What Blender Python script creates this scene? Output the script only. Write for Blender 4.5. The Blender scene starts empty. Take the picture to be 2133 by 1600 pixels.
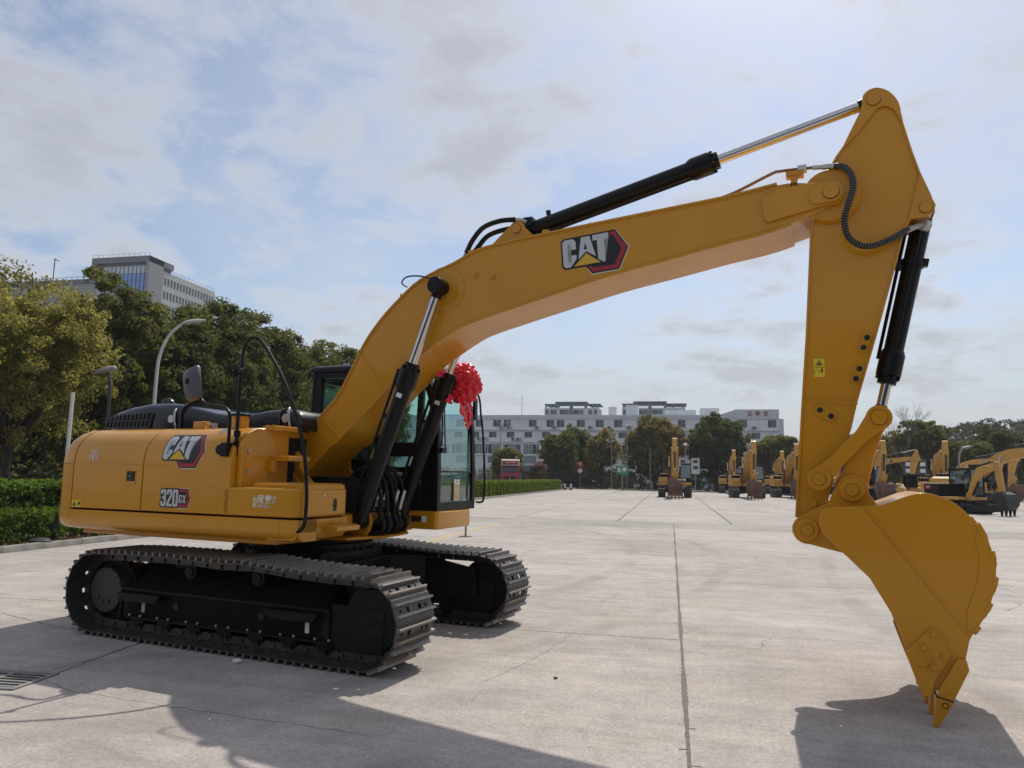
import bpy, bmesh, math, random
import numpy as np
from mathutils import Vector, Matrix, Euler

# ------------------------------------------------------------------ camera, sky, sun, exposure
SC = bpy.context.scene
COL = SC.collection
R = math.radians
CAM_H = 1.669
YARD = R(12.3)            # the yard's slabs, fence and buildings run along world Y; the photographer looks 12.3 deg left of it
PITCH, ROLL = R(7.127), R(0.98)
cd = bpy.data.cameras.new('camera')
cam = bpy.data.objects.new('camera', cd)
COL.objects.link(cam)
cd.sensor_width = 36.0
cd.lens = 25.655
cd.clip_start, cd.clip_end = 0.1, 5000
_fw = Vector((-math.sin(YARD) * math.cos(PITCH), math.cos(YARD) * math.cos(PITCH), math.sin(PITCH)))
_r0 = Vector((math.cos(YARD), math.sin(YARD), 0))
_u0 = _r0.cross(_fw)
_r = _r0 * math.cos(ROLL) + _u0 * math.sin(ROLL)
_u = -_r0 * math.sin(ROLL) + _u0 * math.cos(ROLL)
M4 = Matrix.Identity(4)
for i in range(3):
    M4[i][0], M4[i][1], M4[i][2] = _r[i], _u[i], -_fw[i]
M4[2][3] = CAM_H
cam.matrix_world = M4
SC.camera = cam

SUN_AZ, SUN_EL = R(11.6), R(54.0)     # azimuth clockwise from +Y
SUN_STRENGTH, SKY_STRENGTH = 3.2, 0.108
SC.view_settings.view_transform = 'Standard'
SC.view_settings.look = 'None'
SC.view_settings.exposure = 0.10
SC.view_settings.gamma = 1.0
SC.view_settings.use_curve_mapping = False
SC.cycles.max_bounces = 8
SC.cycles.transparent_max_bounces = 24
SC.cycles.use_denoising = True

sd = bpy.data.lights.new('sun', 'SUN')
sd.energy = SUN_STRENGTH
sd.angle = R(0.6)
sd.color = (1.0, 0.95, 0.86)
sun = bpy.data.objects.new('sun', sd)
COL.objects.link(sun)
_to = Vector((math.sin(SUN_AZ) * math.cos(SUN_EL), math.cos(SUN_AZ) * math.cos(SUN_EL), math.sin(SUN_EL)))
sun.rotation_euler = _to.to_track_quat('Z', 'Y').to_euler()
sun.location = _to * 60

W = bpy.data.worlds.new('World')
SC.world = W
W.use_nodes = True
def build_world():
    nt = W.node_tree
    nt.nodes.clear()
    N = nt.nodes.new
    L = nt.links.new
    out = N('ShaderNodeOutputWorld')
    bg = N('ShaderNodeBackground')
    L(bg.outputs[0], out.inputs[0])
    bg.inputs[1].default_value = SKY_STRENGTH
    sky = N('ShaderNodeTexSky')
    sky.sky_type = 'NISHITA'
    sky.sun_disc = False
    sky.sun_elevation = SUN_EL
    sky.sun_rotation = SUN_AZ
    sky.altitude = 20
    sky.air_density = 1.0
    sky.dust_density = 1.3
    sky.ozone_density = 1.5
    tc = N('ShaderNodeTexCoord')
    sep = N('ShaderNodeSeparateXYZ')
    L(tc.outputs['Generated'], sep.inputs[0])
    def math_(op, a, b=None, c=None, clamp=False):
        n = N('ShaderNodeMath'); n.operation = op; n.use_clamp = clamp
        for k, v in enumerate((a, b, c)):
            if v is None: continue
            if isinstance(v, (int, float)): n.inputs[k].default_value = v
            else: L(v, n.inputs[k])
        return n.outputs[0]
    # cloud deck: direction projected on a high flat layer
    zc = math_('MAXIMUM', sep.outputs[2], 0.0)
    den = math_('ADD', zc, 0.22)
    px = math_('DIVIDE', sep.outputs[0], den)
    py = math_('DIVIDE', sep.outputs[1], den)
    comb = N('ShaderNodeCombineXYZ')
    L(px, comb.inputs[0]); L(py, comb.inputs[1])
    mp = N('ShaderNodeMapping')
    mp.inputs['Location'].default_value = CLOUD_SHIFT
    L(comb.outputs[0], mp.inputs[0])
    def noise(scale, detail, rough, dist=0.0):
        n = N('ShaderNodeTexNoise')
        n.inputs['Scale'].default_value = scale
        n.inputs['Detail'].default_value = detail
        n.inputs['Roughness'].default_value = rough
        n.inputs['Distortion'].default_value = dist
        L(mp.outputs[0], n.inputs['Vector'])
        return n.outputs[0]
    big = noise(1.35, 9, 0.60, 0.25)
    fine = noise(4.2, 9, 0.64, 0.35)
    wisps = noise(0.75, 5, 0.5, 0.6)
    s = math_('ADD', math_('MULTIPLY', big, 0.64), math_('MULTIPLY', fine, 0.36))
    def ramp(x, lo, hi):
        n = N('ShaderNodeMapRange'); n.interpolation_type = 'SMOOTHSTEP'
        L(x, n.inputs[0]); n.inputs[1].default_value = lo; n.inputs[2].default_value = hi
        return n.outputs[0]
    cover = ramp(s, 0.425, 0.59)
    veil = math_('MULTIPLY', ramp(wisps, 0.34, 0.72), 0.42)
    fac = math_('MAXIMUM', math_('MULTIPLY', cover, 0.85), veil)
    # clouds are shaded grey where they are thick
    thick = ramp(s, 0.47, 0.62)
    cw = N('ShaderNodeMix'); cw.data_type = 'RGBA'
    L(thick, cw.inputs['Factor'])
    k = 1.0 / SKY_STRENGTH
    cw.inputs['A'].default_value = (0.70 * k, 0.71 * k, 0.745 * k, 1)
    cw.inputs['B'].default_value = (0.47 * k, 0.487 * k, 0.53 * k, 1)
    mix = N('ShaderNodeMix'); mix.data_type = 'RGBA'
    L(fac, mix.inputs['Factor'])
    L(sky.outputs[0], mix.inputs['A'])
    L(cw.outputs['Result'], mix.inputs['B'])
    # pale haze low over the horizon
    hz = N('ShaderNodeMapRange'); hz.interpolation_type = 'SMOOTHSTEP'
    L(sep.outputs[2], hz.inputs[0])
    hz.inputs[1].default_value = 0.26; hz.inputs[2].default_value = -0.02
    hz.inputs[3].default_value = 0.0; hz.inputs[4].default_value = 0.88
    mh = N('ShaderNodeMix'); mh.data_type = 'RGBA'
    L(hz.outputs[0], mh.inputs['Factor'])
    L(mix.outputs['Result'], mh.inputs['A'])
    mh.inputs['B'].default_value = (0.485 * k, 0.51 * k, 0.545 * k, 1)
    L(mh.outputs['Result'], bg.inputs[0])
CLOUD_SHIFT = (8.8, 13.3, 0.0)
build_world()

# ------------------------------------------------------------------ object helpers
def setp(o, label=None, cat=None, group=None, kind=None):
    if label: o['label'] = label
    if cat: o['category'] = cat
    if group: o['group'] = group
    if kind: o['kind'] = kind
    return o

def empty(name, loc=(0, 0, 0), rz=0.0, **kw):
    o = bpy.data.objects.new(name, None)
    COL.objects.link(o)
    o.location = loc
    o.rotation_euler = (0, 0, rz)
    o.empty_display_size = 0.3
    return setp(o, **kw)

def copy_tree(o, parent=None):
    c = o.copy()
    COL.objects.link(c)
    c.parent = parent
    for ch in o.children:
        copy_tree(ch, c)
    return c

class MB:
    """collects faces; build() links them as one mesh object"""
    def __init__(s):
        s.v, s.f, s.m = [], [], []
    def add(s, vs, fs, mi=0):
        b = len(s.v)
        s.v += [tuple(p) for p in vs]
        s.f += [tuple(i + b for i in f) for f in fs]
        s.m += [mi] * len(fs)
        return s
    def box(s, x0, x1, y0, y1, z0, z1, mi=0):
        return s.add([(x0, y0, z0), (x1, y0, z0), (x1, y1, z0), (x0, y1, z0), (x0, y0, z1), (x1, y0, z1), (x1, y1, z1), (x0, y1, z1)],
                     [(0, 3, 2, 1), (4, 5, 6, 7), (0, 1, 5, 4), (1, 2, 6, 5), (2, 3, 7, 6), (3, 0, 4, 7)], mi)
    def obox(s, c, ax, hx, hy, hz, mi=0):
        """box of half sizes along the three columns of a 3x3 matrix"""
        c = Vector(c); vs = []
        for k in range(8):
            d = Vector(((k & 1) * 2 - 1, ((k >> 1) & 1) * 2 - 1, ((k >> 2) & 1) * 2 - 1))
            vs.append(c + ax @ Vector((d.x * hx, d.y * hy, d.z * hz)))
        return s.add(vs, [(0, 2, 3, 1), (4, 5, 7, 6), (0, 1, 5, 4), (1, 3, 7, 5), (3, 2, 6, 7), (2, 0, 4, 6)], mi)
    def prism(s, pts, a, b, axis='y', mi=0):
        n = len(pts)
        def P(p, t):
            if axis == 'y': return (p[0], t, p[1])
            if axis == 'x': return (t, p[0], p[1])
            return (p[0], p[1], t)
        vs = [P(p, a) for p in pts] + [P(p, b) for p in pts]
        fs = [tuple(range(n)), tuple(range(2 * n - 1, n - 1, -1))]
        fs += [(i, (i + 1) % n, n + (i + 1) % n, n + i) for i in range(n)]
        return s.add(vs, fs, mi)
    def flat(s, pts, t, axis='y', mi=0):
        def P(p):
            if axis == 'y': return (p[0], t, p[1])
            if axis == 'x': return (t, p[0], p[1])
            return (p[0], p[1], t)
        return s.add([P(p) for p in pts], [tuple(range(len(pts)))], mi)
    def cyl(s, p, q, r, r2=None, n=20, mi=0):
        p, q = Vector(p), Vector(q)
        r2 = r if r2 is None else r2
        z = (q - p).normalized()
        x = z.orthogonal().normalized(); y = z.cross(x)
        vs = []
        for c, rr in ((p, r), (q, r2)):
            for k in range(n):
                a = 2 * math.pi * k / n
                vs.append(c + x * (rr * math.cos(a)) + y * (rr * math.sin(a)))
        fs = [(k, (k + 1) % n, n + (k + 1) % n, n + k) for k in range(n)]
        fs += [tuple(range(n - 1, -1, -1)), tuple(range(n, 2 * n))]
        return s.add(vs, fs, mi)
    def tube(s, pts, r, n=10, mi=0, r1=None):
        pts = [Vector(p) for p in pts]
        m = len(pts)
        vs = []; prev = None
        for i, p in enumerate(pts):
            t = (pts[min(i + 1, m - 1)] - pts[max(i - 1, 0)]).normalized()
            if prev is None: x = t.orthogonal().normalized()
            else:
                x = prev - t * prev.dot(t)
                x = x.normalized() if x.length > 1e-6 else t.orthogonal().normalized()
            prev = x
            y = t.cross(x)
            rr = r if r1 is None else r + (r1 - r) * i / (m - 1)
            for k in range(n):
                a = 2 * math.pi * k / n
                vs.append(p + x * (rr * math.cos(a)) + y * (rr * math.sin(a)))
        fs = []
        for i in range(m - 1):
            for k in range(n):
                fs.append((i * n + k, i * n + (k + 1) % n, (i + 1) * n + (k + 1) % n, (i + 1) * n + k))
        fs += [tuple(range(n - 1, -1, -1)), tuple(range((m - 1) * n, m * n))]
        return s.add(vs, fs, mi)
    def loft(s, rings, mi=0, caps=True):
        n = len(rings[0]); b = []
        for r in rings: b += list(r)
        fs = []
        for i in range(len(rings) - 1):
            for k in range(n):
                fs.append((i * n + k, i * n + (k + 1) % n, (i + 1) * n + (k + 1) % n, (i + 1) * n + k))
        if caps:
            fs += [tuple(range(n - 1, -1, -1)), tuple(range((len(rings) - 1) * n, len(rings) * n))]
        return s.add(b, fs, mi)
    def ball(s, c, rx, ry=None, rz=None, n=14, m=8, mi=0):
        ry = rx if ry is None else ry; rz = rx if rz is None else rz
        rings = []
        for i in range(m + 1):
            a = -math.pi / 2 + math.pi * (i + 0.001 if i == 0 else i - 0.001 if i == m else i) / m
            rings.append([(c[0] + rx * math.cos(a) * math.cos(2 * math.pi * k / n), c[1] + ry * math.cos(a) * math.sin(2 * math.pi * k / n), c[2] + rz * math.sin(a)) for k in range(n)])
        return s.loft(rings, mi)
    def mesh(s, name, mats, smooth=35, fix=True):
        me = bpy.data.meshes.new(name)
        me.from_pydata(s.v, [], s.f)
        for mt in (mats if isinstance(mats, (list, tuple)) else [mats]): me.materials.append(mt)
        if any(s.m): me.polygons.foreach_set('material_index', s.m)
        if fix:
            bm = bmesh.new(); bm.from_mesh(me)
            bmesh.ops.recalc_face_normals(bm, faces=bm.faces)
            bm.to_mesh(me); bm.free()
        if smooth:
            me.polygons.foreach_set('use_smooth', [True] * len(me.polygons))
            me.set_sharp_from_angle(angle=R(smooth))
        me.update()
        return me
    def build(s, name, mats, parent=None, bevel=0, seg=2, smooth=35, loc=None, rot=None, **kw):
        o = bpy.data.objects.new(name, s.mesh(name, mats, smooth, kw.pop('fix', True)))
        COL.objects.link(o)
        o.parent = parent
        if loc: o.location = loc
        if rot: o.rotation_euler = rot
        if bevel:
            b = o.modifiers.new('bevel', 'BEVEL')
            b.width = bevel; b.segments = seg; b.limit_method = 'ANGLE'; b.angle_limit = R(32)
            b.harden_normals = True; b.miter_outer = 'MITER_ARC'
        return setp(o, **kw)

def spline(pts, n=8):
    """Catmull-Rom through 3D points"""
    P = [Vector(p) for p in pts]
    P = [P[0] * 2 - P[1]] + P + [P[-1] * 2 - P[-2]]
    out = []
    for i in range(1, len(P) - 2):
        for k in range(n):
            t = k / n
            out.append(0.5 * ((2 * P[i]) + (P[i + 1] - P[i - 1]) * t + (2 * P[i - 1] - 5 * P[i] + 4 * P[i + 1] - P[i + 2]) * t * t + (3 * P[i] - P[i - 1] - 3 * P[i + 1] + P[i + 2]) * t ** 3))
    out.append(P[-2])
    return out

def arc(cx, cz, r, a0, a1, n=10):
    return [(cx + r * math.cos(R(a0 + (a1 - a0) * k / n)), cz + r * math.sin(R(a0 + (a1 - a0) * k / n))) for k in range(n + 1)]

def text_mesh(body, size, mat, extrude=0.001, offset=0.0, align='CENTER', name='lettering'):
    c = bpy.data.curves.new('t', 'FONT')
    c.body = body; c.size = size; c.extrude = extrude; c.offset = offset
    c.align_x = align; c.align_y = 'CENTER'; c.resolution_u = 4
    t = bpy.data.objects.new('t', c)
    COL.objects.link(t)
    bpy.context.view_layer.update()
    me = bpy.data.meshes.new_from_object(t)
    bpy.data.objects.remove(t); bpy.data.curves.remove(c)
    me.name = name
    me.materials.clear(); me.materials.append(mat)
    return me

def text_obj(body, size, mat, loc, rot, parent=None, sx=1.0, name='lettering', **kw):
    me = text_mesh(body, size, mat, name=name, **kw)
    o = bpy.data.objects.new(name, me)
    COL.objects.link(o)
    o.parent = parent
    o.location = loc; o.rotation_euler = rot; o.scale = (sx, 1, 1)
    return o

# ------------------------------------------------------------------ materials
def mat(name, col, rough=0.5, metal=0.0, coat=0.0, var=0.0, vscale=4.0, bump=0.0, bscale=60.0, spec=0.5, rvar=0.0, dirt=None, dscale=2.0, damt=0.0, world=False):
    m = bpy.data.materials.new(name)
    m.use_nodes = True
    nt = m.node_tree
    N, L = nt.nodes.new, nt.links.new
    b = nt.nodes['Principled BSDF']
    b.inputs['Base Color'].default_value = (*col, 1)
    b.inputs['Roughness'].default_value = rough
    b.inputs['Metallic'].default_value = metal
    b.inputs['Coat Weight'].default_value = coat
    b.inputs['Coat Roughness'].default_value = 0.07
    b.inputs['Specular IOR Level'].default_value = spec
    if not (var or bump or rvar or damt): return m
    if world:
        g = N('ShaderNodeNewGeometry'); vec = g.outputs['Position']
    else:
        g = N('ShaderNodeTexCoord'); vec = g.outputs['Object']
    def noise(sc, d=5, r=0.55):
        n = N('ShaderNodeTexNoise'); n.inputs['Scale'].default_value = sc
        n.inputs['Detail'].default_value = d; n.inputs['Roughness'].default_value = r
        L(vec, n.inputs['Vector']); return n.outputs[0]
    cur = None
    if var:
        mr = N('ShaderNodeMapRange'); L(noise(vscale), mr.inputs[0])
        mr.inputs[1].default_value = 0.25; mr.inputs[2].default_value = 0.75
        mr.inputs[3].default_value = 1 - var; mr.inputs[4].default_value = 1 + var
        vm = N('ShaderNodeVectorMath'); vm.operation = 'SCALE'
        vm.inputs[0].default_value = col; L(mr.outputs[0], vm.inputs['Scale'])
        cur = vm.outputs[0]
    if damt:
        mr = N('ShaderNodeMapRange'); mr.interpolation_type = 'SMOOTHSTEP'
        L(noise(dscale, 8, 0.65), mr.inputs[0])
        mr.inputs[1].default_value = 0.48; mr.inputs[2].default_value = 0.68; mr.inputs[4].default_value = damt
        mx = N('ShaderNodeMix'); mx.data_type = 'RGBA'
        L(mr.outputs[0], mx.inputs['Factor'])
        if cur is None: mx.inputs['A'].default_value = (*col, 1)
        else: L(cur, mx.inputs['A'])
        mx.inputs['B'].default_value = (*dirt, 1)
        cur = mx.outputs['Result']
    if cur is not None: L(cur, b.inputs['Base Color'])
    if rvar:
        mr = N('ShaderNodeMapRange'); L(noise(vscale * 1.7), mr.inputs[0])
        mr.inputs[1].default_value = 0.3; mr.inputs[2].default_value = 0.7
        mr.inputs[3].default_value = rough - rvar; mr.inputs[4].default_value = rough + rvar
        L(mr.outputs[0], b.inputs['Roughness'])
    if bump:
        bp = N('ShaderNodeBump'); bp.inputs['Strength'].default_value = bump; bp.inputs['Distance'].default_value = 0.01
        L(noise(bscale, 4), bp.inputs['Height']); L(bp.outputs[0], b.inputs['Normal'])
    return m

def glass(name, tint, refl=0.05):
    m = bpy.data.materials.new(name); m.use_nodes = True
    nt = m.node_tree; nt.nodes.clear(); N, L = nt.nodes.new, nt.links.new
    o = N('ShaderNodeOutputMaterial'); mx = N('ShaderNodeMixShader'); t = N('ShaderNodeBsdfTransparent'); g = N('ShaderNodeBsdfGlossy')
    lw = N('ShaderNodeLayerWeight'); lw.inputs[0].default_value = 0.5
    pw_ = N('ShaderNodeMath'); pw_.operation = 'POWER'; pw_.inputs[1].default_value = 5.0
    L(lw.outputs['Facing'], pw_.inputs[0])
    ad = N('ShaderNodeMath'); ad.operation = 'MULTIPLY_ADD'; ad.use_clamp = True; ad.inputs[1].default_value = 0.9; ad.inputs[2].default_value = refl
    L(pw_.outputs[0], ad.inputs[0])
    t.inputs[0].default_value = (*tint, 1); g.inputs['Roughness'].default_value = 0.02; g.inputs[0].default_value = (0.9, 0.95, 0.95, 1)
    L(ad.outputs[0], mx.inputs[0]); L(t.outputs[0], mx.inputs[1]); L(g.outputs[0], mx.inputs[2]); L(mx.outputs[0], o.inputs[0])
    return m

def leafmat(name, c0, c1, c2, trans=0.35, rough=0.65):
    """leaves vary in hue from leaf to leaf; light passes through them"""
    m = bpy.data.materials.new(name); m.use_nodes = True
    nt = m.node_tree; nt.nodes.clear(); N, L = nt.nodes.new, nt.links.new
    o = N('ShaderNodeOutputMaterial')
    g = N('ShaderNodeNewGeometry')
    r = N('ShaderNodeValToRGB')
    L(g.outputs['Random Per Island'], r.inputs[0])
    e = r.color_ramp.elements
    e[0].color = (*c0, 1); e[1].color = (*c2, 1)
    x = e.new(0.5); x.color = (*c1, 1)
    tc = N('ShaderNodeTexCoord')
    n = N('ShaderNodeTexNoise'); n.inputs['Scale'].default_value = 0.9; n.inputs['Detail'].default_value = 3
    L(tc.outputs['Object'], n.inputs['Vector'])
    mr = N('ShaderNodeMapRange'); L(n.outputs[0], mr.inputs[0]); mr.inputs[1].default_value = 0.3; mr.inputs[2].default_value = 0.7
    mr.inputs[3].default_value = 0.78; mr.inputs[4].default_value = 1.25
    oi = N('ShaderNodeObjectInfo')
    mo = N('ShaderNodeMapRange'); L(oi.outputs['Random'], mo.inputs[0]); mo.inputs[3].default_value = 0.8; mo.inputs[4].default_value = 1.2
    mm = N('ShaderNodeMath'); mm.operation = 'MULTIPLY'; L(mr.outputs[0], mm.inputs[0]); L(mo.outputs[0], mm.inputs[1])
    vm = N('ShaderNodeVectorMath'); vm.operation = 'SCALE'; L(r.outputs[0], vm.inputs[0]); L(mm.outputs[0], vm.inputs['Scale'])
    p = N('ShaderNodeBsdfPrincipled'); p.inputs['Roughness'].default_value = rough
    p.inputs['Specular IOR Level'].default_value = 0.18
    L(vm.outputs[0], p.inputs['Base Color'])
    t = N('ShaderNodeBsdfTranslucent')
    hs = N('ShaderNodeVectorMath'); hs.operation = 'MULTIPLY'; L(vm.outputs[0], hs.inputs[0]); hs.inputs[1].default_value = (1.9, 1.8, 1.0)
    L(hs.outputs[0], t.inputs[0])
    mx = N('ShaderNodeMixShader'); mx.inputs[0].default_value = trans
    L(p.outputs[0], mx.inputs[1]); L(t.outputs[0], mx.inputs[2]); L(mx.outputs[0], o.inputs[0])
    return m

YELLOW = mat('yellow_paint', (0.585, 0.258, 0.010), 0.36, spec=0.5, coat=0.42, var=0.06, vscale=1.3, rvar=0.07, bump=0.55, bscale=2.6)
_y = YELLOW.node_tree.nodes['Principled BSDF']; _y.inputs['Specular Tint'].default_value = (1.0, 0.80, 0.48, 1)
YELLOW_W = mat('yellow_paint_worn', (0.56, 0.295, 0.055), 0.5, coat=0.1, var=0.12, vscale=2.5, dirt=(0.22, 0.15, 0.08), dscale=1.3, damt=0.45)
BLACK = mat('black_paint', (0.0045, 0.0045, 0.005), 0.34, spec=0.28, var=0.15, vscale=3, rvar=0.08)
BLACKM = mat('black_matt', (0.009, 0.009, 0.0095), 0.6, spec=0.25, var=0.2, vscale=5)
TRACKB = mat('black_track_frame', (0.0055, 0.0055, 0.006), 0.5, spec=0.25, var=0.3, vscale=6, dirt=(0.06, 0.055, 0.05), dscale=14, damt=0.16)
WORN = mat('worn_grouser_steel', (0.185, 0.172, 0.158), 0.36, metal=0.5, var=0.3, vscale=16, dirt=(0.20, 0.12, 0.065), dscale=7, damt=0.75)
STEEL = mat('track_steel', (0.060, 0.058, 0.056), 0.38, metal=0.4, var=0.25, vscale=14, rvar=0.12, dirt=(0.17, 0.115, 0.07), dscale=5, damt=0.5)
COVER = mat('navy_black_plastic', (0.009, 0.0095, 0.015), 0.26, spec=0.4, coat=0.2, var=0.1, vscale=3)
CHROME = mat('chrome', (0.62, 0.61, 0.60), 0.10, metal=1.0)
ZINC = mat('zinc', (0.5, 0.5, 0.48), 0.32, metal=0.9, var=0.15, vscale=30)
RUBBER = mat('rubber_hose', (0.006, 0.006, 0.006), 0.4, spec=0.3)
WHITE = mat('white_print', (0.78, 0.78, 0.76), 0.5)
SILVER = mat('silver_print', (0.55, 0.56, 0.57), 0.4, metal=0.2)
BLACKP = mat('black_print', (0.010, 0.010, 0.011), 0.4)
REDP = mat('red_print', (0.38, 0.018, 0.03), 0.38, var=0.1, vscale=20)
YELP = mat('gold_print', (0.68, 0.42, 0.02), 0.4)
CREAM = mat('cream_print', (0.72, 0.62, 0.40), 0.5)
WARNY = mat('warning_yellow', (0.74, 0.56, 0.02), 0.45)
CABGLASS = glass('cab_glass', (0.80, 0.93, 0.91), 0.04)
CABGLASS2 = glass('cab_windshield', (0.84, 0.94, 0.935), 0.11)
REDCLOTH = mat('red_satin', (0.76, 0.006, 0.024), 0.34, var=0.10, vscale=9)
_n = REDCLOTH.node_tree.nodes['Principled BSDF']; _n.inputs['Sheen Weight'].default_value = 0.15; _n.inputs['Sheen Tint'].default_value = (1, 0.2, 0.25, 1)
# ------------------------------------------------------------------ ground: one sheet, concrete slabs on it, kerb and planting bed
def concrete(name, base, stain=(0.23, 0.21, 0.18), amt=0.6, warm=0.0):
    m = bpy.data.materials.new(name); m.use_nodes = True
    nt = m.node_tree; N, L = nt.nodes.new, nt.links.new
    b = nt.nodes['Principled BSDF']
    g = N('ShaderNodeNewGeometry')
    def noise(sc, d=6, r=0.6, st=(1, 1, 1), dist=0.0):
        mp = N('ShaderNodeMapping'); mp.inputs['Scale'].default_value = st
        L(g.outputs['Position'], mp.inputs[0])
        n = N('ShaderNodeTexNoise'); n.inputs['Scale'].default_value = sc; n.inputs['Detail'].default_value = d; n.inputs['Roughness'].default_value = r; n.inputs['Distortion'].default_value = dist
        L(mp.outputs[0], n.inputs['Vector']); return n.outputs[0]
    def rng(x, a, bb, c, d, smooth=False):
        n = N('ShaderNodeMapRange'); n.interpolation_type = 'SMOOTHSTEP' if smooth else 'LINEAR'
        L(x, n.inputs[0]); n.inputs[1].default_value = a; n.inputs[2].default_value = bb; n.inputs[3].default_value = c; n.inputs[4].default_value = d
        return n.outputs[0]
    def mul(a, bq):
        n = N('ShaderNodeMath'); n.operation = 'MULTIPLY'; L(a, n.inputs[0]); L(bq, n.inputs[1]); return n.outputs[0]
    v = rng(noise(0.30, 5, 0.6, dist=0.4), 0.3, 0.7, 0.82, 1.12)
    v = mul(v, rng(noise(2.2, 9, 0.74), 0.3, 0.7, 0.80, 1.14))
    v = mul(v, rng(noise(16, 6, 0.7), 0.3, 0.7, 0.88, 1.10))
    v = mul(v, rng(noise(38, 5, 0.78), 0.3, 0.7, 0.70, 1.26))
    v = mul(v, rng(noise(160, 3, 0.75), 0.3, 0.7, 0.74, 1.22))
    v = mul(v, rng(noise(1.3, 8, 0.68, (0.45, 3.6, 1)), 0.3, 0.7, 0.84, 1.08))
    oi = N('ShaderNodeObjectInfo')
    v = mul(v, rng(oi.outputs['Random'], 0, 1, 0.94, 1.05))
    sc = N('ShaderNodeVectorMath'); sc.operation = 'SCALE'; sc.inputs[0].default_value = base; L(v, sc.inputs['Scale'])
    st = rng(noise(0.55, 9, 0.66, (1, 1.7, 1), 0.8), 0.52, 0.74, 0, amt, True)
    mx = N('ShaderNodeMix'); mx.data_type = 'RGBA'; L(st, mx.inputs['Factor']); L(sc.outputs[0], mx.inputs['A']); mx.inputs['B'].default_value = (*stain, 1)
    # warm, slightly yellow patches
    wp = rng(noise(0.75, 5, 0.55), 0.50, 0.72, 0, 0.35, True)
    m2 = N('ShaderNodeMix'); m2.data_type = 'RGBA'; m2.blend_type = 'MULTIPLY'; L(wp, m2.inputs['Factor']); L(mx.outputs['Result'], m2.inputs['A']); m2.inputs['B'].default_value = (1.0, 0.965, 0.86, 1)
    # small dark specks
    vo = N('ShaderNodeTexVoronoi'); vo.inputs['Scale'].default_value = 2.3; L(g.outputs['Position'], vo.inputs['Vector'])
    sp = rng(vo.outputs['Distance'], 0.018, 0.028, 0.75, 0.0)
    m3 = N('ShaderNodeMix'); m3.data_type = 'RGBA'; L(sp, m3.inputs['Factor']); L(m2.outputs['Result'], m3.inputs['A']); m3.inputs['B'].default_value = (0.07, 0.062, 0.055, 1)
    # tyre and track scuffs: long arcs
    cur_ = m3.outputs['Result']
    brk = rng(noise(1.1, 6, 0.6), 0.42, 0.62, 0.0, 1.0, True)
    for (cx_, cy_, rad) in ((14.0, 1.0, 11.6), (14.0, 1.0, 13.5), (-16.0, 16.0, 15.2), (-16.0, 16.0, 17.0), (40.0, 9.0, 37.6)):
        vs_ = N('ShaderNodeVectorMath'); vs_.operation = 'DISTANCE'; L(g.outputs['Position'], vs_.inputs[0]); vs_.inputs[1].default_value = (cx_, cy_, 0)
        sb_ = N('ShaderNodeMath'); sb_.operation = 'SUBTRACT'; L(vs_.outputs['Value'], sb_.inputs[0]); sb_.inputs[1].default_value = rad
        ab_ = N('ShaderNodeMath'); ab_.operation = 'ABSOLUTE'; L(sb_.outputs[0], ab_.inputs[0])
        mk_ = mul(rng(ab_.outputs[0], 0.06, 0.22, 0.30, 0.0, True), brk)
        mm_ = N('ShaderNodeMix'); mm_.data_type = 'RGBA'; L(mk_, mm_.inputs['Factor']); L(cur_, mm_.inputs['A']); mm_.inputs['B'].default_value = (0.13, 0.12, 0.11, 1)
        cur_ = mm_.outputs['Result']
    # hairline cracks
    v2 = N('ShaderNodeTexVoronoi'); v2.feature = 'DISTANCE_TO_EDGE'; v2.inputs['Scale'].default_value = 0.42
    w = N('ShaderNodeTexNoise'); w.inputs['Scale'].default_value = 1.6; w.inputs['Detail'].default_value = 8; L(g.outputs['Position'], w.inputs['Vector'])
    av = N('ShaderNodeVectorMath'); av.operation = 'MULTIPLY_ADD'; L(w.outputs['Color'], av.inputs[0]); av.inputs[1].default_value = (0.9, 0.9, 0); L(g.outputs['Position'], av.inputs[2])
    L(av.outputs[0], v2.inputs['Vector'])
    ck = rng(v2.outputs['Distance'], 0.0012, 0.0035, 1, 0)
    cm = rng(noise(0.35, 3, 0.5), 0.53, 0.60, 0, 0.7, True)
    m4 = N('ShaderNodeMix'); m4.data_type = 'RGBA'; L(mul(ck, cm), m4.inputs['Factor']); L(cur_, m4.inputs['A']); m4.inputs['B'].default_value = (0.14, 0.125, 0.11, 1)
    L(m4.outputs['Result'], b.inputs['Base Color'])
    b.inputs['Roughness'].default_value = 0.82
    b.inputs['Specular IOR Level'].default_value = 0.3
    bp = N('ShaderNodeBump'); bp.inputs['Strength'].default_value = 0.5; bp.inputs['Distance'].default_value = 0.006
    ad = N('ShaderNodeMath'); ad.operation = 'ADD'; L(noise(70, 4, 0.7), ad.inputs[0]); L(noise(6, 6, 0.6), ad.inputs[1])
    L(ad.outputs[0], bp.inputs['Height']); L(bp.outputs[0], b.inputs['Normal'])
    return m
CONC = concrete('concrete', (0.465, 0.418, 0.378))
CONC_P = concrete('concrete_patch', (0.36, 0.33, 0.296), amt=0.35)
SOIL = mat('soil', (0.085, 0.06, 0.04), 0.95, var=0.4, vscale=3, bump=0.6, bscale=18, world=True)
JOINT = mat('joint_dirt', (0.12, 0.108, 0.094), 0.95, var=0.35, vscale=9, world=True)
KERBM = mat('kerb_concrete', (0.27, 0.25, 0.225), 0.85, var=0.2, vscale=4, dirt=(0.09, 0.08, 0.065), dscale=1.5, damt=0.6, bump=0.3, bscale=40)
GR = MB().box(-500, 500, -60, 700, -0.6, -0.030).build('ground', JOINT, smooth=0, kind='structure')
rs = random.Random(11)
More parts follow.
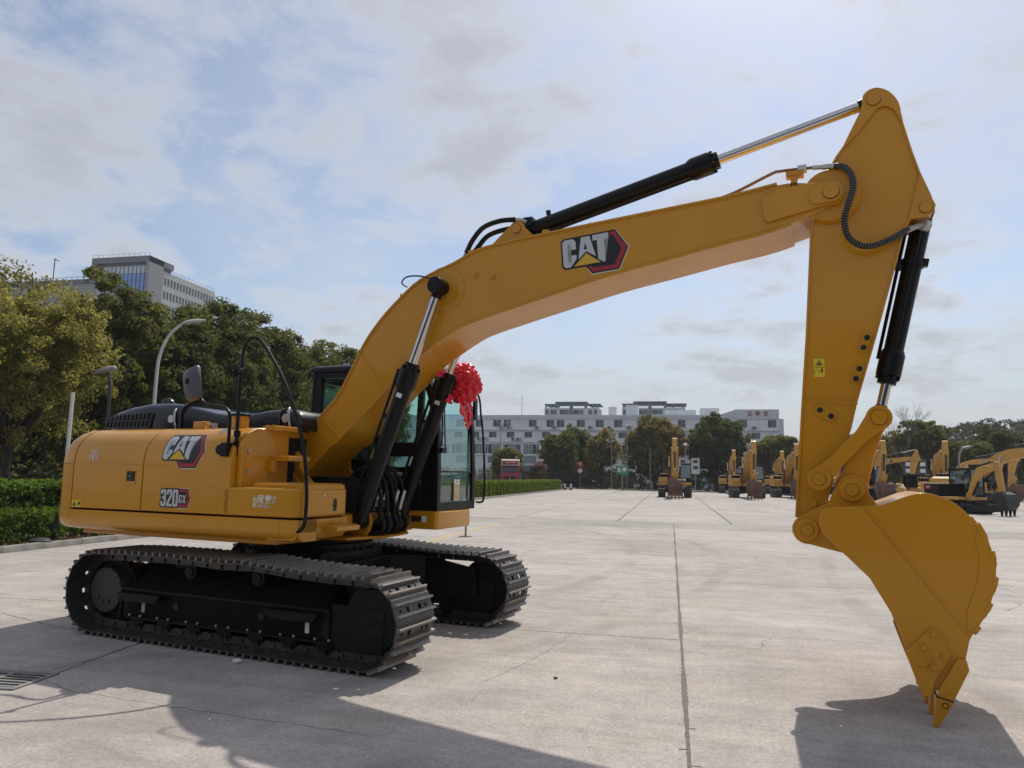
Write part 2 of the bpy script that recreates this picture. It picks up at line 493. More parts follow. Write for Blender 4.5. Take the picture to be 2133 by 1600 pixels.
def slab(x0, x1, y0, y1, m=None, gap=0.010):
    g = gap
    def ring(i, z): return [(x0 + g + i, y0 + g + i, z), (x1 - g - i, y0 + g + i, z), (x1 - g - i, y1 - g - i, z), (x0 + g + i, y1 - g - i, z)]
    return MB().loft([ring(0, -0.029), ring(0, -0.007), ring(0.007, 0.0)]).build('concrete_slab', m or CONC, GR, smooth=0)
UL, UR = -12.66, 62.0
near_l = [UL, -10.1, -5.02, 0.09]
near_r = [0.09, 5.2, 10.3, 15.4, 20.5, 25.6, 30.7]
for us, vs in ((near_l, [-7.0, -1.0, 3.55, 8.05, 12.55, 17.05, 21.55, 25.2]), (near_r, [-7.0, -1.0, 4.2, 12.55, 21.0, 25.2])):
    for a, b in zip(us, us[1:]):
        for c, d in zip(vs, vs[1:]):
            g = 0.0055
            x0, x1 = a, b
            slab(x0, x1, c, d, gap=g)
for a, b in ((UL, -2.0), (-2.0, 0.09), (0.09, 4.6), (4.6, 16), (16, 30.7)):
    slab(a, b, 25.2, 28.6, CONC_P, 0.004)
far_u = [UL, -10.25, -6.05, -2.0, 2.2, 6.5, 10.7, 14.9, 19.1, 23.3, 27.5, 31.7, 35.9, 40.1, 44.3, 48.5, 52.7, 57, UR]
for a, b in zip(far_u, far_u[1:]):
    for c, d in zip([28.6, 40, 52, 64, 76, 88, 101], [40, 52, 64, 76, 88, 101]):
        slab(a, b, c, d, gap=0.022)
# chips and dark fill in the long joint beside the bucket
rj = random.Random(3)
jf = MB()
P_ = []
v = 2.0
while v < 25:
    w = 0.012 + 0.006 * math.sin(v * 2.3) + rj.uniform(-0.004, 0.006)
    P_ += [(0.09 - w - rj.uniform(0, 0.006), v, 0.0018), (0.09 + w + rj.uniform(0, 0.006), v, 0.0018)]
    v += rj.uniform(0.02, 0.06)
jf.add(P_, [(2 * i, 2 * i + 1, 2 * i + 3, 2 * i + 2) for i in range(len(P_) // 2 - 1)])
for k in range(34):
    v = rj.uniform(3, 22); w = rj.uniform(0.02, 0.09) * rj.choice((-1, 1)); t = rj.uniform(0.004, 0.010)
    jf.add([(0.09, v, 0.0022), (0.09 + w, v + rj.uniform(-0.02, 0.02), 0.0022), (0.09 + w * 0.9, v + t, 0.0022), (0.09, v + t * 1.5, 0.0022)], [(0, 1, 2, 3)])
jf.build('joint_fill', mat('joint_fill', (0.17, 0.153, 0.135), 0.95, var=0.3, vscale=25, world=True), GR, smooth=0, fix=False, kind='stuff')
def crack(pts, w, seed, name='crack'):
    r_ = random.Random(seed); m = MB(); P = []
    for (a, b), (c, d) in zip(pts, pts[1:]):
        n = max(3, int(math.hypot(c - a, d - b) / 0.09))
        for k in range(n): P.append((a + (c - a) * k / n + r_.uniform(-0.014, 0.014), b + (d - b) * k / n + r_.uniform(-0.014, 0.014)))
    P.append(pts[-1]); vs = []
    for i, (a, b) in enumerate(P):
        t = Vector((P[min(i + 1, len(P) - 1)][0] - P[max(i - 1, 0)][0], P[min(i + 1, len(P) - 1)][1] - P[max(i - 1, 0)][1])).normalized()
        ww = w * r_.uniform(0.4, 1.2)
        vs += [(a - t.y * ww, b + t.x * ww, 0.002), (a + t.y * ww, b - t.x * ww, 0.002)]
    m.add(vs, [(2 * i, 2 * i + 1, 2 * i + 3, 2 * i + 2) for i in range(len(P) - 1)])
    return m.build(name, JOINT, GR, smooth=0, fix=False)
crack([(-4.92, 5.30), (-4.97, 5.75), (-5.03, 6.4), (-5.05, 7.2)], 0.010, 1)
crack([(-4.86, 5.10), (-4.45, 4.92), (-3.9, 4.85), (-2.9, 4.72), (-1.9, 4.62)], 0.0025, 2)
crack([(-7.5, 7.2), (-6.2, 6.72), (-5.3, 6.95), (-4.6, 6.9)], 0.006, 3)
crack([(-1.05, 8.0), (-1.15, 7.3), (-1.32, 6.6), (-1.5, 6.0)], 0.002, 4)
crack([(-5.05, 12.6), (-4.7, 14.2), (-4.9, 16.3), (-4.5, 19.0)], 0.006, 5)
crack([(4.9, 12.5), (6.2, 11.2), (7.6, 10.6), (9.5, 10.9)], 0.005, 7)
# worn yellow line, oil and tyre stains that lie on the concrete
PAINT = mat('worn_yellow_line', (0.44, 0.35, 0.21), 0.8, var=0.15, vscale=8, dirt=(0.36, 0.34, 0.30), dscale=6, damt=0.8, world=True)
MB().box(-6.02, -5.72, 15.5, 25.1, -0.002, 0.004).build('painted_line', PAINT, GR, smooth=0)
# drain
DR = mat('drain_iron', (0.05, 0.047, 0.044), 0.7, var=0.3, vscale=20)
dg = empty('drain_grate', (-5.22, 5.02, 0), R(4), label='rectangular cast drain grate with two rows of slots, set in the concrete near the tracks', cat='drain grate')
MB().box(-0.34, 0.34, -0.21, 0.21, 0.0015, 0.004).build('pit', mat('pit_dark', (0.006, 0.006, 0.006), 0.9), dg, smooth=0)
fr = MB()
for a in ((-0.36, 0.36, -0.235, -0.195), (-0.36, 0.36, 0.195, 0.235), (-0.36, -0.32, -0.195, 0.195), (0.32, 0.36, -0.195, 0.195), (-0.02, 0.02, -0.195, 0.195)): fr.box(a[0], a[1], a[2], a[3], 0.002, 0.012)
GRY = mat('drain_concrete', (0.25, 0.24, 0.225), 0.8, var=0.2, vscale=12)
fr.build('frame', GRY, dg, bevel=0.002)
for s in (-1, 1):
    for k in range(6):
        y = -0.175 + k * 0.066
        MB().box(min(s * 0.02, s * 0.32), max(s * 0.02, s * 0.32), y, y + 0.026, 0.0035, 0.010).build('bar', GRY, dg, bevel=0.002)
# crumpled paper by the track, small litter
def link(name, me, parent, loc=None, rot=None):
    o = bpy.data.objects.new(name, me)
    COL.objects.link(o); o.parent = parent
    if loc: o.location = loc
    if rot: o.rotation_euler = rot
    return o
def scrap(name, loc, r, label, seed, m=WHITE):
    rr_ = random.Random(seed)
    bm = bmesh.new(); bmesh.ops.create_icosphere(bm, subdivisions=2, radius=r)
    for v in bm.verts:
        v.co *= rr_.uniform(0.55, 1.25); v.co.z = max(v.co.z * 0.6, -r * 0.45)
    me = bpy.data.meshes.new(name); bm.to_mesh(me); bm.free(); me.materials.append(m)
    o = link(name, me, None, loc=(loc[0], loc[1], r * 0.45)); o.rotation_euler = (0, 0, seed)
    return setp(o, label=label, cat='litter')
scrap('paper_scrap', (-3.72, 5.98), 0.035, 'crumpled white paper scrap on the concrete beside the near track', 4)
scrap('cigarette_packet_scrap', (-3.05, 4.62), 0.014, 'tiny white scrap lying in the boom shadow', 7)
scrap('dry_leaf', (-0.95, 6.25), 0.018, 'small curled brown leaf on the open concrete right of the near track', 9, mat('dry_leaf', (0.10, 0.06, 0.03), 0.8))

# left planting bed with kerb
bed = MB().box(-60, -12.84, -20, 101, -0.2, 0.075).build('planting_bed', SOIL, smooth=0, kind='structure')
kb = None
KERB = empty('kerb', (-12.74, 0, 0)); KERB['kind'] = 'structure'
kr = random.Random(8)
v = 6.0
KM = {}
while v < 100:
    L_ = 1.0
    key = kr.randrange(4)
    if key not in KM:
        m = MB()
        e = kr.uniform(-0.006, 0.006)
        m.prism([(-0.09, -0.02), (0.09, -0.02), (0.085, 0.10 + e), (0.07, 0.128 + e), (-0.09, 0.13 + e)], 0.006, L_ - 0.006, axis='y')
        KM[key] = m.mesh('kerb_stone', KERBM, smooth=30)
    o = link('kerb_stone', KM[key], KERB, loc=(kr.uniform(-0.006, 0.006), v, kr.uniform(-0.008, 0.004)))
    v += L_
# ------------------------------------------------------------------ the big excavator (x forward, y to its left, z up, origin under the swing centre)
EX = empty('excavator', (-3.879, 7.575, 0), R(-11.57),
           label='new yellow tracked excavator in the foreground, boom raised and bucket teeth on the concrete', cat='excavator')

# ---- logo, drawn in its own units: 0..100 along, v downwards
LOGO = dict(
    back=[(-2.5, 2), (2, -2.5), (84.5, -2.5), (102.5, 27.8), (86, 59.5), (44.5, 59.5), (35, 46.5), (2, 46.5), (-2.5, 42)],
    rim=[(84.9, -4.2), (104.4, 27.8), (87, 61.3), (43.8, 61.3), (36, 50), (60, 50), (80, 20)],
    C=[(4, 0), (17, 0), (21.5, 4.5), (21.5, 17), (13.5, 17), (13.5, 9), (12, 7.5), (9.5, 7.5), (8, 9), (8, 35), (9.5, 36.5), (12, 36.5), (13.5, 35), (13.5, 26), (21.5, 26), (21.5, 32.5), (11.5, 44), (4, 44), (0, 40), (0, 4)],
    A=[(30.5, 0), (44, 0), (52, 33.5), (37.5, 23), (24.5, 33.5)],
    T=[(48.5, 0), (73.3, 0), (73.3, 8.5), (66.2, 8.5), (66.2, 44), (63.2, 44), (55.3, 38.2), (55.3, 8.5), (48.5, 8.5)],
    hole=[(36.2, 8.5), (39.2, 20), (34, 20)],
    tri=[(37.5, 26.2), (58.7, 43.7), (16.5, 43.7)],
    red=[(75.5, 0), (83.7, 0), (100, 27.8), (84.2, 57), (46, 57), (38.5, 47.3), (43, 47.3), (48.5, 51), (80, 51), (92.3, 27.8), (80.5, 5), (75.5, 5)])
def logo_mesh(name, fn, cut=None):
    """fn maps (u, v, lift) to a 3D point; cut is a list of v values at which the faces are split to follow a curved panel"""
    layers = [('rim', 4, 0.0), ('back', 0, 1.0), ('red', 1, 2.0), ('C', 2, 2.0), ('A', 2, 2.0), ('T', 2, 2.0), ('hole', 0, 3.0), ('tri', 3, 2.5)]
    bm = bmesh.new()
    lay = bm.faces.layers.int.new('lift')
    for k, mi, lift in layers:
        f = bm.faces.new([bm.verts.new((p[0], p[1], 0)) for p in LOGO[k]])
        f.material_index = mi
        f[lay] = int(lift * 10)
    bmesh.ops.triangulate(bm, faces=bm.faces[:])
    for v in (cut or []):
        bmesh.ops.bisect_plane(bm, geom=bm.verts[:] + bm.edges[:] + bm.faces[:], plane_co=(0, v, 0), plane_no=(0, 1, 0))
    for f in bm.faces:
        for v in f.verts: v.co.z = f[lay] / 10.0
    for v in bm.verts:
        v.co = fn(v.co.x, v.co.y, v.co.z * 0.0012)
    bmesh.ops.recalc_face_normals(bm, faces=bm.faces[:])
    me = bpy.data.meshes.new(name)
    bm.to_mesh(me); bm.free()
    for m in (BLACKP, REDP, SILVER, YELP, CREAM): me.materials.append(m)
    return me
def link(name, me, parent, loc=None, rot=None):
    o = bpy.data.objects.new(name, me)
    COL.objects.link(o); o.parent = parent
    if loc: o.location = loc
    if rot: o.rotation_euler = rot
    return o

# ---- undercarriage
def track_path():
    """outer face of the shoe plates, one closed loop"""
    pts = []
    pts += arc(-1.62, 0.425, 0.385, 270, 90, 24)                        # sprocket end
    for x, z in ((-1.42, 0.822), (-1.1, 0.828), (-0.54, 0.830), (-0.1, 0.815), (0.32, 0.826), (0.75, 0.795), (1.2, 0.778), (1.45, 0.778)): pts.append((x, z))
    pts += arc(1.64, 0.405, 0.368, 90, -90, 24)                         # idler end
    pts[-1] = (1.62, 0.037)
    for k in range(1, 14): pts.append((1.62 - 3.24 * k / 14, 0.037))
    return pts
TP = track_path()
def along(pts, n, off=0.0):
    P = [Vector((p[0], 0, p[1])) for p in pts]; P.append(P[0])
    d = [0]
    for i in range(len(P) - 1): d.append(d[-1] + (P[i + 1] - P[i]).length)
    out = []
    for k in range(n):
        t = ((k + off) / n * d[-1]) % d[-1]
        i = max(j for j in range(len(d) - 1) if d[j] <= t)
        f = (t - d[i]) / max(d[i + 1] - d[i], 1e-9)
        def samp(tt):
            tt %= d[-1]
            j = max(q for q in range(len(d) - 1) if d[q] <= tt)
            return P[j].lerp(P[j + 1], (tt - d[j]) / max(d[j + 1] - d[j], 1e-9))
        a, b = samp(t - 0.06), samp(t + 0.06)
        out.append((P[i].lerp(P[i + 1], f), (b - a).normalized()))
    return out, d[-1]
NSHOE = 47
def shoe_mesh(half=0.098):
    m = MB()
    m.box(-half, -0.022, -0.3, 0.3, -0.014, 0)
    m.box(0.022, half, -0.3, 0.3, -0.014, 0)
    for a, b in ((-0.3, -0.125), (-0.065, 0.065), (0.125, 0.3)): m.box(-0.022, 0.022, a, b, -0.014, 0)
    for c in (-0.052, 0.045):
        m.prism([(c - 0.016, 0), (c + 0.016, 0), (c + 0.009, 0.036), (c - 0.009, 0.036)], -0.3, 0.3, mi=1)
    for y in (-0.2, 0.2):                                              # bolt heads
        m.cyl((0.0, y, 0), (0.0, y, 0.012), 0.014, n=6)
    return m.mesh('track_shoe', (STEEL, WORN), smooth=0)
SHOE = shoe_mesh()
for side in (-1, 1):
    yc = 1.1 * side
    chain = MB()
    sp, per = along(TP, NSHOE)
    for p, t in sp:
        n = Vector((t.z, 0, -t.x))
        n = -n if side else n
        nrm = Vector((-t.z, 0, t.x))
        ax = Matrix((t, Vector((0, 1, 0)), nrm)).transposed()
        for yy in (-0.085, 0.085):
            chain.obox(p - nrm * 0.055 + Vector((0, yc + yy, 0)), ax, 0.088, 0.018, 0.038)
        chain.cyl(p - nrm * 0.06 + t * 0.07 + Vector((0, yc - 0.12, 0)), p - nrm * 0.06 + t * 0.07 + Vector((0, yc + 0.12, 0)), 0.025, n=8)
    tr = chain.build('track', STEEL, EX, smooth=30)
    for p, t in sp:
        # the shoes' outer face looks away from the loop
        ang = math.atan2(-t.z, t.x)
        o = bpy.data.objects.new('track_shoe', SHOE)
        COL.objects.link(o); o.parent = tr
        o.location = (p.x, yc, p.z); o.rotation_euler = (0, ang, 0)
    s = side
    # side frame: box beam with a sloping top plate
    fr = MB()
    def ys(*a): return [(s * y, z) for y, z in a]
    fr.prism(ys((1.24, 0.19), (1.24, 0.455), (1.02, 0.615), (0.96, 0.70), (0.93, 0.70), (0.93, 0.19)), -1.30, 1.15, axis='x')
    fr.prism(ys((1.24, 0.19), (1.24, 0.455), (1.02, 0.50), (0.95, 0.50), (0.95, 0.19)), -1.36, 1.22, axis='x')
    fr.prism([(-1.62, 0.20), (-1.28, 0.20), (-1.28, 0.70), (-1.45, 0.68), (-1.62, 0.60)], s * 0.86, s * 0.90, axis='y')
    fr.prism([(1.14, 0.30), (1.60, 0.30), (1.55, 0.62), (1.14, 0.69)], s * 0.90, s * 0.94, axis='y')
    fr.prism([(-1.36, 0.40), (-1.28, 0.60), (1.05, 0.60), (1.22, 0.47), (1.22, 0.40)], s * 0.95, s * 1.01, axis='y')
    fr.prism([(1.22, 0.13), (1.77, 0.13), (1.77, 0.50), (1.60, 0.52), (1.22, 0.52)], s * 0.97, s * 1.22, axis='y')
    fr.prism([(1.40, 0.52), (1.50, 0.60), (1.66, 0.63), (1.70, 0.52)], s * 1.02, s * 1.18, axis='y')
    frame = fr.build('track_frame', TRACKB, EX, bevel=0.012)
    ribs = MB()
    ribs.box(-1.37, 1.23, min(s * 1.235, s * 1.262), max(s * 1.235, s * 1.262), 0.452, 0.474)
    ribs.box(-1.375, -1.35, min(s * 1.0, s * 1.262), max(s * 1.0, s * 1.262), 0.17, 0.47)
    ribs.box(-1.3, 1.22, min(s * 1.235, s * 1.25), max(s * 1.235, s * 1.25), 0.176, 0.195)
    ribs.build('flange', TRACKB, frame, bevel=0.004)
    for x0, x1 in ((-1.33, -0.75), (0.55, 1.15)):
        st = MB()
        st.box(x0, x1, min(s * 1.25, s * 1.33), max(s * 1.25, s * 1.33), 0.425, 0.437)
        st.prism([(x0, 0.425), (x1, 0.425), (x1 - 0.06, 0.36), (x0 + 0.06, 0.36)], s * 1.325, s * 1.335)
        st.build('foothold', TRACKB, frame, bevel=0.003)
    for x in (-1.08, 0.96):
        MB().box(x, x + 0.045, min(s * 1.241, s * 1.243), max(s * 1.241, s * 1.243), 0.25, 0.35).build('label', mat('pale_green_print', (0.42, 0.52, 0.50), 0.5) if x < 0 and s < 0 else WHITE, frame, smooth=0)
    for x in (-0.62, 0.45):
        MB().cyl((x, s * 1.236, 0.34), (x, s * 1.243, 0.34), 0.035, n=8).build('access_hole', BLACKP, frame)
    # rollers
    for k in range(7):
        x = -1.15 + k * 0.385
        ro = MB()
        ro.cyl((x, s * 0.96, 0.165), (x, s * 1.24, 0.165), 0.062, n=16)
        ro.cyl((x, s * 0.98, 0.165), (x, s * 1.06, 0.165), 0.092, n=20)
        ro.cyl((x, s * 1.13, 0.165), (x, s * 1.21, 0.165), 0.092, n=20)
        ro.box(x - 0.09, x + 0.09, min(s * 1.2, s * 1.235), max(s * 1.2, s * 1.235), 0.13, 0.2)
        rr = ro.build('track_roller', TRACKB, EX)
        for dx in (-0.075, 0.075):
            MB().cyl((x + dx, s * 1.232, 0.215), (x + dx, s * 1.262, 0.215), 0.012, n=6).build('bolt', ZINC, rr)
    for x, z in ((-0.54, 0.672), (0.32, 0.668)):
        ca = MB()
        ca.cyl((x, s * 0.95, z), (x, s * 1.16, z), 0.062, n=20)
        ca.cyl((x, s * 1.12, z), (x, s * 1.165, z), 0.078, n=20)
        ca.cyl((x, s * 1.16, z), (x, s * 1.18, z), 0.045, n=16)
        ca.box(x - 0.05, x + 0.05, min(s * 0.93, s * 1.0), max(s * 0.93, s * 1.0), 0.58, z)
        ca.build('carrier_roller', TRACKB, EX, bevel=0.006)
    # sprocket with final-drive cover, front idler
    sk = MB()
    pts = []
    for k in range(42):
        a = 2 * math.pi * k / 42
        pts.append((-1.62 + (0.335 if k % 2 else 0.285) * math.cos(a), 0.425 + (0.335 if k % 2 else 0.285) * math.sin(a)))
    sk.prism(pts, s * 1.07, s * 1.13)
    sk.cyl((-1.62, s * 0.85, 0.425), (-1.62, s * 1.1, 0.425), 0.25, n=32)
    spr = sk.build('sprocket', TRACKB, EX)
    cv = MB().cyl((-1.62, s * 1.1, 0.425), (-1.62, s * 1.24, 0.425), 0.24, 0.225, n=40)
    for a in (215, 250, 290): cv.cyl((-1.62 + 0.13 * math.cos(R(a)), s * 1.24, 0.425 + 0.13 * math.sin(R(a))), (-1.62 + 0.13 * math.cos(R(a)), s * 1.252, 0.425 + 0.13 * math.sin(R(a))), 0.028, n=8)
    for k in range(16): cv.cyl((-1.62 + 0.205 * math.cos(k * math.pi / 8), s * 1.24, 0.425 + 0.205 * math.sin(k * math.pi / 8)), (-1.62 + 0.205 * math.cos(k * math.pi / 8), s * 1.248, 0.425 + 0.205 * math.sin(k * math.pi / 8)), 0.010, n=6)
    cv.build('drive_cover', mat('dark_grey_cover', (0.030, 0.030, 0.032), 0.5, var=0.15), spr, bevel=0.006)
    idl = MB().cyl((1.64, s * 0.99, 0.405), (1.64, s * 1.21, 0.405), 0.27, n=40).cyl((1.64, s * 1.04, 0.405), (1.64, s * 1.16, 0.405), 0.315, n=40)
    idl.build('idler', TRACKB, EX, bevel=0.01)

cb = MB()
cb.prism([(-0.62, -0.62), (-0.95, -0.98), (-0.3, -0.98), (0, -0.72), (0.3, -0.98), (0.95, -0.98), (0.62, -0.62), (0.62, 0.62), (0.95, 0.98), (0.3, 0.98), (0, 0.72), (-0.3, 0.98), (-0.95, 0.98), (-0.62, 0.62)], 0.40, 0.74, axis='z')
cb.box(-0.55, 0.55, -0.55, 0.55, 0.46, 0.86)
cb.build('car_body', TRACKB, EX, bevel=0.02)
sr = MB().cyl((0, 0, 0.84), (0, 0, 0.93), 0.66, n=64).cyl((0, 0, 0.93), (0, 0, 0.985), 0.62, n=64).cyl((0, 0, 0.80), (0, 0, 0.86), 0.70, n=64)
ring = sr.build('swing_ring', TRACKB, EX, bevel=0.006)
bl = MB()
for k in range(36): bl.cyl((0.68 * math.cos(k * math.pi / 18), 0.68 * math.sin(k * math.pi / 18), 0.86), (0.68 * math.cos(k * math.pi / 18), 0.68 * math.sin(k * math.pi / 18), 0.885), 0.018, n=6)
bl.build('bolt_circle', TRACKB, ring, kind='stuff')

# ---- upper structure
mf = MB()
mf.box(-2.1, 0.55, -1.2, 1.2, 0.985, 1.24)
mf.prism([(0.5, -0.6), (0.90, -0.6), (1.04, -0.1), (0.95, 0.47), (0.5, 0.47)], 1.0, 1.03, axis='z')
mf.prism([(0.42, 1.0), (0.62, 1.0), (0.85, 1.10), (0.85, 1.25), (0.42, 1.25)], -0.62, 0.4)
frame_up = mf.build('main_frame', YELLOW, EX, bevel=0.015)
# brackets of the boom cylinders and the boom foot
for y in (-0.285, 0.285, 0.485):
    MB().prism([(0.62, 1.02), (0.90, 1.02), (0.955, 1.10)] + arc(0.875, 1.18, 0.095, -20, 160, 10) + [(0.72, 1.17)], y - 0.02, y + 0.02).build('cylinder_bracket', YELLOW, frame_up, bevel=0.008)
for y in (-0.42, 0.42):
    MB().prism([(-0.55, 1.24), (0.42, 1.24), (0.30, 1.55)] + arc(-0.02, 1.745, 0.17, -10, 175, 12) + [(-0.40, 1.45)], y - 0.035, y + 0.035).build('boom_bracket', YELLOW, frame_up, bevel=0.008)
pl = MB().prism(arc(-0.045, 1.70, 0.075, 45, 225, 8) + arc(0.08, 1.54, 0.075, 225, 405, 8), -0.475, -0.455)
plo = pl.build('pin_retainer', YELLOW, frame_up, bevel=0.006)
MB().cyl((-0.04, -0.476, 1.70), (-0.04, -0.482, 1.70), 0.03, n=16).build('pin', BLACKP, plo)
MB().cyl((0.085, -0.476, 1.535), (0.085, -0.500, 1.535), 0.026, n=6).build('bolt', ZINC, plo)

def skirt(y, s, x0, x1, name):
    prof = [(s * (abs(y) - 0.30), 1.236), (y, 1.236), (y, 1.13), (s * (abs(y) - 0.015), 1.085), (s * (abs(y) - 0.05), 1.05), (s * (abs(y) - 0.10), 1.035), (s * (abs(y) - 0.30), 1.035)]
    return MB().prism(prof, x0, x1, axis='x')
sk = skirt(-1.37, -1, -2.10, 0.72, 'side_skirt')
sk.loft([[(x, -1.07 - t * 0.30 if k > 0 else -1.07, z) for k, (t, z) in enumerate([(0, 1.236), (a, 1.236), (a, 1.13), (a - 0.05 * a, 1.085), (a * 0.83, 1.05), (a * 0.67, 1.035), (0, 1.035)])] for x, a in ((0.72, 1.0), (0.83, 0.97), (0.90, 0.86))])
sk.prism([(0.55, 1.236), (0.90, 1.236), (0.90, 1.12), (0.86, 1.05), (0.55, 1.04)], -1.33, -0.62)
sk.build('side_skirt', YELLOW, EX, bevel=0.006)
skirt(1.37, 1, -2.10, -0.6, 'side_skirt').build('side_skirt', YELLOW, EX, bevel=0.006)

HOODP = [(-1.37, 1.256), (-1.37, 1.70), (-1.362, 1.80), (-1.338, 1.885), (-1.29, 1.965), (-1.21, 2.035), (-1.10, 2.08), (-0.95, 2.10)]
def hood_y(z):
    for (y0, z0), (y1, z1) in zip(HOODP, HOODP[1:]):
        if z <= z1: return y0 + (y1 - y0) * max(0, (z - z0)) / (z1 - z0)
    return HOODP[-1][0]
def smoothp(pts, n=5):
    P = spline([(y, z, 0) for y, z in pts], n)
    return [(p.x, p.y) for p in P]
HP = [HOODP[0]] + smoothp(HOODP[1:], 4)
def hood_y(z):
    for (y0, z0), (y1, z1) in zip(HP, HP[1:]):
        if z <= z1: return y0 + (y1 - y0) * max(0, (z - z0)) / (z1 - z0)
    return HP[-1][0]
def hood(x0, x1, s=1, low=0.0):
    p = [(s * y, z) for y, z in HP]
    return MB().prism(p + [(s * -0.9, 2.10), (s * -0.9, 1.256)], x0, x1, axis='x')
doors = []
for x0, x1 in ((-2.088, -1.064), (-1.052, 0.10)):
    d = hood(x0, x1).build('side_door', YELLOW, EX, bevel=0.008, seg=3)
    doors.append(d)
    hood(x0, x1, -1).build('side_door', YELLOW, EX, bevel=0.008)
inner = MB().prism([(-1.345, 1.26), (-1.345, 1.70), (-1.30, 1.88), (-1.17, 2.02), (-0.95, 2.075), (0.95, 2.075), (1.17, 2.02), (1.30, 1.88), (1.345, 1.70), (1.345, 1.26)], -2.2, 0.08, axis='x')
inner.build('engine_bay', BLACKM, EX)
MB().box(-2.09, 0.095, -0.898, 0.898, 2.02, 2.095).build('hood_top', YELLOW, EX, bevel=0.01)
# pressed lines in the doors
def crease(pts, parent):
    P = spline([(x, hood_y(z) - 0.001, z) for x, z in pts], 8)
    MB().tube(P, 0.0065, 8).build('pressed_line', YELLOW, parent)
crease([(-2.088, 1.712), (-1.9, 1.716), (-1.6, 1.72), (-1.3, 1.722), (-1.07, 1.722)], doors[0])
crease([(-1.048, 1.725), (-0.85, 1.718), (-0.62, 1.69), (-0.42, 1.635), (-0.22, 1.555), (0.0, 1.445), (0.07, 1.40)], doors[1])
la = MB().box(-1.285, -1.165, -1.3735, -1.368, 1.545, 1.645)
lo = la.build('door_latch', mat('latch_recess', (0.02, 0.012, 0.008), 0.5), doors[0], bevel=0.004)
MB().box(-1.272, -1.178, -1.378, -1.372, 1.553, 1.637).build('latch_pad', BLACKP, lo, bevel=0.004)
MB().cyl((-1.225, -1.379, 1.595), (-1.225, -1.384, 1.595), 0.008, n=12).build('key_lock', ZINC, lo)
lf = MB()
for a in ((-1.36, -1.15, 1.505, 1.511), (-1.155, -1.149, 1.51, 1.66)): lf.box(a[0], a[1], -1.3735, -1.368, a[2], a[3])
lf.build('pressed_frame', YELLOW, lo)

# counterweight: plan outline, inset ring by ring towards top and bottom
def cw_plan():
    pts = [(-2.10, -1.37)]
    a = [(-2.20, -1.368), (-2.29, -1.345), (-2.37, -1.295), (-2.44, -1.21), (-2.52, -1.04), (-2.61, -0.75), (-2.68, -0.4), (-2.71, 0)]
    return pts + a + [(x, -y) for x, y in a[-2::-1]] + [(-2.10, 1.37)]
PL = cw_plan()
def inset(d):
    out = []
    for i, (x, y) in enumerate(PL):
        if i in (0, len(PL) - 1): out.append((x, y - math.copysign(d, y))); continue
        t = Vector((PL[i + 1][0] - PL[i - 1][0], PL[i + 1][1] - PL[i - 1][1])).normalized()
        n = Vector((t.y, -t.x)) * -1
        n = n if n.x > 0 else -n
        out.append((x + n.x * d, y + n.y * d))
    return out
cw = MB()
cw.loft([[(x, y, z) for x, y in inset(d)] for z, d in ((1.035, 0.14), (1.04, 0.09), (1.06, 0.045), (1.09, 0.018), (1.13, 0.003), (1.18, 0.0), (1.236, 0.0), (1.244, 0.012), (1.252, 0.006), (1.30, 0.004), (1.50, 0.002), (1.705, 0.0), (1.713, 0.008), (1.72, 0.0), (1.80, 0.006), (1.885, 0.03), (1.965, 0.078), (2.035, 0.155), (2.08, 0.26), (2.098, 0.42))])
cw.build('counterweight', YELLOW, EX, smooth=28)

# black engine cover and air intake on the hood
def rr(x, y0, y1, z0, z1, r, n=5):
    P = []
    for cy, cz, a in ((y1 - r, z1 - r, 0), (y0 + r, z1 - r, 90)):
        for k in range(n + 1): P.append((x, cy + r * math.cos(R(a + 90 * k / n)), cz + r * math.sin(R(a + 90 * k / n))))
    return P + [(x, y0, z0), (x, y1, z0)]
ec = MB()
ST = [(-2.44, -0.62, 0.50, 2.10, 2.165, 0.03), (-2.40, -0.74, 0.62, 2.10, 2.25, 0.06), (-2.30, -0.80, 0.70, 2.10, 2.315, 0.09), (-2.05, -0.82, 0.72, 2.10, 2.37, 0.11), (-1.75, -0.83, 0.72, 2.10, 2.405, 0.12), (-1.45, -0.82, 0.70, 2.10, 2.405, 0.13),
      (-1.25, -0.80, 0.66, 2.10, 2.385, 0.13), (-1.05, -0.75, 0.55, 2.10, 2.335, 0.11), (-0.85, -0.72, 0.45, 2.10, 2.29, 0.09), (-0.60, -0.70, 0.4, 2.10, 2.262, 0.08), (-0.40, -0.66, 0.4, 2.10, 2.275, 0.08), (-0.2, -0.62, 0.4, 2.10, 2.315, 0.09), (0.05, -0.60, 0.4, 2.10, 2.325, 0.10), (0.16, -0.58, 0.38, 2.10, 2.30, 0.10), (0.22, -0.54, 0.36, 2.10, 2.22, 0.06)]
ec.loft([rr(*a) for a in ST])
eco = ec.build('engine_cover', COVER, EX, smooth=50)
gr = MB().prism([(-2.36, 2.135), (-2.32, 2.235), (-2.08, 2.275), (-1.66, 2.29), (-1.66, 2.125)], -0.836, -0.82)
gro = gr.build('intake_grille', BLACKP, eco)
gb = MB()
for k in range(12):
    x = -2.36 + k * 0.0635
    gb.prism([(x, 2.125), (x + 0.014, 2.125), (x + 0.05, 2.125 + min(0.165, 0.06 + 0.11 * min(1, (x + 2.36) / 0.2 + 0.4))), (x + 0.036, 2.125 + min(0.165, 0.06 + 0.11 * min(1, (x + 2.36) / 0.2 + 0.4)))], -0.846, -0.834)
for z in (2.122, 2.20): gb.box(-2.37, -1.655, -0.845, -0.834, z, z + 0.012)
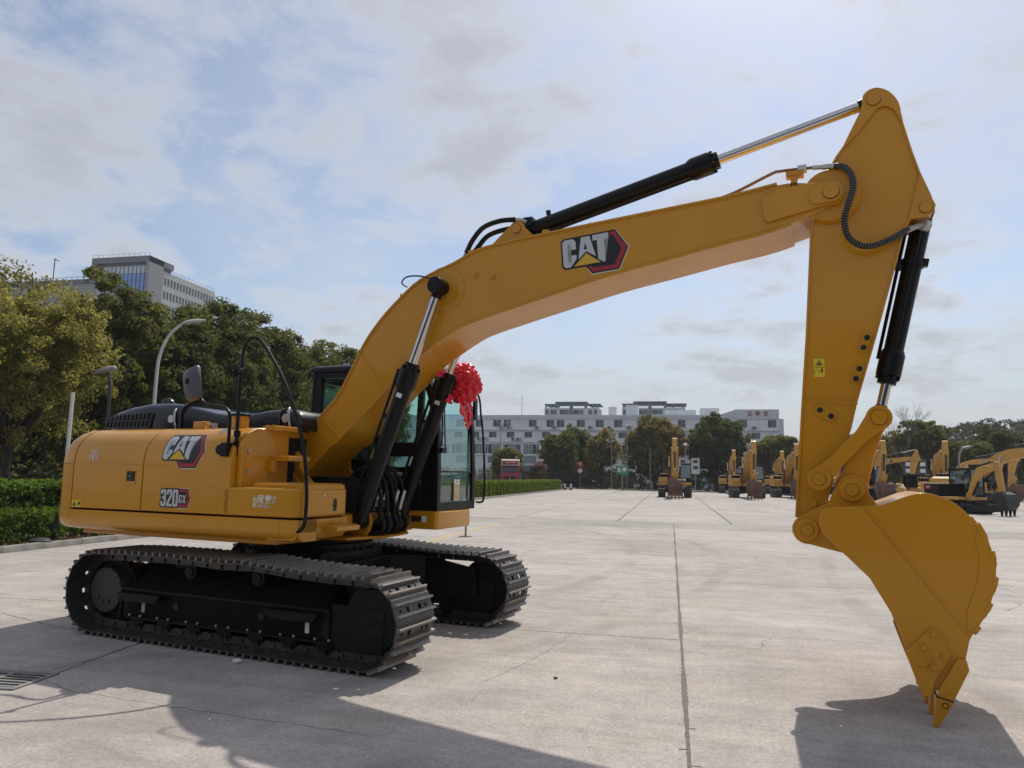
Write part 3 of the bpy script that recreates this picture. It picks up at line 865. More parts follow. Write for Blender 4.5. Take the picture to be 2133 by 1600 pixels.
gb.prism([(-2.33, 2.225), (-2.08, 2.27), (-1.65, 2.285), (-1.65, 2.297), (-2.08, 2.282), (-2.34, 2.237)], -0.845, -0.834)
gb.build('grille_bars', COVER, gro)
for x in (-1.30, 0.115):
    b = MB()
    b.tube([(x + 0.008, -0.795 if x < 0 else -0.60, 2.10), (x + 0.008, -0.83 if x < 0 else -0.63, 2.2), (x - 0.01, -0.815 if x < 0 else -0.62, 2.30), (x - 0.03, -0.78 if x < 0 else -0.59, 2.33)], 0.012, 8)
    b.cyl((x - 0.04, -0.815 if x < 0 else -0.615, 2.22), (x - 0.04, -0.835 if x < 0 else -0.635, 2.22), 0.045, n=16)
    b.build('cover_latch', ZINC, eco)
for x, w in ((-1.235, 0.02), (-0.02, 0.02)):
    b = MB().loft([rr(x + k * w, -0.815 if x < -1 else -0.625, 0.67 if x < -1 else 0.41, 2.10, 2.40 if x < -1 else 2.338, 0.13 if x < -1 else 0.1) for k in (0, 1)])
    b.build('cover_rib', COVER, eco, smooth=50)
MB().prism(arc(-1.80, 2.40, 0.10, 0, 175, 8), -0.52, -0.46).build('cover_fin', COVER, eco, bevel=0.02)
MB().box(-0.40, -0.14, -0.645, -0.47, 1.5, 2.09).build('dark_block', BLACKM, EX, bevel=0.02)  # plain dark block in the gap between tank and boom
# small yellow items on the hood
MB().box(-0.80, -0.66, -1.02, -0.92, 2.095, 2.17).build('lifting_lug', YELLOW, EX, bevel=0.005)
fc = MB().cyl((-0.20, -0.98, 2.09), (-0.20, -0.98, 2.215), 0.085, n=24)
fco = fc.build('filler_neck', YELLOW, EX)
MB().cyl((-0.20, -0.98, 2.215), (-0.20, -0.98, 2.24), 0.10, n=24).build('filler_cap', BLACK, fco, bevel=0.006)
MB().cyl((-0.52, -1.0, 2.09), (-0.52, -1.0, 2.15), 0.03, n=10).tube([(-0.66, -1.0, 2.10), (-0.62, -1.0, 2.145), (-0.55, -1.0, 2.14)], 0.008, 6).build('sensor', ZINC, EX)

# hydraulic tank front, steps, tool box
tk = MB().prism([(-1.30, 1.25), (-1.30, 1.93), (-1.24, 2.03), (-1.12, 2.085), (-0.65, 2.10), (-0.65, 1.25)], 0.102, 0.16, axis='x')
tko = tk.build('tank_front', YELLOW, EX, bevel=0.012)
def tread(x0, x1, y0, y1, z, parent, name='step'):
    o = MB().box(x0, x1, y0, y1, z - 0.045, z).build(name, YELLOW, parent, bevel=0.004)
    t = MB(); n = max(3, int((y1 - y0) / 0.035)); k2 = max(2, int((x1 - x0) / 0.06))
    for i in range(n):
        for j in range(k2):
            cx, cy = x0 + (j + 0.5) * (x1 - x0) / k2, y0 + (i + 0.5) * (y1 - y0) / n
            t.cyl((cx, cy, z - 0.002), (cx, cy, z + 0.012), 0.012, 0.008, n=6)
    t.build('tread_studs', YELLOW, o, kind='stuff')
    return o
tread(0.10, 0.26, -0.98, -0.62, 2.115, tko)
tread(0.15, 0.40, -0.92, -0.60, 1.815, tko)
tb = MB().prism([(0.025, -1.37), (0.84, -1.37), (0.91, -1.30), (0.91, -0.65), (0.025, -0.65)], 1.252, 1.515, axis='z')
tbo = tb.build('tool_box', YELLOW, EX, bevel=0.022, seg=3)
MB().box(0.915, 0.918, -1.24, -0.70, 1.275, 1.50).build('lid_panel', YELLOW, tbo, bevel=0.001)
MB().cyl((0.912, -0.84, 1.36), (0.921, -0.84, 1.36), 0.032, n=20).build('lock_hole', BLACKP, tbo)
MB().cyl((0.912, -0.84, 1.395), (0.921, -0.84, 1.395), 0.026, n=20).cyl((0.912, -0.84, 1.325), (0.921, -0.84, 1.325), 0.026, n=20).build('lock_hole', BLACKP, tbo)
MB().cyl((0.912, -1.02, 1.45), (0.925, -1.02, 1.45), 0.014, n=10).build('bolt', ZINC, tbo)
tread(0.33, 0.905, -1.30, -0.68, 1.55, tbo, 'tread_plate')
tread(0.90, 1.06, -0.98, -0.62, 1.165, frame_up)
for z in (1.86, 1.66, 1.40):
    MB().cyl((0.162, -1.22, z), (0.178, -1.22, z), 0.018, n=6).build('bolt', ZINC, tko)
MB().box(0.16, 0.22, -0.95, -0.88, 1.66, 1.78).build('lug', YELLOW, tko, bevel=0.004)

# mirror, its arm, and the handrail
ra = MB().tube(spline([(0.02, -1.34, 1.86), (0.02, -1.34, 2.16), (-0.03, -1.33, 2.25), (-0.12, -1.32, 2.285), (-0.28, -1.31, 2.30), (-0.38, -1.31, 2.34), (-0.43, -1.31, 2.42), (-0.44, -1.31, 2.52)], 6), 0.017, 10)
ra.box(-0.02, 0.06, -1.40, -1.32, 1.80, 1.93)
ra.cyl((-0.05, -1.38, 1.865), (-0.05, -1.33, 1.865), 0.05, n=12)
ra.build('mirror_arm', BLACK, EX, bevel=0.004)
mi = MB()
mi.loft([[(x * s1 * 0.135, y, z * s1 * 0.19) for x, z in [(-1, -0.82), (-0.8, -1), (0.8, -1), (1, -0.82), (1, 0.82), (0.8, 1), (-0.8, 1), (-1, 0.82)]] for y, s1 in ((-0.075, 0.60), (-0.05, 0.85), (-0.015, 0.97), (0.02, 1.0), (0.03, 0.98))])
mio = mi.build('mirror', mat('grey_plastic', (0.085, 0.087, 0.10), 0.45, var=0.08), EX, smooth=40, loc=(-0.50, -1.33, 2.52), rot=(R(4), R(-10), R(-16)))
mio.scale = (0.86, 0.9, 0.88)
MB().box(-0.12, 0.12, 0.031, 0.034, -0.17, 0.17).build('mirror_glass', CHROME, mio)
MB().box(0.0, 0.05, -0.10, -0.06, -0.01, 0.05).build('mirror_clamp', BLACK, mio, bevel=0.008)
hr = MB().tube(spline([(0.085, -1.30, 1.80), (0.08, -1.30, 2.1), (0.06, -1.28, 2.5), (0.055, -1.26, 2.80), (0.075, -1.25, 2.90), (0.13, -1.245, 2.955), (0.20, -1.24, 2.955), (0.27, -1.24, 2.91), (0.42, -1.25, 2.74), (0.60, -1.27, 2.50), (0.78, -1.29, 2.17), (0.90, -1.30, 1.83), (0.955, -1.31, 1.50), (0.965, -1.32, 1.27), (0.945, -1.32, 1.18), (0.89, -1.32, 1.135), (0.82, -1.32, 1.125)], 5), 0.0175, 10)
for z in (1.92, 2.02): hr.cyl((0.085, -1.30, z - 0.03), (0.085, -1.30, z + 0.03), 0.032, n=10)
hr.cyl((0.085, -1.30, 2.62), (0.045, -1.30, 2.66), 0.03, 0.018, n=10)
hro = hr.build('handrail', BLACK, EX)
MB().cyl((0.085, -1.32, 1.835), (0.085, -1.345, 1.835), 0.017, n=8).build('bolt', ZINC, hro)

# printed marks on the body
LW = 0.0053
def on_hood(x0, ztop, w):
    return lambda u, v, lift: Vector((x0 + u * w, hood_y(ztop - v * w) - 0.0025 - lift, ztop - v * w))
link('brand_logo', logo_mesh('brand_logo', on_hood(-0.80, 2.00, LW), [k * 4.0 - 2 for k in range(16)]), doors[1])
def plate_text(polys, x0, z0, w, y, mats, name, parent):
    m = MB()
    for pts, mi, lift in polys: m.flat([(x0 + u * w, z0 - v * w) for u, v in pts], y - 0.0012 * lift, mi=mi)
    return m.build(name, mats, parent, smooth=0, fix=False)
D3 = [(2, 0), (16, 0), (19, 4), (19, 18), (16.5, 21.5), (19, 25), (19, 41), (16, 45), (2, 45), (-1, 41), (-1, 31), (6.5, 31), (6.5, 38), (11.5, 38), (11.5, 26), (6, 26), (6, 18), (11.5, 18), (11.5, 7), (6.5, 7), (6.5, 13), (-1, 13), (-1, 4)]
D2 = [(24, 0), (38, 0), (41, 4), (41, 18), (30, 36), (30, 38), (41, 38), (41, 45), (21.5, 45), (21.5, 36), (33.5, 16), (33.5, 7), (28.5, 7), (28.5, 14), (21.5, 14), (21.5, 4)]
D0 = [(46, 0), (60, 0), (63, 4), (63, 41), (60, 45), (46, 45), (43, 41), (43, 4)]
D0h = [(50.5, 7.5), (55.5, 7.5), (55.5, 37.5), (50.5, 37.5)]
G_ = [(68, 14), (76, 14), (77.5, 16), (77.5, 20), (74, 20), (74, 17), (70, 17), (70, 32), (74, 32), (74, 27), (72, 27), (72, 24), (77.5, 24), (77.5, 33), (76, 35), (68, 35), (66, 33), (66, 16)]
X_ = [(79.5, 14), (83.5, 14), (85.5, 20), (87.5, 14), (91.5, 14), (87.5, 24.5), (91.5, 35), (87.5, 35), (85.5, 29), (83.5, 35), (79.5, 35), (83.5, 24.5)]
mpoly = [([(62, -5), (97, -5), (108, 22), (97, 50), (62, 50)], 4, 0), ([(62, -3), (96, -3), (106, 22), (96, 48), (62, 48)], 0, 1), ([(64, -1), (95, -1), (104, 22), (95, 46), (64, 46)], 1, 2), ([(64, 6), (91, 6), (97, 22), (91, 39), (64, 39)], 0, 3),
         ([(-3, 0), (1, -3), (61, -3), (66, 0), (66, 45), (61, 48), (1, 48), (-4, 44), (-4, 28), (2, 22), (-4, 16)], 0, 3.5), (D3, 2, 4.5), (D2, 2, 4.5), (D0, 2, 4.5), (D0h, 0, 5.5), (G_, 2, 4.5), (X_, 2, 4.5)]
plate_text(mpoly, -0.772, 1.475, 0.00365, -1.3725, (BLACKP, REDP, SILVER, YELP, CREAM), 'model_badge', doors[1])
def sticker(x0, x1, z0, z1, y, m, name, parent, lift=0.0):
    return MB().box(x0, x1, y - 0.0015 - lift, y - 0.0005 - lift, z0, z1).build(name, m, parent, smooth=0)
st = sticker(-2.07, -1.93, 1.265, 1.335, -1.371, WARNY, 'warning_label', doors[0])
MB().flat([(-2.06, 1.275), (-2.005, 1.275), (-2.0325, 1.327)], -1.3742).flat([(-1.99, 1.285), (-1.94, 1.285), (-1.94, 1.32), (-1.965, 1.32)], -1.3742).build('symbol', mat('label_ink', (0.08, 0.06, 0.01), 0.5), st, fix=False)
RX = (R(90), 0, 0)
text_obj('保质享安心', 0.026, WHITE, (-1.80, hood_y(1.845) - 0.005, 1.845), (R(82), 0, 0), doors[0])
text_obj('发动机质量', 0.022, WHITE, (-1.80, hood_y(1.817) - 0.005, 1.817), (R(84), 0, 0), doors[0])
text_obj('0', 0.075, WHITE, (-1.805, hood_y(1.775) - 0.005, 1.775), (R(86), 0, 0), doors[0], sx=0.8, offset=0.002)
text_obj('担\n护', 0.028, WHITE, (-1.85, hood_y(1.775) - 0.005, 1.775), (R(86), 0, 0), doors[0])
text_obj('后顾\n无忧', 0.026, WHITE, (-1.755, hood_y(1.775) - 0.005, 1.775), (R(86), 0, 0), doors[0])
text_obj('尿素', 0.085, WHITE, (0.53, -1.373, 1.405), RX, tbo, offset=0.0015)
text_obj('省时省心', 0.038, WHITE, (0.53, -1.373, 1.345), RX, tbo)
text_obj('不用\n加', 0.034, WHITE, (0.635, -1.373, 1.405), RX, tbo)
sticker(0.395, 0.44, 1.335, 1.43, -1.3705, mat('faint_white_print', (0.62, 0.52, 0.30), 0.5), 'label', tbo)

# ---- cab (y 0.4 .. 1.4)
base = MB().prism([(-0.55, 0.47), (1.27, 0.47), (1.30, 0.50), (1.30, 1.25), (1.24, 1.36), (1.10, 1.40), (-0.55, 1.40)], 1.06, 1.262, axis='z')
cbo = base.build('cab_deck', YELLOW, EX, bevel=0.035, seg=4)
sticker(0.86, 1.10, 1.14, 1.205, 0.469, BLACKP, 'black_label', cbo)
sticker(1.105, 1.165, 1.14, 1.205, 0.469, WHITE, 'white_label', cbo)
lab = MB()
for z in (1.155, 1.17, 1.185): lab.box(0.98, 1.09, 0.4655, 0.467, z, z + 0.003)
lab.build('print_lines', mat('faint_red_print', (0.18, 0.05, 0.04), 0.5), cbo, smooth=0)
CAB = empty('cab'); CAB.parent = EX
Y0, Y1 = 0.51, 1.37
def fz(z):
    """x of the cab front at height z"""
    for (x0, z0), (x1, z1) in zip(FRONT, FRONT[1:]):
        if z <= z1: return x0 + (x1 - x0) * (z - z0) / (z1 - z0)
    return FRONT[-1][0]
FRONT = [(1.285, 1.262), (1.285, 1.70), (1.265, 2.2), (1.225, 2.5), (1.12, 2.78), (1.05, 2.87)]
def wallpanel(y0, y1):
    """cab side wall: pillars and panels round the openings"""
    m = MB()
    m.prism([(-0.50, 1.262), (1.285, 1.262), (1.285, 1.46), (0.70, 1.46), (0.62, 1.52), (0.50, 1.80), (-0.50, 1.86)], y0, y1)      # lower panel
    m.prism([(-0.50, 1.86), (-0.36, 1.85), (-0.36, 2.82), (-0.50, 2.87)], y0, y1)                                     # rear pillar
    m.prism([(0.42, 1.80), (0.62, 1.52), (0.66, 2.80), (0.50, 2.80)], y0, y1)                                         # middle pillar
    m.prism([(0.62, 1.86), (1.24, 1.86), (1.24, 2.02), (0.62, 2.02)], y0, y1)                                         # sill above the lower pane
    m.prism([(1.04, 1.46), (1.285, 1.46), (1.285, 1.86), (1.04, 1.90), (1.06, 1.78), (1.07, 1.55)], y0, y1)
    m.prism([(-0.50, 2.80), (0.72, 2.78), (1.12, 2.74), (1.05, 2.88), (-0.50, 2.88)], y0, y1)                         # head rail
    m.prism([(1.205, 1.60), (1.285, 1.60), (1.285, 1.70), (1.265, 2.2), (1.225, 2.5), (1.12, 2.78), (1.03, 2.78), (1.14, 2.5), (1.185, 2.2)], y0, y1)
    return m
nw = wallpanel(Y0 - 0.03, Y0 + 0.03).build('side_wall', BLACK, CAB, bevel=0.008)
fm = MB()
for pp_ in ([(-0.50, 1.262), (1.285, 1.262), (1.285, 1.36), (0.55, 1.38), (0.45, 1.62), (-0.50, 1.70)], [(-0.50, 1.70), (-0.40, 1.70), (-0.40, 2.82), (-0.50, 2.87)], [(0.44, 1.62), (0.52, 1.40), (0.56, 2.80), (0.48, 2.80)], [(-0.50, 2.80), (0.72, 2.78), (1.12, 2.74), (1.05, 2.88), (-0.50, 2.88)], [(1.225, 1.36), (1.285, 1.36), (1.285, 1.70), (1.265, 2.2), (1.225, 2.5), (1.12, 2.78), (1.06, 2.78), (1.16, 2.5), (1.205, 2.2)]):
    fm.prism(pp_, Y1 - 0.03, Y1 + 0.03)
fw = fm.build('side_wall', BLACK, CAB, bevel=0.008)
MB().prism([(0.54, 1.37), (1.23, 1.36), (1.205, 2.2), (1.16, 2.5), (1.06, 2.78), (0.56, 2.79)], Y1 - 0.003, Y1 + 0.003).build('door_glass', CABGLASS, fw, smooth=0)
MB().prism([(-0.40, 1.70), (0.45, 1.62), (0.48, 2.80), (-0.40, 2.81)], Y1 - 0.003, Y1 + 0.003).build('door_glass', CABGLASS, fw, smooth=0)
MB().box(-0.44, 0.0, Y0 - 0.032, Y0 - 0.03, 1.30, 1.62).build('access_panel', BLACKM, nw, bevel=0.001)
MB().box(0.60, 1.10, Y0 - 0.034, Y0 - 0.030, 1.30, 1.56).build('access_panel', BLACKM, nw, bevel=0.001)
for w, y in ((nw, Y0),):
    MB().prism([(-0.36, 1.85), (0.46, 1.80), (0.52, 2.80), (-0.36, 2.81)], y - 0.004, y + 0.004).build('side_glass', CABGLASS, w, smooth=0)
    MB().prism([(0.64, 2.0), (1.20, 2.0), (1.185, 2.2), (1.14, 2.5), (1.03, 2.78), (0.66, 2.79)], y - 0.004, y + 0.004).build('side_glass', CABGLASS, w, smooth=0)
    MB().prism([(0.64, 1.46), (1.08, 1.46), (1.08, 1.88), (0.62, 1.88)], y - 0.004, y + 0.004).build('quarter_glass', CABGLASS, w, smooth=0)
    MB().tube([(-0.33, y - 0.034, 1.93), (-0.345, y - 0.034, 2.7), (-0.30, y - 0.034, 2.775), (0.40, y - 0.034, 2.77)], 0.010, 6).build('window_seal', BLACKM, w)
rf = MB().loft([[(x, y, z) for x, y in [(-0.53 + i, Y0 - 0.05 + i), (1.05 - i * 1.4, Y0 - 0.05 + i), (1.08 - i * 1.4, Y0 + 0.03 + i * .5), (1.08 - i * 1.4, Y1 - 0.03 - i * .5), (1.05 - i * 1.4, Y1 + 0.05 - i), (-0.53 + i, Y1 + 0.05 - i)]] for z, i in ((2.865, 0.0), (2.91, 0.0), (2.94, 0.02), (2.955, 0.06))])
rfo = rf.build('cab_roof', BLACK, CAB, bevel=0.008)
MB().box(-0.35, 0.5, Y0 + 0.15, Y1 - 0.15, 2.95, 2.975).build('roof_hatch', BLACKM, rfo, bevel=0.01)
rw = MB().box(-0.50, -0.44, Y0 - 0.03, Y1 + 0.03, 1.262, 1.95).box(-0.50, -0.44, Y0 - 0.03, Y0 + 0.09, 1.95, 2.87).box(-0.50, -0.44, Y1 - 0.09, Y1 + 0.03, 1.95, 2.87).box(-0.50, -0.44, Y0, Y1, 2.76, 2.87)
rwo = rw.build('rear_wall', BLACK, CAB, bevel=0.006)
MB().box(-0.474, -0.466, Y0 + 0.09, Y1 - 0.09, 1.95, 2.76).build('rear_glass', CABGLASS, rwo, smooth=0)
# front frame and glass
ff = MB()
for y in (Y0, Y1):
    a, b = (y - 0.032, y + 0.045) if y == Y0 else (y - 0.045, y + 0.032)
    ff.loft([[(x + 0.006, a, z), (x + 0.006, b, z), (x - 0.06, b, z), (x - 0.06, a, z)] for x, z in FRONT])
ff.prism([(1.22, 1.262), (1.293, 1.262), (1.293, 1.36), (1.22, 1.36)], Y0, Y1)
ff.prism([(1.03, 2.80), (1.125, 2.79), (1.06, 2.90), (1.0, 2.90)], Y0, Y1)
ffo = ff.build('front_frame', BLACK, CAB, bevel=0.008)
def pane(z0, z1, name, off=0.0):
    zs = [z0] + [z for x, z in FRONT if z0 < z < z1] + [z1]
    rings = []
    for z in zs:
        x = fz(z) - 0.012 + off
        rings.append([(x, Y0 + 0.04, z), (x, Y1 - 0.04, z), (x - 0.006, Y1 - 0.04, z), (x - 0.006, Y0 + 0.04, z)])
    return MB().loft(rings).build(name, CABGLASS2, CAB, smooth=40)
pane(1.70, 2.82, 'windshield')
pane(1.36, 1.69, 'lower_windshield')
MB().box(1.262, 1.285, Y0 + 0.04, Y1 - 0.04, 1.688, 1.706).build('glass_seal', BLACK, ffo)
wi = MB().tube([(1.305, 0.52, 1.98), (1.30, 0.53, 2.3), (1.275, 0.54, 2.56)], 0.010, 6).tube([(1.318, 0.58, 1.92), (1.312, 0.565, 2.2), (1.30, 0.56, 2.5)], 0.008, 6).box(1.30, 1.325, 0.50, 0.60, 1.90, 1.96)
wi.build('wiper', BLACK, CAB)
hl = MB().tube(spline([(1.30, 1.405, 1.34), (1.36, 1.44, 1.34), (1.385, 1.45, 1.40), (1.385, 1.455, 1.75), (1.35, 1.46, 2.2), (1.32, 1.46, 2.40), (1.30, 1.46, 2.58), (1.27, 1.45, 2.66), (1.24, 1.42, 2.66), (1.22, 1.405, 2.60)], 5), 0.013, 8)
hl.build('grab_rail', BLACK, CAB)
mr = MB().box(1.20, 1.235, 1.46, 1.54, 2.34, 2.62).tube([(1.18, 1.40, 2.5), (1.2, 1.46, 2.5)], 0.012, 6)
mr.build('cab_mirror', BLACK, CAB, bevel=0.01)
# interior
se = MB().box(-0.05, 0.45, 0.68, 1.15, 1.55, 1.68).prism([(-0.05, 1.66), (0.12, 1.68), (0.02, 2.35), (-0.12, 2.35)], 0.68, 1.15).box(-0.05, 0.45, 0.70, 1.13, 1.262, 1.55)
se.build('seat', mat('seat_fabric', (0.02, 0.02, 0.022), 0.8), CAB, bevel=0.04, seg=3)
cs = MB().box(-0.05, 0.55, 0.48, 0.64, 1.262, 1.75).box(-0.05, 0.55, 1.19, 1.33, 1.262, 1.75).cyl((0.50, 0.56, 1.75), (0.53, 0.56, 1.93), 0.02, n=8).cyl((0.50, 1.26, 1.75), (0.53, 1.26, 1.93), 0.02, n=8)
cs.build('console', BLACKM, CAB, bevel=0.02)
mon = MB().box(1.0, 1.05, 0.50, 0.68, 1.85, 1.98).tube([(1.03, 0.6, 1.3), (1.03, 0.6, 1.86)], 0.015, 6)
mon.build('monitor', BLACKM, CAB, bevel=0.01)
MB().box(0.85, 1.2, 0.6, 1.2, 1.262, 1.30).tube([(1.0, 0.8, 1.3), (0.95, 0.8, 1.62)], 0.012, 6).tube([(1.0, 1.0, 1.3), (0.95, 1.0, 1.62)], 0.012, 6).build('pedals', BLACKM, CAB)
MB().prism([(1.03, 2.80), (1.12, 2.70), (1.16, 2.56), (1.13, 2.56), (1.0, 2.76)], 0.52, 1.28).build('sun_visor', glass('smoked_visor', (0.10, 0.22, 0.20)), CAB)
# price card behind the lower glass
pc = MB().box(1.288, 1.2905, 0.86, 1.0, 1.365, 1.61)
pco = pc.build('price_card', mat('tan_card', (0.62, 0.45, 0.24), 0.5), CAB, bevel=0.001)
MB().box(1.2908, 1.2915, 0.862, 0.998, 1.555, 1.608).build('card_header', WHITE, pco)
text_obj('12.0', 0.085, WHITE, (1.2922, 0.93, 1.475), (R(90), 0, R(90)), pco, sx=0.62, offset=0.001)
text_obj('K', 0.035, BLACKP, (1.2926, 0.93, 1.58), (R(90), 0, R(90)), pco)
# ---- boom (side plates at y = +-0.30)
BT = [(-0.13, 1.80), (-0.08, 1.885), (0.076, 2.04), (0.278, 2.285), (0.458, 2.463), (0.617, 2.725), (0.775, 3.013), (0.969, 3.262), (1.209, 3.485), (1.458, 3.665), (1.836, 3.80), (2.004, 3.872), (2.175, 3.925), (2.581, 3.968), (3.0, 4.004), (4.057, 4.084), (4.477, 4.115), (4.779, 4.150), (5.031, 4.178), (5.31, 4.135)]
BB = [(5.30, 3.885), (5.243, 3.858), (5.05, 3.80), (4.816, 3.742), (4.47, 3.69), (4.053, 3.613), (3.442, 3.505), (2.894, 3.375), (2.567, 3.298), (2.271, 3.225), (2.077, 3.176), (1.895, 3.11), (1.608, 2.951), (1.438, 2.836), (1.075, 2.511), (0.591, 2.082), (0.202, 1.740)]
BT2 = [(p.x, p.z) for p in spline([(x, 0, z) for x, z in BT], 3)]
BB2 = [(p.x, p.z) for p in spline([(x, 0, z) for x, z in BB], 3)]
TIP = arc(5.37, 4.03, 0.115, 70, -110, 10)
FOOT = arc(-0.005, 1.715, 0.155, 300, 140, 10)
def shrink(poly, d):
    out = []
    n = len(poly)
    for i in range(n):
        a, b, c = Vector(poly[i - 1]), Vector(poly[i]), Vector(poly[(i + 1) % n])
        t = (c - a)
        if t.length < 1e-6: out.append(tuple(b)); continue
        t.normalize()
        nn = Vector((t.y, -t.x))
        out.append(tuple(b + nn * d))
    return out
bpoly = BT2[1:-1] + TIP[1:-1] + BB2[1:-1] + FOOT[1:-1]
bm_ = MB().prism(shrink(bpoly, 0.012), -0.285, 0.285)
boom = bm_.build('boom', YELLOW, EX, smooth=25)
def flange(pl, y, th, name='flange', parent=None, mt=None):
    m = MB()
    P = [Vector((x, z)) for x, z in pl]
    rings = []
    for i, p in enumerate(P):
        t = (P[min(i + 1, len(P) - 1)] - P[max(i - 1, 0)]).normalized()
        n = Vector((-t.y, t.x))
        a, b = p + n * th * 0.5, p - n * th * 0.5
        rings.append([(a.x, -y, a.y), (a.x, y, a.y), (b.x, y, b.y), (b.x, -y, b.y)])
    m.loft(rings)
    return m.build(name, mt or YELLOW, parent, bevel=0.003, smooth=30)
flange(BT2[3:-4], 0.30, 0.022, parent=boom)
flange(BB2[6:-2], 0.30, 0.022, parent=boom)
for s in (-1, 1):
    wb = MB()
    for pl_, sg in ((BT2[4:-5], -1), (BB2[7:-3], -1)):
        P = [Vector(p) for p in pl_]; Q_ = []
        for i_, p in enumerate(P):
            t = (P[min(i_ + 1, len(P) - 1)] - P[max(i_ - 1, 0)]).normalized(); n_ = Vector((t.y, -t.x))
            q_ = p + n_ * 0.018; Q_.append((q_.x, s * 0.286, q_.y))
        wb.tube(Q_, 0.0085, 6)
    wb.build('weld_bead', YELLOW, boom, kind='stuff')
# tip bosses, reinforcing plates, foot
for s in (-1, 1):
    tp = MB()
    y0, y1 = s * 0.285, s * 0.315
    tp.prism([(4.835, 3.86), (4.87, 3.838), (5.20, 3.905), (5.30, 3.925)] + arc(5.37, 4.03, 0.105, -105, 95, 12) + [(5.20, 4.135), (4.95, 4.12), (4.82, 4.05)], y0, y1)
    tp.prism([(5.19, 4.00), (5.215, 3.945), (5.25, 3.94)] + arc(5.37, 4.03, 0.09, -95, 95, 12) + [(5.22, 4.09)], s * 0.315, s * 0.335)
    tp.build('end_plate', YELLOW, boom, bevel=0.006)
for s in (-1, 1):
    rg = MB().cyl((1.73, s * 0.284, 3.54), (1.73, s * 0.292, 3.54), 0.235, n=48).cyl((1.73, s * 0.29, 3.54), (1.73, s * 0.315, 3.54), 0.14, 0.13, n=36)
    rg.build('pin_boss', YELLOW, boom, bevel=0.006)
    sm = MB()
    for (a, b) in (((0.30, 2.235), (0.52, 2.03)), ((0.75, 2.94), (1.05, 2.52))):
        A, Bq = Vector((a[0], s * 0.287, a[1])), Vector((b[0], s * 0.287, b[1]))
        sm.tube([A, A.lerp(Bq, 0.5), Bq], 0.009, 6)
    sm.build('weld_seam', YELLOW, boom, kind='stuff')
MB().cyl((-0.005, -0.40, 1.715), (-0.005, 0.40, 1.715), 0.13, n=32).build('foot_boss', YELLOW, boom, bevel=0.008)
def pinhead(c, y, r, parent, s=-1, rim=True):
    p = MB().cyl((c[0], y, c[1]), (c[0], y + s * 0.016, c[1]), r, n=36)
    o = p.build('pin', YELLOW, parent, bevel=0.003)
    q = MB()
    n = 40
    for ra, rb in ((r * 0.99, r * 1.07),):
        vs = []
        for k in range(n):
            a = 2 * math.pi * k / n
            vs += [(c[0] + ra * math.cos(a), y + s * 0.0015, c[1] + ra * math.sin(a)), (c[0] + rb * math.cos(a), y + s * 0.0015, c[1] + rb * math.sin(a))]
        q.add(vs, [(2 * k, 2 * k + 1, (2 * k + 3) % (2 * n), (2 * k + 2) % (2 * n)) for k in range(n)])
    q.build('pin_gap', BLACKP, o, smooth=0)
    MB().cyl((c[0], y + s * 0.015, c[1]), (c[0], y + s * 0.018, c[1]), r * 0.06, n=10).build('centre_hole', BLACKP, o)
    return o
pinhead((5.365, 4.03), -0.335, 0.062, boom)
ang = math.atan2(4.084 - 4.004, 4.057 - 3.0)
def on_boom(u, v, lift):
    w = 0.0062
    e, n = Vector((math.cos(ang), 0, math.sin(ang))), Vector((math.sin(ang), 0, -math.cos(ang)))
    return Vector((3.005, -0.2875 - lift, 3.895)) + e * (u * w) + n * (v * w)
link('brand_logo', logo_mesh('brand_logo', on_boom), boom)
for x, z in ((2.09, 3.66), (2.28, 3.62)):
    MB().box(x - 0.025, x + 0.025, -0.30, -0.284, z - 0.025, z + 0.02).cyl((x, -0.3, z), (x, -0.312, z), 0.012, n=8).build('clip_boss', YELLOW, boom, bevel=0.004)
bk = MB().prism([(5.06, 4.16), (5.10, 4.16), (5.12, 4.20), (5.16, 4.235), (5.16, 4.265), (5.02, 4.265), (5.02, 4.235), (5.055, 4.20), (5.07, 4.02), (5.04, 4.02)], -0.30, -0.288)
bk.prism([(5.02, 4.225), (5.16, 4.225), (5.16, 4.262), (5.02, 4.262)], -0.31, -0.2)
bk.build('pipe_bracket', YELLOW, boom, bevel=0.003)
pb = MB().box(5.115, 5.185, -0.32, -0.23, 4.255, 4.30)
pb.build('pipe_clamp', ZINC, boom, bevel=0.004)
MB().tube(spline([(4.45, -0.22, 4.135), (4.62, -0.24, 4.175), (4.90, -0.27, 4.275), (4.98, -0.275, 4.287), (5.25, -0.275, 4.278)], 6), 0.014, 8).build('steel_pipe', mat('brown_pipe_paint', (0.33, 0.14, 0.06), 0.45), boom)
MB().cyl((5.23, -0.275, 4.278), (5.33, -0.275, 4.270), 0.020, n=8).cyl((5.31, -0.275, 4.271), (5.42, -0.278, 4.262), 0.026, n=8).build('hose_fitting', ZINC, boom)
HS = spline([(5.40, -0.285, 4.262), (5.47, -0.30, 4.235), (5.52, -0.33, 4.15), (5.53, -0.36, 4.03), (5.485, -0.37, 3.88), (5.455, -0.36, 3.76), (5.48, -0.34, 3.63), (5.56, -0.32, 3.555), (5.66, -0.30, 3.545), (5.80, -0.26, 3.60), (5.92, -0.20, 3.68)], 8)
ho = MB().tube(HS, 0.024, 12).build('hose', RUBBER, boom)
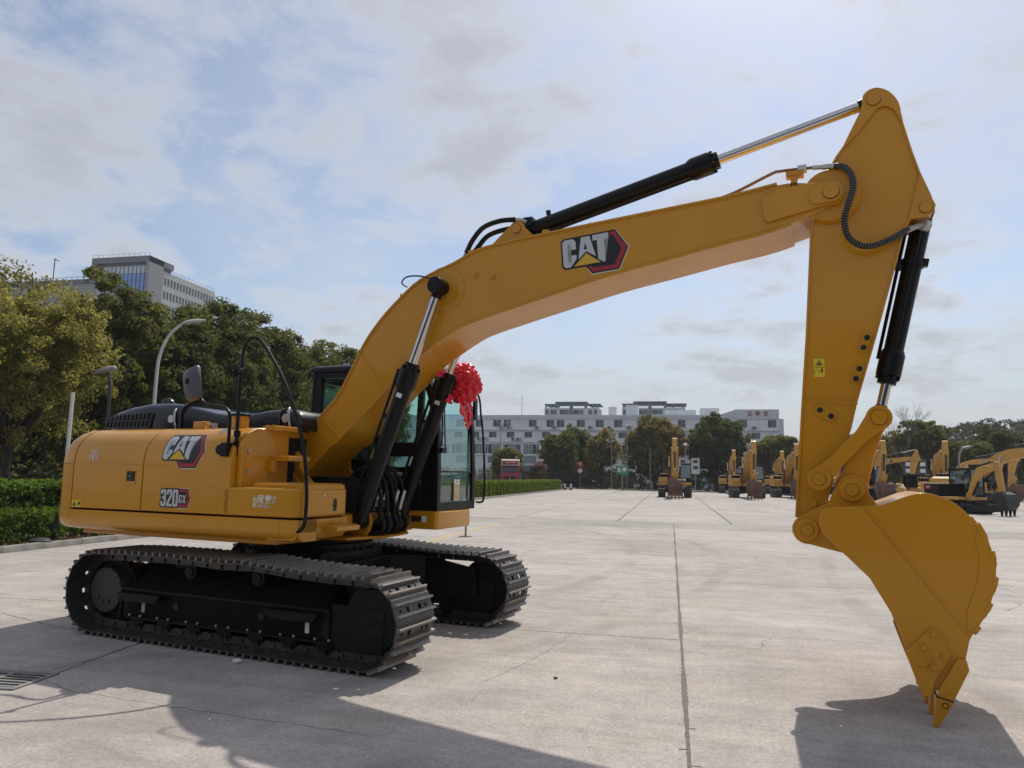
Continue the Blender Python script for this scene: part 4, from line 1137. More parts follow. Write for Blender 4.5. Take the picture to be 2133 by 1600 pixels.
# spiral guard on the hose
hp = MB(); acc = 0.0; prev = HS[0]
for i in range(1, len(HS)):
    seg = HS[i] - HS[i - 1]; L_ = seg.length; k = 0
    while acc + 0.021 <= L_ + 1e-9:
        acc += 0.021
        c = HS[i - 1] + seg * (acc / L_)
        t = seg.normalized()
        hp.cyl(c - t * 0.0028, c + t * 0.0028, 0.0265, n=12)
    acc -= L_
hp.build('hose_coil', mat('coil_grey', (0.16, 0.16, 0.155), 0.45), ho, kind='stuff')
MB().tube(spline([(5.90, -0.21, 3.665), (5.98, -0.16, 3.71), (6.04, -0.12, 3.735)], 5), 0.024, 10).cyl((6.02, -0.14, 3.735), (6.06, -0.07, 3.735), 0.05, n=12).build('hose_end', mat('dull_zinc', (0.45, 0.44, 0.40), 0.45, metal=0.6), ho)
# pipes and hoses along the boom's back
for dy, dz in ((-0.20, 0.018), (-0.13, 0.018)):
    pp = [(x, dy, z + 0.035) for x, z in BT2[6:46:3]]
    MB().tube(pp, 0.014, 8).build('back_pipe', YELLOW, boom)
for i in (12, 24, 33, 41):
    x, z = BT2[i]
    MB().box(x - 0.03, x + 0.03, -0.25, -0.08, z + 0.01, z + 0.06).build('pipe_clamp', YELLOW, boom, bevel=0.004)
for off, top in ((-0.20, 0.0), (-0.10, -0.06)):
    MB().tube(spline([(1.93, off, 3.92), (2.0, off, 4.05 + top), (2.12, off, 4.17 + top), (2.30, off, 4.215 + top), (2.46, off * 0.8, 4.225 + top)], 6), 0.026, 10).build('hose', RUBBER, boom)
MB().cyl((1.90, -0.2, 3.86), (1.94, -0.2, 3.93), 0.022, n=8).cyl((1.90, -0.1, 3.86), (1.94, -0.1, 3.92), 0.022, n=8).tube([(2.40, -0.17, 4.222), (2.50, -0.12, 4.226), (2.55, -0.1, 4.20)], 0.024, 8).build('hose_end', ZINC, boom)
for y in (-0.13, 0.13):
    MB().prism([(2.12, 3.93), (2.72, 3.97)] + arc(2.47, 4.125, 0.085, 10, 140, 8), y - 0.025, y + 0.025).build('cylinder_lug', YELLOW, boom, bevel=0.006)
pinhead((2.47, 4.125), -0.155, 0.045, boom)
for x in (3.26, 3.38): MB().cyl((x, -0.2, 4.02), (x, -0.2, 4.07), 0.018, n=8).build('plug', BLACK, boom)
bh = MB().tube(spline([(1.66, -0.42, 3.62), (1.50, -0.40, 3.67), (1.34, -0.38, 3.68), (1.27, -0.36, 3.63), (1.32, -0.33, 3.585)], 6), 0.008, 6)
bh.build('grease_line', RUBBER, boom)

# ---- cylinders
def cylinder(p, q, r, split, rod_r, y, name, head=True, flip=False):
    """barrel from p towards q, rod from split to q; all at sideways position y"""
    P, Q = Vector((p[0], y, p[1])), Vector((q[0], y, q[1]))
    d = (Q - P).normalized(); L_ = (Q - P).length
    S = P + d * (L_ * split)
    c = empty(name); c.parent = EX
    ba = MB().cyl(P + d * 0.03, S - d * 0.02, r, n=32)
    ba.cyl(P + Vector((0, -0.07, 0)), P + Vector((0, 0.07, 0)), r * 1.02, n=28)
    ba.build('barrel', BLACK, c, bevel=0.004)
    hd = MB().cyl(S - d * 0.20, S - d * 0.02, r * 1.28, n=28).cyl(S - d * 0.03, S + d * 0.05, r * 0.98, n=28).cyl(S - d * 0.235, S - d * 0.19, r * 1.08, r * 1.28, n=28)
    for k in range(8):
        a = k * math.pi / 4 + 0.3
        x = d.orthogonal().normalized(); yv = d.cross(x)
        o = x * (r * 1.1 * math.cos(a)) + yv * (r * 1.1 * math.sin(a))
        hd.cyl(S - d * 0.02 + o, S + d * 0.012 + o, 0.014, n=6)
    hd.build('cylinder_head', BLACK, c, bevel=0.004)
    MB().cyl(S, Q - d * 0.06, rod_r, n=28).build('rod', CHROME, c)
    MB().cyl(Q + Vector((0, -0.07, 0)), Q + Vector((0, 0.07, 0)), rod_r * 1.75, n=28).cyl(Q - d * 0.12, Q, rod_r * 1.15, rod_r * 1.3, n=24).build('rod_eye', BLACK, c, bevel=0.006)
    return c, P, Q, d, S
for s in (-1, 1):
    c, P, Q, d, S = cylinder((0.875, 1.18), (1.73, 3.54), 0.080, 0.655, 0.045, s * 0.385, 'boom_cylinder')
    n = Vector((-d.z, 0, d.x))
    hp = MB().tube([P + d * 0.35 + n * 0.115 + Vector((0, -0.03, 0)), P + d * 1.0 + n * 0.115 + Vector((0, -0.03, 0)), S - d * 0.16 + n * 0.115 + Vector((0, -0.03, 0))], 0.016, 8)
    hp.obox(S - d * 0.12 + n * 0.10, Matrix((d, Vector((0, 1, 0)), n)).transposed(), 0.07, 0.04, 0.03)
    hp.obox(P + d * 0.55 + n * 0.09, Matrix((d, Vector((0, 1, 0)), n)).transposed(), 0.02, 0.04, 0.035)
    hp.obox(P + d * 1.1 + n * 0.09, Matrix((d, Vector((0, 1, 0)), n)).transposed(), 0.02, 0.04, 0.035)
    hp.build('oil_pipe', BLACK, c)
    MB().obox(S - d * 0.30 + Vector((0.02, -0.081, 0)), Matrix((d, Vector((0, 1, 0)), n)).transposed(), 0.022, 0.003, 0.03).build('label', WHITE, c, smooth=0)
    if s < 0:
        cp = MB().cyl(Q + Vector((0, -0.04, 0)), Q + Vector((0, -0.10, 0)), 0.085, n=32)
        for k in range(6): cp.cyl(Q + Vector((0.05 * math.cos(k * math.pi / 3), -0.10, 0.05 * math.sin(k * math.pi / 3))), Q + Vector((0.05 * math.cos(k * math.pi / 3), -0.112, 0.05 * math.sin(k * math.pi / 3))), 0.010, n=6)
        cp.build('pin_cap', BLACK, c, bevel=0.006)
c, P, Q, d, S = cylinder((2.47, 4.125), (5.725, 4.905), 0.083, 0.588, 0.046, 0.0, 'stick_cylinder')
pp = MB().tube([P + d * 0.25 + Vector((0, -0.04, -0.105)), P + d * 1.0 + Vector((0, -0.04, -0.105)), S - d * 0.12 + Vector((0, -0.04, -0.105))], 0.015, 8)
pp.cyl(P + d * 0.30 + Vector((0, 0, 0.06)), P + d * 0.285 + Vector((0, 0, 0.14)), 0.025, n=10)
pp.obox(P + d * 0.10 + Vector((0, -0.06, 0.06)), Matrix.Identity(3), 0.05, 0.05, 0.045)
pp.build('oil_pipe', BLACK, c)
c, P, Q, d, S = cylinder((6.055, 3.86), (5.655, 2.17), 0.074, 0.80, 0.040, 0.0, 'bucket_cylinder')
n = Vector((d.z, 0, -d.x))
kk = MB().tube([P + d * 0.15 + n * 0.1 + Vector((0, 0.03, 0)), P + d * 0.8 + n * 0.1 + Vector((0, 0.03, 0)), S - d * 0.15 + n * 0.1 + Vector((0, 0.03, 0))], 0.014, 8)
kk.tube([P + d * 0.15 + Vector((0, -0.085, 0)), P + d * 0.8 + Vector((0, -0.085, 0)), S - d * 0.2 + Vector((0, -0.085, 0))], 0.013, 8)
kk.cyl(P + d * 0.40, P + d * 0.45, 0.088, n=24)
kk.obox(P + d * 0.425 + Vector((0.085, 0, 0)), Matrix((d, Vector((0, 1, 0)), n)).transposed(), 0.03, 0.03, 0.03)
kk.obox(P + d * 0.44 + Vector((-0.09, 0, 0)), Matrix((d, Vector((0, 1, 0)), n)).transposed(), 0.03, 0.03, 0.03)
kk.build('oil_pipe', BLACK, c)

# ---- stick
SP = [(5.635, 4.80), (5.645, 4.865), (5.69, 4.905), (5.745, 4.91), (5.82, 4.868), (5.88, 4.785), (5.905, 4.69), (5.91, 4.60), (5.97, 4.325), (6.02, 4.12), (6.10, 3.905), (6.118, 3.85), (6.10, 3.79), (6.03, 3.765), (5.935, 3.76), (5.885, 3.67), (5.82, 3.42), (5.65, 2.825), (5.49, 2.295), (5.44, 2.09), (5.32, 1.78), (5.245, 1.50), (5.20, 1.25), (5.13, 1.18), (5.04, 1.22), (5.015, 1.37), (5.09, 2.29), (5.14, 2.86), (5.20, 3.72), (5.225, 3.86), (5.31, 4.17), (5.42, 4.37), (5.49, 4.465), (5.61, 4.71)]
SP = [(p.x, p.z) for p in spline([(x, 0, z) for x, z in SP[:8]], 4)] + SP[8:]
sk = MB().prism(shrink(SP, 0.008), -0.20, 0.20)
stick = sk.build('stick', YELLOW, EX, smooth=25)
SQ = SP[29 - 8:]
flange(SQ[14:22], 0.215, 0.018, parent=stick)
flange(SQ[25:30], 0.215, 0.018, parent=stick)
flange(SQ[30:34], 0.215, 0.018, parent=stick)
flange([(5.905, 4.66), (5.915, 4.58), (5.97, 4.325), (6.02, 4.13), (6.09, 3.92)], 0.215, 0.018, parent=stick)
for s in (-1, 1):
    hd = MB().prism([(p.x, p.z) for p in spline([(5.625, 0, 4.78), (5.64, 0, 4.87), (5.69, 0, 4.912), (5.75, 0, 4.915), (5.825, 0, 4.872), (5.885, 0, 4.788), (5.91, 0, 4.69), (5.90, 0, 4.60)], 4)] + [ (5.86, 4.70), (5.80, 4.745), (5.74, 4.735), (5.60, 4.56), (5.50, 4.455), (5.48, 4.47), (5.60, 4.71)], s * 0.20, s * 0.222)
    hd.build('cheek_plate', YELLOW, stick, bevel=0.005)
    hd = MB().prism([(6.02, 4.12), (6.10, 3.905), (6.12, 3.85), (6.10, 3.785), (6.03, 3.76), (5.92, 3.755), (5.95, 3.86), (6.0, 4.05)], s * 0.20, s * 0.222)
    hd.build('cheek_plate', YELLOW, stick, bevel=0.005)
    MB().cyl((5.365, s * 0.198, 4.03), (5.365, s * 0.262, 4.03), 0.24, 0.22, n=48).build('pivot_boss', YELLOW, stick, bevel=0.01)
    sm = MB()
    sm.tube([(5.095, s * 0.201, 2.365), (5.30, s * 0.201, 2.345), (5.51, s * 0.201, 2.33)], 0.008, 6).tube([(5.095, s * 0.201, 2.315), (5.30, s * 0.201, 2.295), (5.50, s * 0.201, 2.285)], 0.008, 6)
    sm.build('weld_seam', YELLOW, stick, kind='stuff')
pinhead((5.715, 4.815), -0.222, 0.052, stick)
pinhead((6.05, 3.84), -0.222, 0.046, stick)
def clamp_pad(cx, cz, a, L_, W_, parent):
    e, n = Vector((math.cos(R(a)), 0, math.sin(R(a)))), Vector((-math.sin(R(a)), 0, math.cos(R(a))))
    ax = Matrix((e, Vector((0, 1, 0)), n)).transposed()
    o = MB().obox((cx, -0.208, cz), ax, L_ / 2, 0.012, W_ / 2).build('clamp_pad', YELLOW, parent, bevel=0.008)
    for k in (-1, 1):
        p = Vector((cx, -0.22, cz)) + e * (k * L_ * 0.28)
        MB().cyl(p, p + Vector((0, -0.012, 0)), 0.022, n=16).build('bolt_hole', BLACKP, o)
clamp_pad(5.575, 2.775, 70, 0.15, 0.065, stick)
clamp_pad(5.51, 2.525, 70, 0.15, 0.065, stick)
clamp_pad(5.262, 2.212, -32, 0.17, 0.085, stick)
MB().cyl((5.155, -0.20, 1.485), (5.155, -0.222, 1.485), 0.026, n=6).build('grease_plug', YELLOW, stick, bevel=0.003)
wl = MB().box(5.185, 5.268, -0.2025, -0.2005, 2.512, 2.672).build('warning_label', WARNY, stick, smooth=0)
ink = mat('label_black', (0.015, 0.014, 0.012), 0.5)
k = MB()
def ringtri(pts, w, y):
    c = Vector((sum(p[0] for p in pts) / 3, sum(p[1] for p in pts) / 3))
    q = [tuple(c + (Vector(p) - c) * (1 - w)) for p in pts]
    for i in range(3): k.flat([pts[i], pts[(i + 1) % 3], q[(i + 1) % 3], q[i]], y)
ringtri([(5.198, 2.606), (5.256, 2.606), (5.227, 2.655)], 0.28, -0.2035)
k.flat([(5.216, 2.613), (5.240, 2.613), (5.238, 2.622), (5.228, 2.635), (5.219, 2.625)], -0.2035)
k.box(5.187, 5.266, -0.2037, -0.2033, 2.590, 2.5935)
k.box(5.187, 5.266, -0.2037, -0.2033, 2.666, 2.669)
for a in ((5.19, 5.2, 2.545, 2.548), (5.19, 5.193, 2.545, 2.575), (5.20, 5.212, 2.572, 2.575)): k.box(a[0], a[1], -0.2037, -0.2033, a[2], a[3])
k.flat([(5.210, 2.5585), (5.218, 2.564), (5.218, 2.560), (5.228, 2.560), (5.228, 2.564), (5.236, 2.5585), (5.228, 2.553), (5.228, 2.557), (5.218, 2.557), (5.218, 2.553)], -0.2035)
k.flat([(5.243, 2.540), (5.250, 2.540), (5.252, 2.56), (5.258, 2.565), (5.254, 2.575), (5.240, 2.573), (5.236, 2.563), (5.243, 2.558)], -0.2035)
k.flat(arc(5.247, 2.582, 0.006, 0, 330, 8), -0.2035)
k.build('symbol', ink, wl, smooth=0, fix=False)

# ---- bucket linkage
PA, PBk, PC, PD = (5.20, 1.68), (5.435, 1.60), (5.645, 2.165), (5.10, 1.28)
def bar(pts_r, y0, y1, name, parent, mt=YELLOW):
    m = MB()
    (ax, az, ar), (bx, bz, br) = pts_r
    d = Vector((bx - ax, bz - az)); a = math.degrees(math.atan2(d.y, d.x))
    poly = arc(ax, az, ar, a + 118, a + 242, 12) + [(ax + math.cos(R(a - 60)) * ar, az + math.sin(R(a - 60)) * ar)]
    n = Vector((-d.y, d.x)).normalized(); w = min(ar, br) * 0.62
    c1 = Vector((ax, az)) + d * 0.30 - n * w; c2 = Vector((ax, az)) + d * 0.72 - n * w
    poly += [tuple(c1), tuple(c2)] + arc(bx, bz, br, a - 62 - 60, a + 62 + 60, 16)
    poly += [tuple(c2 + n * 2 * w), tuple(c1 + n * 2 * w), (ax + math.cos(R(a + 60)) * ar, az + math.sin(R(a + 60)) * ar)]
    m.prism(poly, y0, y1)
    return m.build(name, mt, parent, bevel=0.008)
for s in (-1, 1):
    li = bar(((*PA, 0.085), (*PC, 0.095)), s * 0.275, s * 0.315, 'idler_link', EX)
    MB().cyl((PA[0], s * 0.20, PA[1]), (PA[0], s * 0.335, PA[1]), 0.088, n=36).build('link_boss', YELLOW, li, bevel=0.006)
    if s < 0:
        pinhead(PA, -0.335, 0.046, li); pinhead(PC, -0.315, 0.058, li)
pw = MB()
for y in (-0.19, 0.19):
    pw.prism([(5.30, 1.60), (5.355, 1.72), (5.50, 2.05), (5.56, 2.14)] + arc(*PC, 0.085, 120, -20, 8) + [(5.67, 2.05), (5.60, 1.85), (5.56, 1.68), (5.55, 1.60)], y - 0.05, y + 0.05)
pw.cyl((PC[0], -0.26, PC[1]), (PC[0], 0.26, PC[1]), 0.06, n=24).box(5.42, 5.56, -0.15, 0.15, 1.72, 1.95)
pw.build('power_link', YELLOW, EX, bevel=0.012)

# ---- bucket
BK = empty('bucket'); BK.parent = EX
SIDE = [(5.60, 1.49), (5.70, 1.53), (5.80, 1.572), (5.89, 1.592), (5.97, 1.58), (6.08, 1.53), (6.18, 1.43), (6.255, 1.30), (6.295, 1.16), (6.30, 1.03), (6.275, 0.90), (6.225, 0.77), (6.165, 0.66), (6.125, 0.58), (6.085, 0.42), (6.02, 0.24)]
SIDE2 = [(p.x, p.z) for p in spline([(x, 0, z) for x, z in SIDE], 3)]
LEAD = [(5.92, 0.23), (5.74, 0.47), (5.67, 0.70), (5.52, 0.97), (5.32, 1.17), (5.21, 1.29), (5.19, 1.36), (5.205, 1.42), (5.24, 1.46), (5.30, 1.475), (5.48, 1.482)]
for s in (-1, 1):
    m = MB().prism(SIDE2 + LEAD, s * 0.555, s * 0.585)
    sp_ = m.build('side_plate', YELLOW, BK, bevel=0.004, smooth=25)
    strip = [(5.48, 1.482), (5.50, 1.46), (6.125, 0.60), (6.085, 0.42), (6.02, 0.24)] + LEAD[:-1]
    MB().prism(strip, s * 0.585, s * 0.612).build('side_bar', YELLOW, sp_, bevel=0.006)
    wp = MB().prism([(6.19, 1.26), (6.215, 1.345), (6.24, 1.355), (6.275, 1.27), (6.30, 1.16), (6.305, 1.03), (6.28, 0.90), (6.23, 0.77), (6.165, 0.655), (6.115, 0.66), (6.12, 0.78), (6.17, 0.92), (6.205, 1.05), (6.215, 1.16)], s * 0.585, s * 0.592)
    wp.build('wear_plate', YELLOW, sp_, bevel=0.003)
    # side cutter with its bolts
    cu = MB().prism([(5.90, 0.668), (5.925, 0.655), (6.0, 0.495), (5.99, 0.455), (5.90, 0.31), (5.875, 0.205), (5.82, 0.19), (5.725, 0.478)], s * 0.612, s * 0.645)
    cuo = cu.build('side_cutter', YELLOW, BK, bevel=0.006)
    cu2 = MB().prism([(5.80, 0.405), (5.845, 0.39), (5.90, 0.46), (5.885, 0.47), (5.84, 0.42), (5.81, 0.43)], s * 0.645, s * 0.655)
    cu2.build('raised_mark', YELLOW, cuo, bevel=0.004)
    for x, z in ((5.903, 0.625), (5.837, 0.53), (5.965, 0.482), (5.897, 0.40)):
        b = MB().cyl((x, s * 0.643, z), (x, s * 0.655, z), 0.028, n=20).cyl((x, s * 0.653, z), (x, s * 0.685, z), 0.019, n=6)
        b.build('bolt', YELLOW, cuo, bevel=0.002)
# wrapped shell: rolled plate from the hinge round to the lip
def shell(pl, th, y, name, parent):
    P = [Vector(p) for p in pl]; rings = []
    for i, p in enumerate(P):
        t = (P[min(i + 1, len(P) - 1)] - P[max(i - 1, 0)]).normalized(); n = Vector((t.y, -t.x))
        b = p + n * th
        rings.append([(p.x, -y, p.y), (p.x, y, p.y), (b.x, y, b.y), (b.x, -y, b.y)])
    return MB().loft(rings).build(name, YELLOW, parent, smooth=40)
shell([(5.46, 1.40), (5.52, 1.45)] + SIDE2, 0.022, 0.556, 'shell', BK)
st = MB()
for i in range(0, 5):
    y = -0.46 + i * 0.23
    seg = SIDE2[18:38]
    P = [Vector(p) for p in seg]
    rings = []
    for j, p in enumerate(P):
        t = (P[min(j + 1, len(P) - 1)] - P[max(j - 1, 0)]).normalized(); n = Vector((-t.y, t.x))
        hgt = 0.022 if (j // 2) % 2 else 0.012
        b = p + n * hgt
        rings.append([(p.x, y - 0.09, p.y), (p.x, y + 0.09, p.y), (b.x, y + 0.09, b.y), (b.x, y - 0.09, b.y)])
    st.loft(rings)
    st.build('wear_strip', YELLOW, BK, smooth=20); st = MB()
for i in range(9):
    j = 19 + i * 2
    a, b = Vector(SIDE2[j]), Vector(SIDE2[j + 1])
    if i % 2 == 0:
        t = (b - a).normalized(); n = Vector((-t.y, t.x))
        q = [a - n * 0.012, b + (b - a) * 0.35 - n * 0.012, b + (b - a) * 0.35 + n * 0.018, a + n * 0.022]
        MB().prism([tuple(p) for p in q], -0.598, 0.598).build('heel_shroud', YELLOW, BK, bevel=0.004)
lip = MB().prism([(6.085, 0.44), (6.02, 0.22), (5.965, 0.20), (5.99, 0.30), (6.05, 0.46)], -0.60, 0.60)
lip.build('lip_plate', YELLOW, BK, bevel=0.006)
for i in range(5):
    y = -0.60 + 0.30 * i
    w = 0.045
    ad = MB().prism([(6.095, 0.47), (6.11, 0.40), (6.01, 0.192), (5.97, 0.17), (5.905, 0.205), (5.925, 0.26), (6.0, 0.40), (6.04, 0.47)], y - w, y + w)
    ado = ad.build('adapter', YELLOW, BK, bevel=0.010)
    th = MB()
    th.loft([[(5.898, y - 0.062, 0.208), (6.006, y - 0.062, 0.182), (6.006, y + 0.062, 0.182), (5.898, y + 0.062, 0.208)],
             [(5.892, y - 0.050, 0.12), (5.963, y - 0.050, 0.10), (5.963, y + 0.050, 0.10), (5.892, y + 0.050, 0.12)],
             [(5.876, y - 0.045, 0.003), (5.905, y - 0.045, 0.001), (5.905, y + 0.045, 0.001), (5.876, y + 0.045, 0.003)]])
    tho = th.build('tooth', YELLOW, BK, bevel=0.008)
    MB().loft([[(5.897, y - 0.0625, 0.2125), (6.007, y - 0.0625, 0.1865), (6.007, y + 0.0625, 0.1865), (5.897, y + 0.0625, 0.2125)], [(5.897, y - 0.0625, 0.2085), (6.007, y - 0.0625, 0.1825), (6.007, y + 0.0625, 0.1825), (5.897, y + 0.0625, 0.2085)]]).build('tooth_seam', BLACKP, tho)
    MB().cyl((5.952, y - 0.06, 0.155), (5.952, y + 0.06, 0.155), 0.021, n=20).build('tooth_pin', BLACKP, tho)
    MB().cyl((5.952, y - 0.062, 0.155), (5.952, y + 0.062, 0.155), 0.014, n=20).build('pin_face', YELLOW, tho)
ears = MB()
for s in (-1, 1):
    ears.prism(arc(*PD, 0.115, 110, 275, 14) + [(5.40, 1.10), (5.55, 1.20), (5.70, 1.45), (5.60, 1.50), (5.56, 1.56)] + arc(*PBk, 0.115, -5, 150, 14) + [(5.26, 1.50)], s * 0.245, s * 0.285)
ears.prism([(5.30, 1.42), (5.62, 1.50), (5.60, 1.46), (5.45, 1.38), (5.36, 1.25), (5.34, 1.27)], -0.56, 0.56)
eo = ears.build('hinge_ears', YELLOW, BK, bevel=0.008)
for p in (PD, PBk):
    MB().cyl((p[0], -0.325, p[1]), (p[0], 0.325, p[1]), 0.085 if p is PD else 0.09, n=36).build('ear_boss', YELLOW, eo, bevel=0.010)
    pinhead(p, -0.325, 0.046, eo)

# ---- hoses between the cab and the boom
hz = MB()
for k, (y, a) in enumerate(((-0.23, 0.0), (-0.16, 0.03), (-0.09, -0.02), (-0.02, 0.02), (0.08, 0.0), (0.16, 0.03))):
    hz.tube(spline([(0.60, y, 1.40), (0.66, y, 1.62), (0.82, y, 1.72 + a), (0.97 + a, y, 1.60), (1.03 + a, y, 1.38), (1.0 + a, y, 1.18), (0.80, y, 1.08)], 6), 0.022, 8)
    hz.tube(spline([(0.95 + a, y, 1.35), (1.08 + a, y, 1.15), (0.98, y, 1.05), (0.75, y, 1.08)], 6), 0.024, 8)
hzo = hz.build('hydraulic_hoses', RUBBER, EX, kind='stuff')
for y, x in ((-0.20, 1.02), (-0.13, 1.05), (0.06, 1.07), (0.14, 1.10)):
    MB().cyl((x - 0.05, y - 0.03, 1.33), (x, y - 0.03, 1.49), 0.019, n=8).cyl((x - 0.06, y - 0.03, 1.29), (x - 0.045, y - 0.03, 1.34), 0.023, n=6).cyl((x - 0.03, y - 0.03, 1.40), (x - 0.02, y - 0.03, 1.43), 0.025, n=6).build('hose_coupling', ZINC, hzo)
vb = MB().box(0.35, 0.72, -0.27, 0.33, 1.25, 1.62).build('control_valve', BLACKM, EX, bevel=0.02)

# ------------------------------------------------------------------ red ribbon bow tied to the cab
def place(x, y, z):
    c, s = math.cos(R(-11.57)), math.sin(R(-11.57))
    return (-3.879 + c * x - s * y, 7.575 + s * x + c * y, z)
rnd = random.Random(5)
BW = empty('ribbon_bow', place(1.47, 0.64, 2.695), R(-11.57), label='big crumpled red satin ribbon bow tied to the front of the excavator cab', cat='ribbon bow')
# pompom of folded loops: puffed cells with creases between them
seeds = []
for i in range(95):
    u = 1 - 2 * (i + 0.5) / 95 + rnd.uniform(-0.03, 0.03); a = i * 2.399963 + rnd.uniform(-0.35, 0.35)
    r0 = math.sqrt(max(0, 1 - u * u)); seeds.append((r0 * math.cos(a), r0 * math.sin(a), u))
SD = np.array(seeds)
bmx = bmesh.new(); bmesh.ops.create_icosphere(bmx, subdivisions=5, radius=1.0)
axs = [Vector((rnd.gauss(0, 1), rnd.gauss(0, 1), rnd.gauss(0, 1))).normalized() for _ in seeds]
for v in bmx.verts:
    d_ = v.co.normalized()
    dd = np.linalg.norm(SD - np.array(d_), axis=1)
    o2 = np.argsort(dd)[:2]
    e = float(dd[o2[1]] - dd[o2[0]])
    loc = Vector(d_) - Vector(seeds[int(o2[0])])
    fold = math.sin(22 * loc.dot(axs[int(o2[0])]) + int(o2[0]))
    rr_ = 0.205 + 0.058 * min(1.0, e / 0.16) ** 0.55 + 0.010 * fold * min(1, e / 0.1) + 0.018 * math.sin(int(o2[0]) * 2.7)
    v.co = d_ * rr_ * 0.90
mep = bpy.data.meshes.new('pompom'); bmx.to_mesh(mep); bmx.free(); mep.materials.append(REDCLOTH)
mep.polygons.foreach_set('use_smooth', [True] * len(mep.polygons))
link('pompom', mep, BW)
for k, (pts, w) in enumerate((([(0.05, -0.10, -0.16), (0.06, -0.08, -0.28), (0.05, 0.03, -0.36), (0.03, 0.12, -0.42), (0.02, 0.18, -0.49)], 0.065), ([(0.03, 0.04, -0.18), (0.05, 0.11, -0.28), (0.04, 0.16, -0.36), (0.02, 0.19, -0.46)], 0.045), ([(0.0, -0.18, -0.08), (0.0, -0.24, -0.17), (-0.02, -0.26, -0.25)], 0.06), ([(-0.03, -0.2, 0.02), (-0.05, -0.34, 0.06), (-0.16, -0.50, 0.12)], 0.035))):
    P = spline(pts, 6)
    m = MB(); vs = []
    for i, p in enumerate(P):
        t = (P[min(i + 1, len(P) - 1)] - P[max(i - 1, 0)]).normalized()
        side = t.cross(Vector((1, 0, 0))).normalized()
        f = 0.018 * math.sin(i * 1.1 + k)
        vs += [p - side * w + Vector((f, 0, 0)), p - side * w * 0.35 + Vector((-0.02, 0, 0)), p + side * w * 0.35 + Vector((0.02, 0, 0)), p + side * w - Vector((f, 0, 0))]
    m.add(vs, [(i * 4 + j, i * 4 + j + 1, (i + 1) * 4 + j + 1, (i + 1) * 4 + j) for i in range(len(P) - 1) for j in range(3)])
    o = m.build('ribbon_tail', REDCLOTH, BW, smooth=180, fix=False)
    ss = o.modifiers.new('soft', 'SUBSURF'); ss.levels = ss.render_levels = 1
    sm = o.modifiers.new('thick', 'SOLIDIFY'); sm.thickness = 0.004
# ------------------------------------------------------------------ vegetation
def leaf_cloud(name, clumps, per, size, seed, material, up=0.35, shape=1.9, spread=1.0):
    """clumps: (x, y, z, r, nx, ny, nz): centre, radius and outward direction. Every leaf is a small folded quad."""
    rg = np.random.default_rng(seed)
    C = np.array(clumps, float)
    n = len(C) * per
    idx = np.repeat(np.arange(len(C)), per)
    off = rg.normal(size=(n, 3)); off /= np.linalg.norm(off, axis=1)[:, None]
    off *= (rg.random(n) ** 0.45)[:, None] * C[idx, 3][:, None] * spread
    off[:, 2] *= 0.75
    pos = C[idx, :3] + off
    nr = C[idx, 4:7] * 0.8 + rg.normal(size=(n, 3)) * 0.75 + np.array([0, 0, up])
    nr /= np.linalg.norm(nr, axis=1)[:, None] + 1e-9
    t = rg.normal(size=(n, 3)); t -= nr * (t * nr).sum(1)[:, None]
    t /= np.linalg.norm(t, axis=1)[:, None] + 1e-9
    b = np.cross(nr, t)
    L_ = size * rg.uniform(0.65, 1.3, n)[:, None]; Wd = L_ / shape
    v = np.empty((n, 4, 3))
    v[:, 0] = pos - t * L_ * 0.5
    v[:, 1] = pos + b * Wd * 0.5 + nr * Wd * 0.18
    v[:, 2] = pos + t * L_ * 0.5 - nr * L_ * 0.10
    v[:, 3] = pos - b * Wd * 0.5 + nr * Wd * 0.18
    me = bpy.data.meshes.new(name)
    me.vertices.add(n * 4); me.vertices.foreach_set('co', v.reshape(-1))
    me.loops.add(n * 4); me.loops.foreach_set('vertex_index', np.arange(n * 4, dtype=np.int32))
    me.polygons.add(n); me.polygons.foreach_set('loop_start', np.arange(0, n * 4, 4, dtype=np.int32))
    me.materials.append(material)
    me.update(calc_edges=True)
    return me
def crown_clumps(seed, h0, h1, rx, ry, nl, nc, squash=1.0):
    """lobes over an ellipsoid between heights h0 and h1, clumps over each lobe"""
    rg = random.Random(seed)
    cz, rz = (h0 + h1) / 2, (h1 - h0) / 2
    lobes = []
    for k in range(nl):
        u = 1 - 2 * (k + 0.5) / nl + rg.uniform(-0.10, 0.10); u = max(-0.95, min(0.98, u))
        a = k * 2.399963 + rg.uniform(-0.5, 0.5); r0 = math.sqrt(1 - u * u)
        f = rg.uniform(0.48, 0.72)
        s = rg.uniform(0.30, 0.46)
        lobes.append((rx * f * r0 * math.cos(a), ry * f * r0 * math.sin(a), cz + rz * f * u, s * rx, s * ry, s * rz * 1.05))
    lobes.append((0, 0, cz, 0.45 * rx, 0.45 * ry, 0.5 * rz))
    cl = []
    for k in range(nc):
        lx, ly, lz, ax, ay, az = lobes[rg.randrange(len(lobes))]
        d = Vector((rg.gauss(0, 1), rg.gauss(0, 1), rg.gauss(0, 1) + 0.35)).normalized()
        f = rg.uniform(0.72, 1.05)
        p = (lx + ax * d.x * f, ly + ay * d.y * f, lz + az * d.z * f)
        cl.append((*p, min(ax, az) * rg.uniform(0.22, 0.42), d.x, d.y, d.z))
    return cl, lobes
BARK = mat('bark', (0.055, 0.043, 0.034), 0.9, var=0.35, vscale=5, bump=0.5, bscale=25)
BARKL = mat('grey_bark', (0.13, 0.115, 0.10), 0.9, var=0.3, vscale=5, bump=0.5, bscale=25)
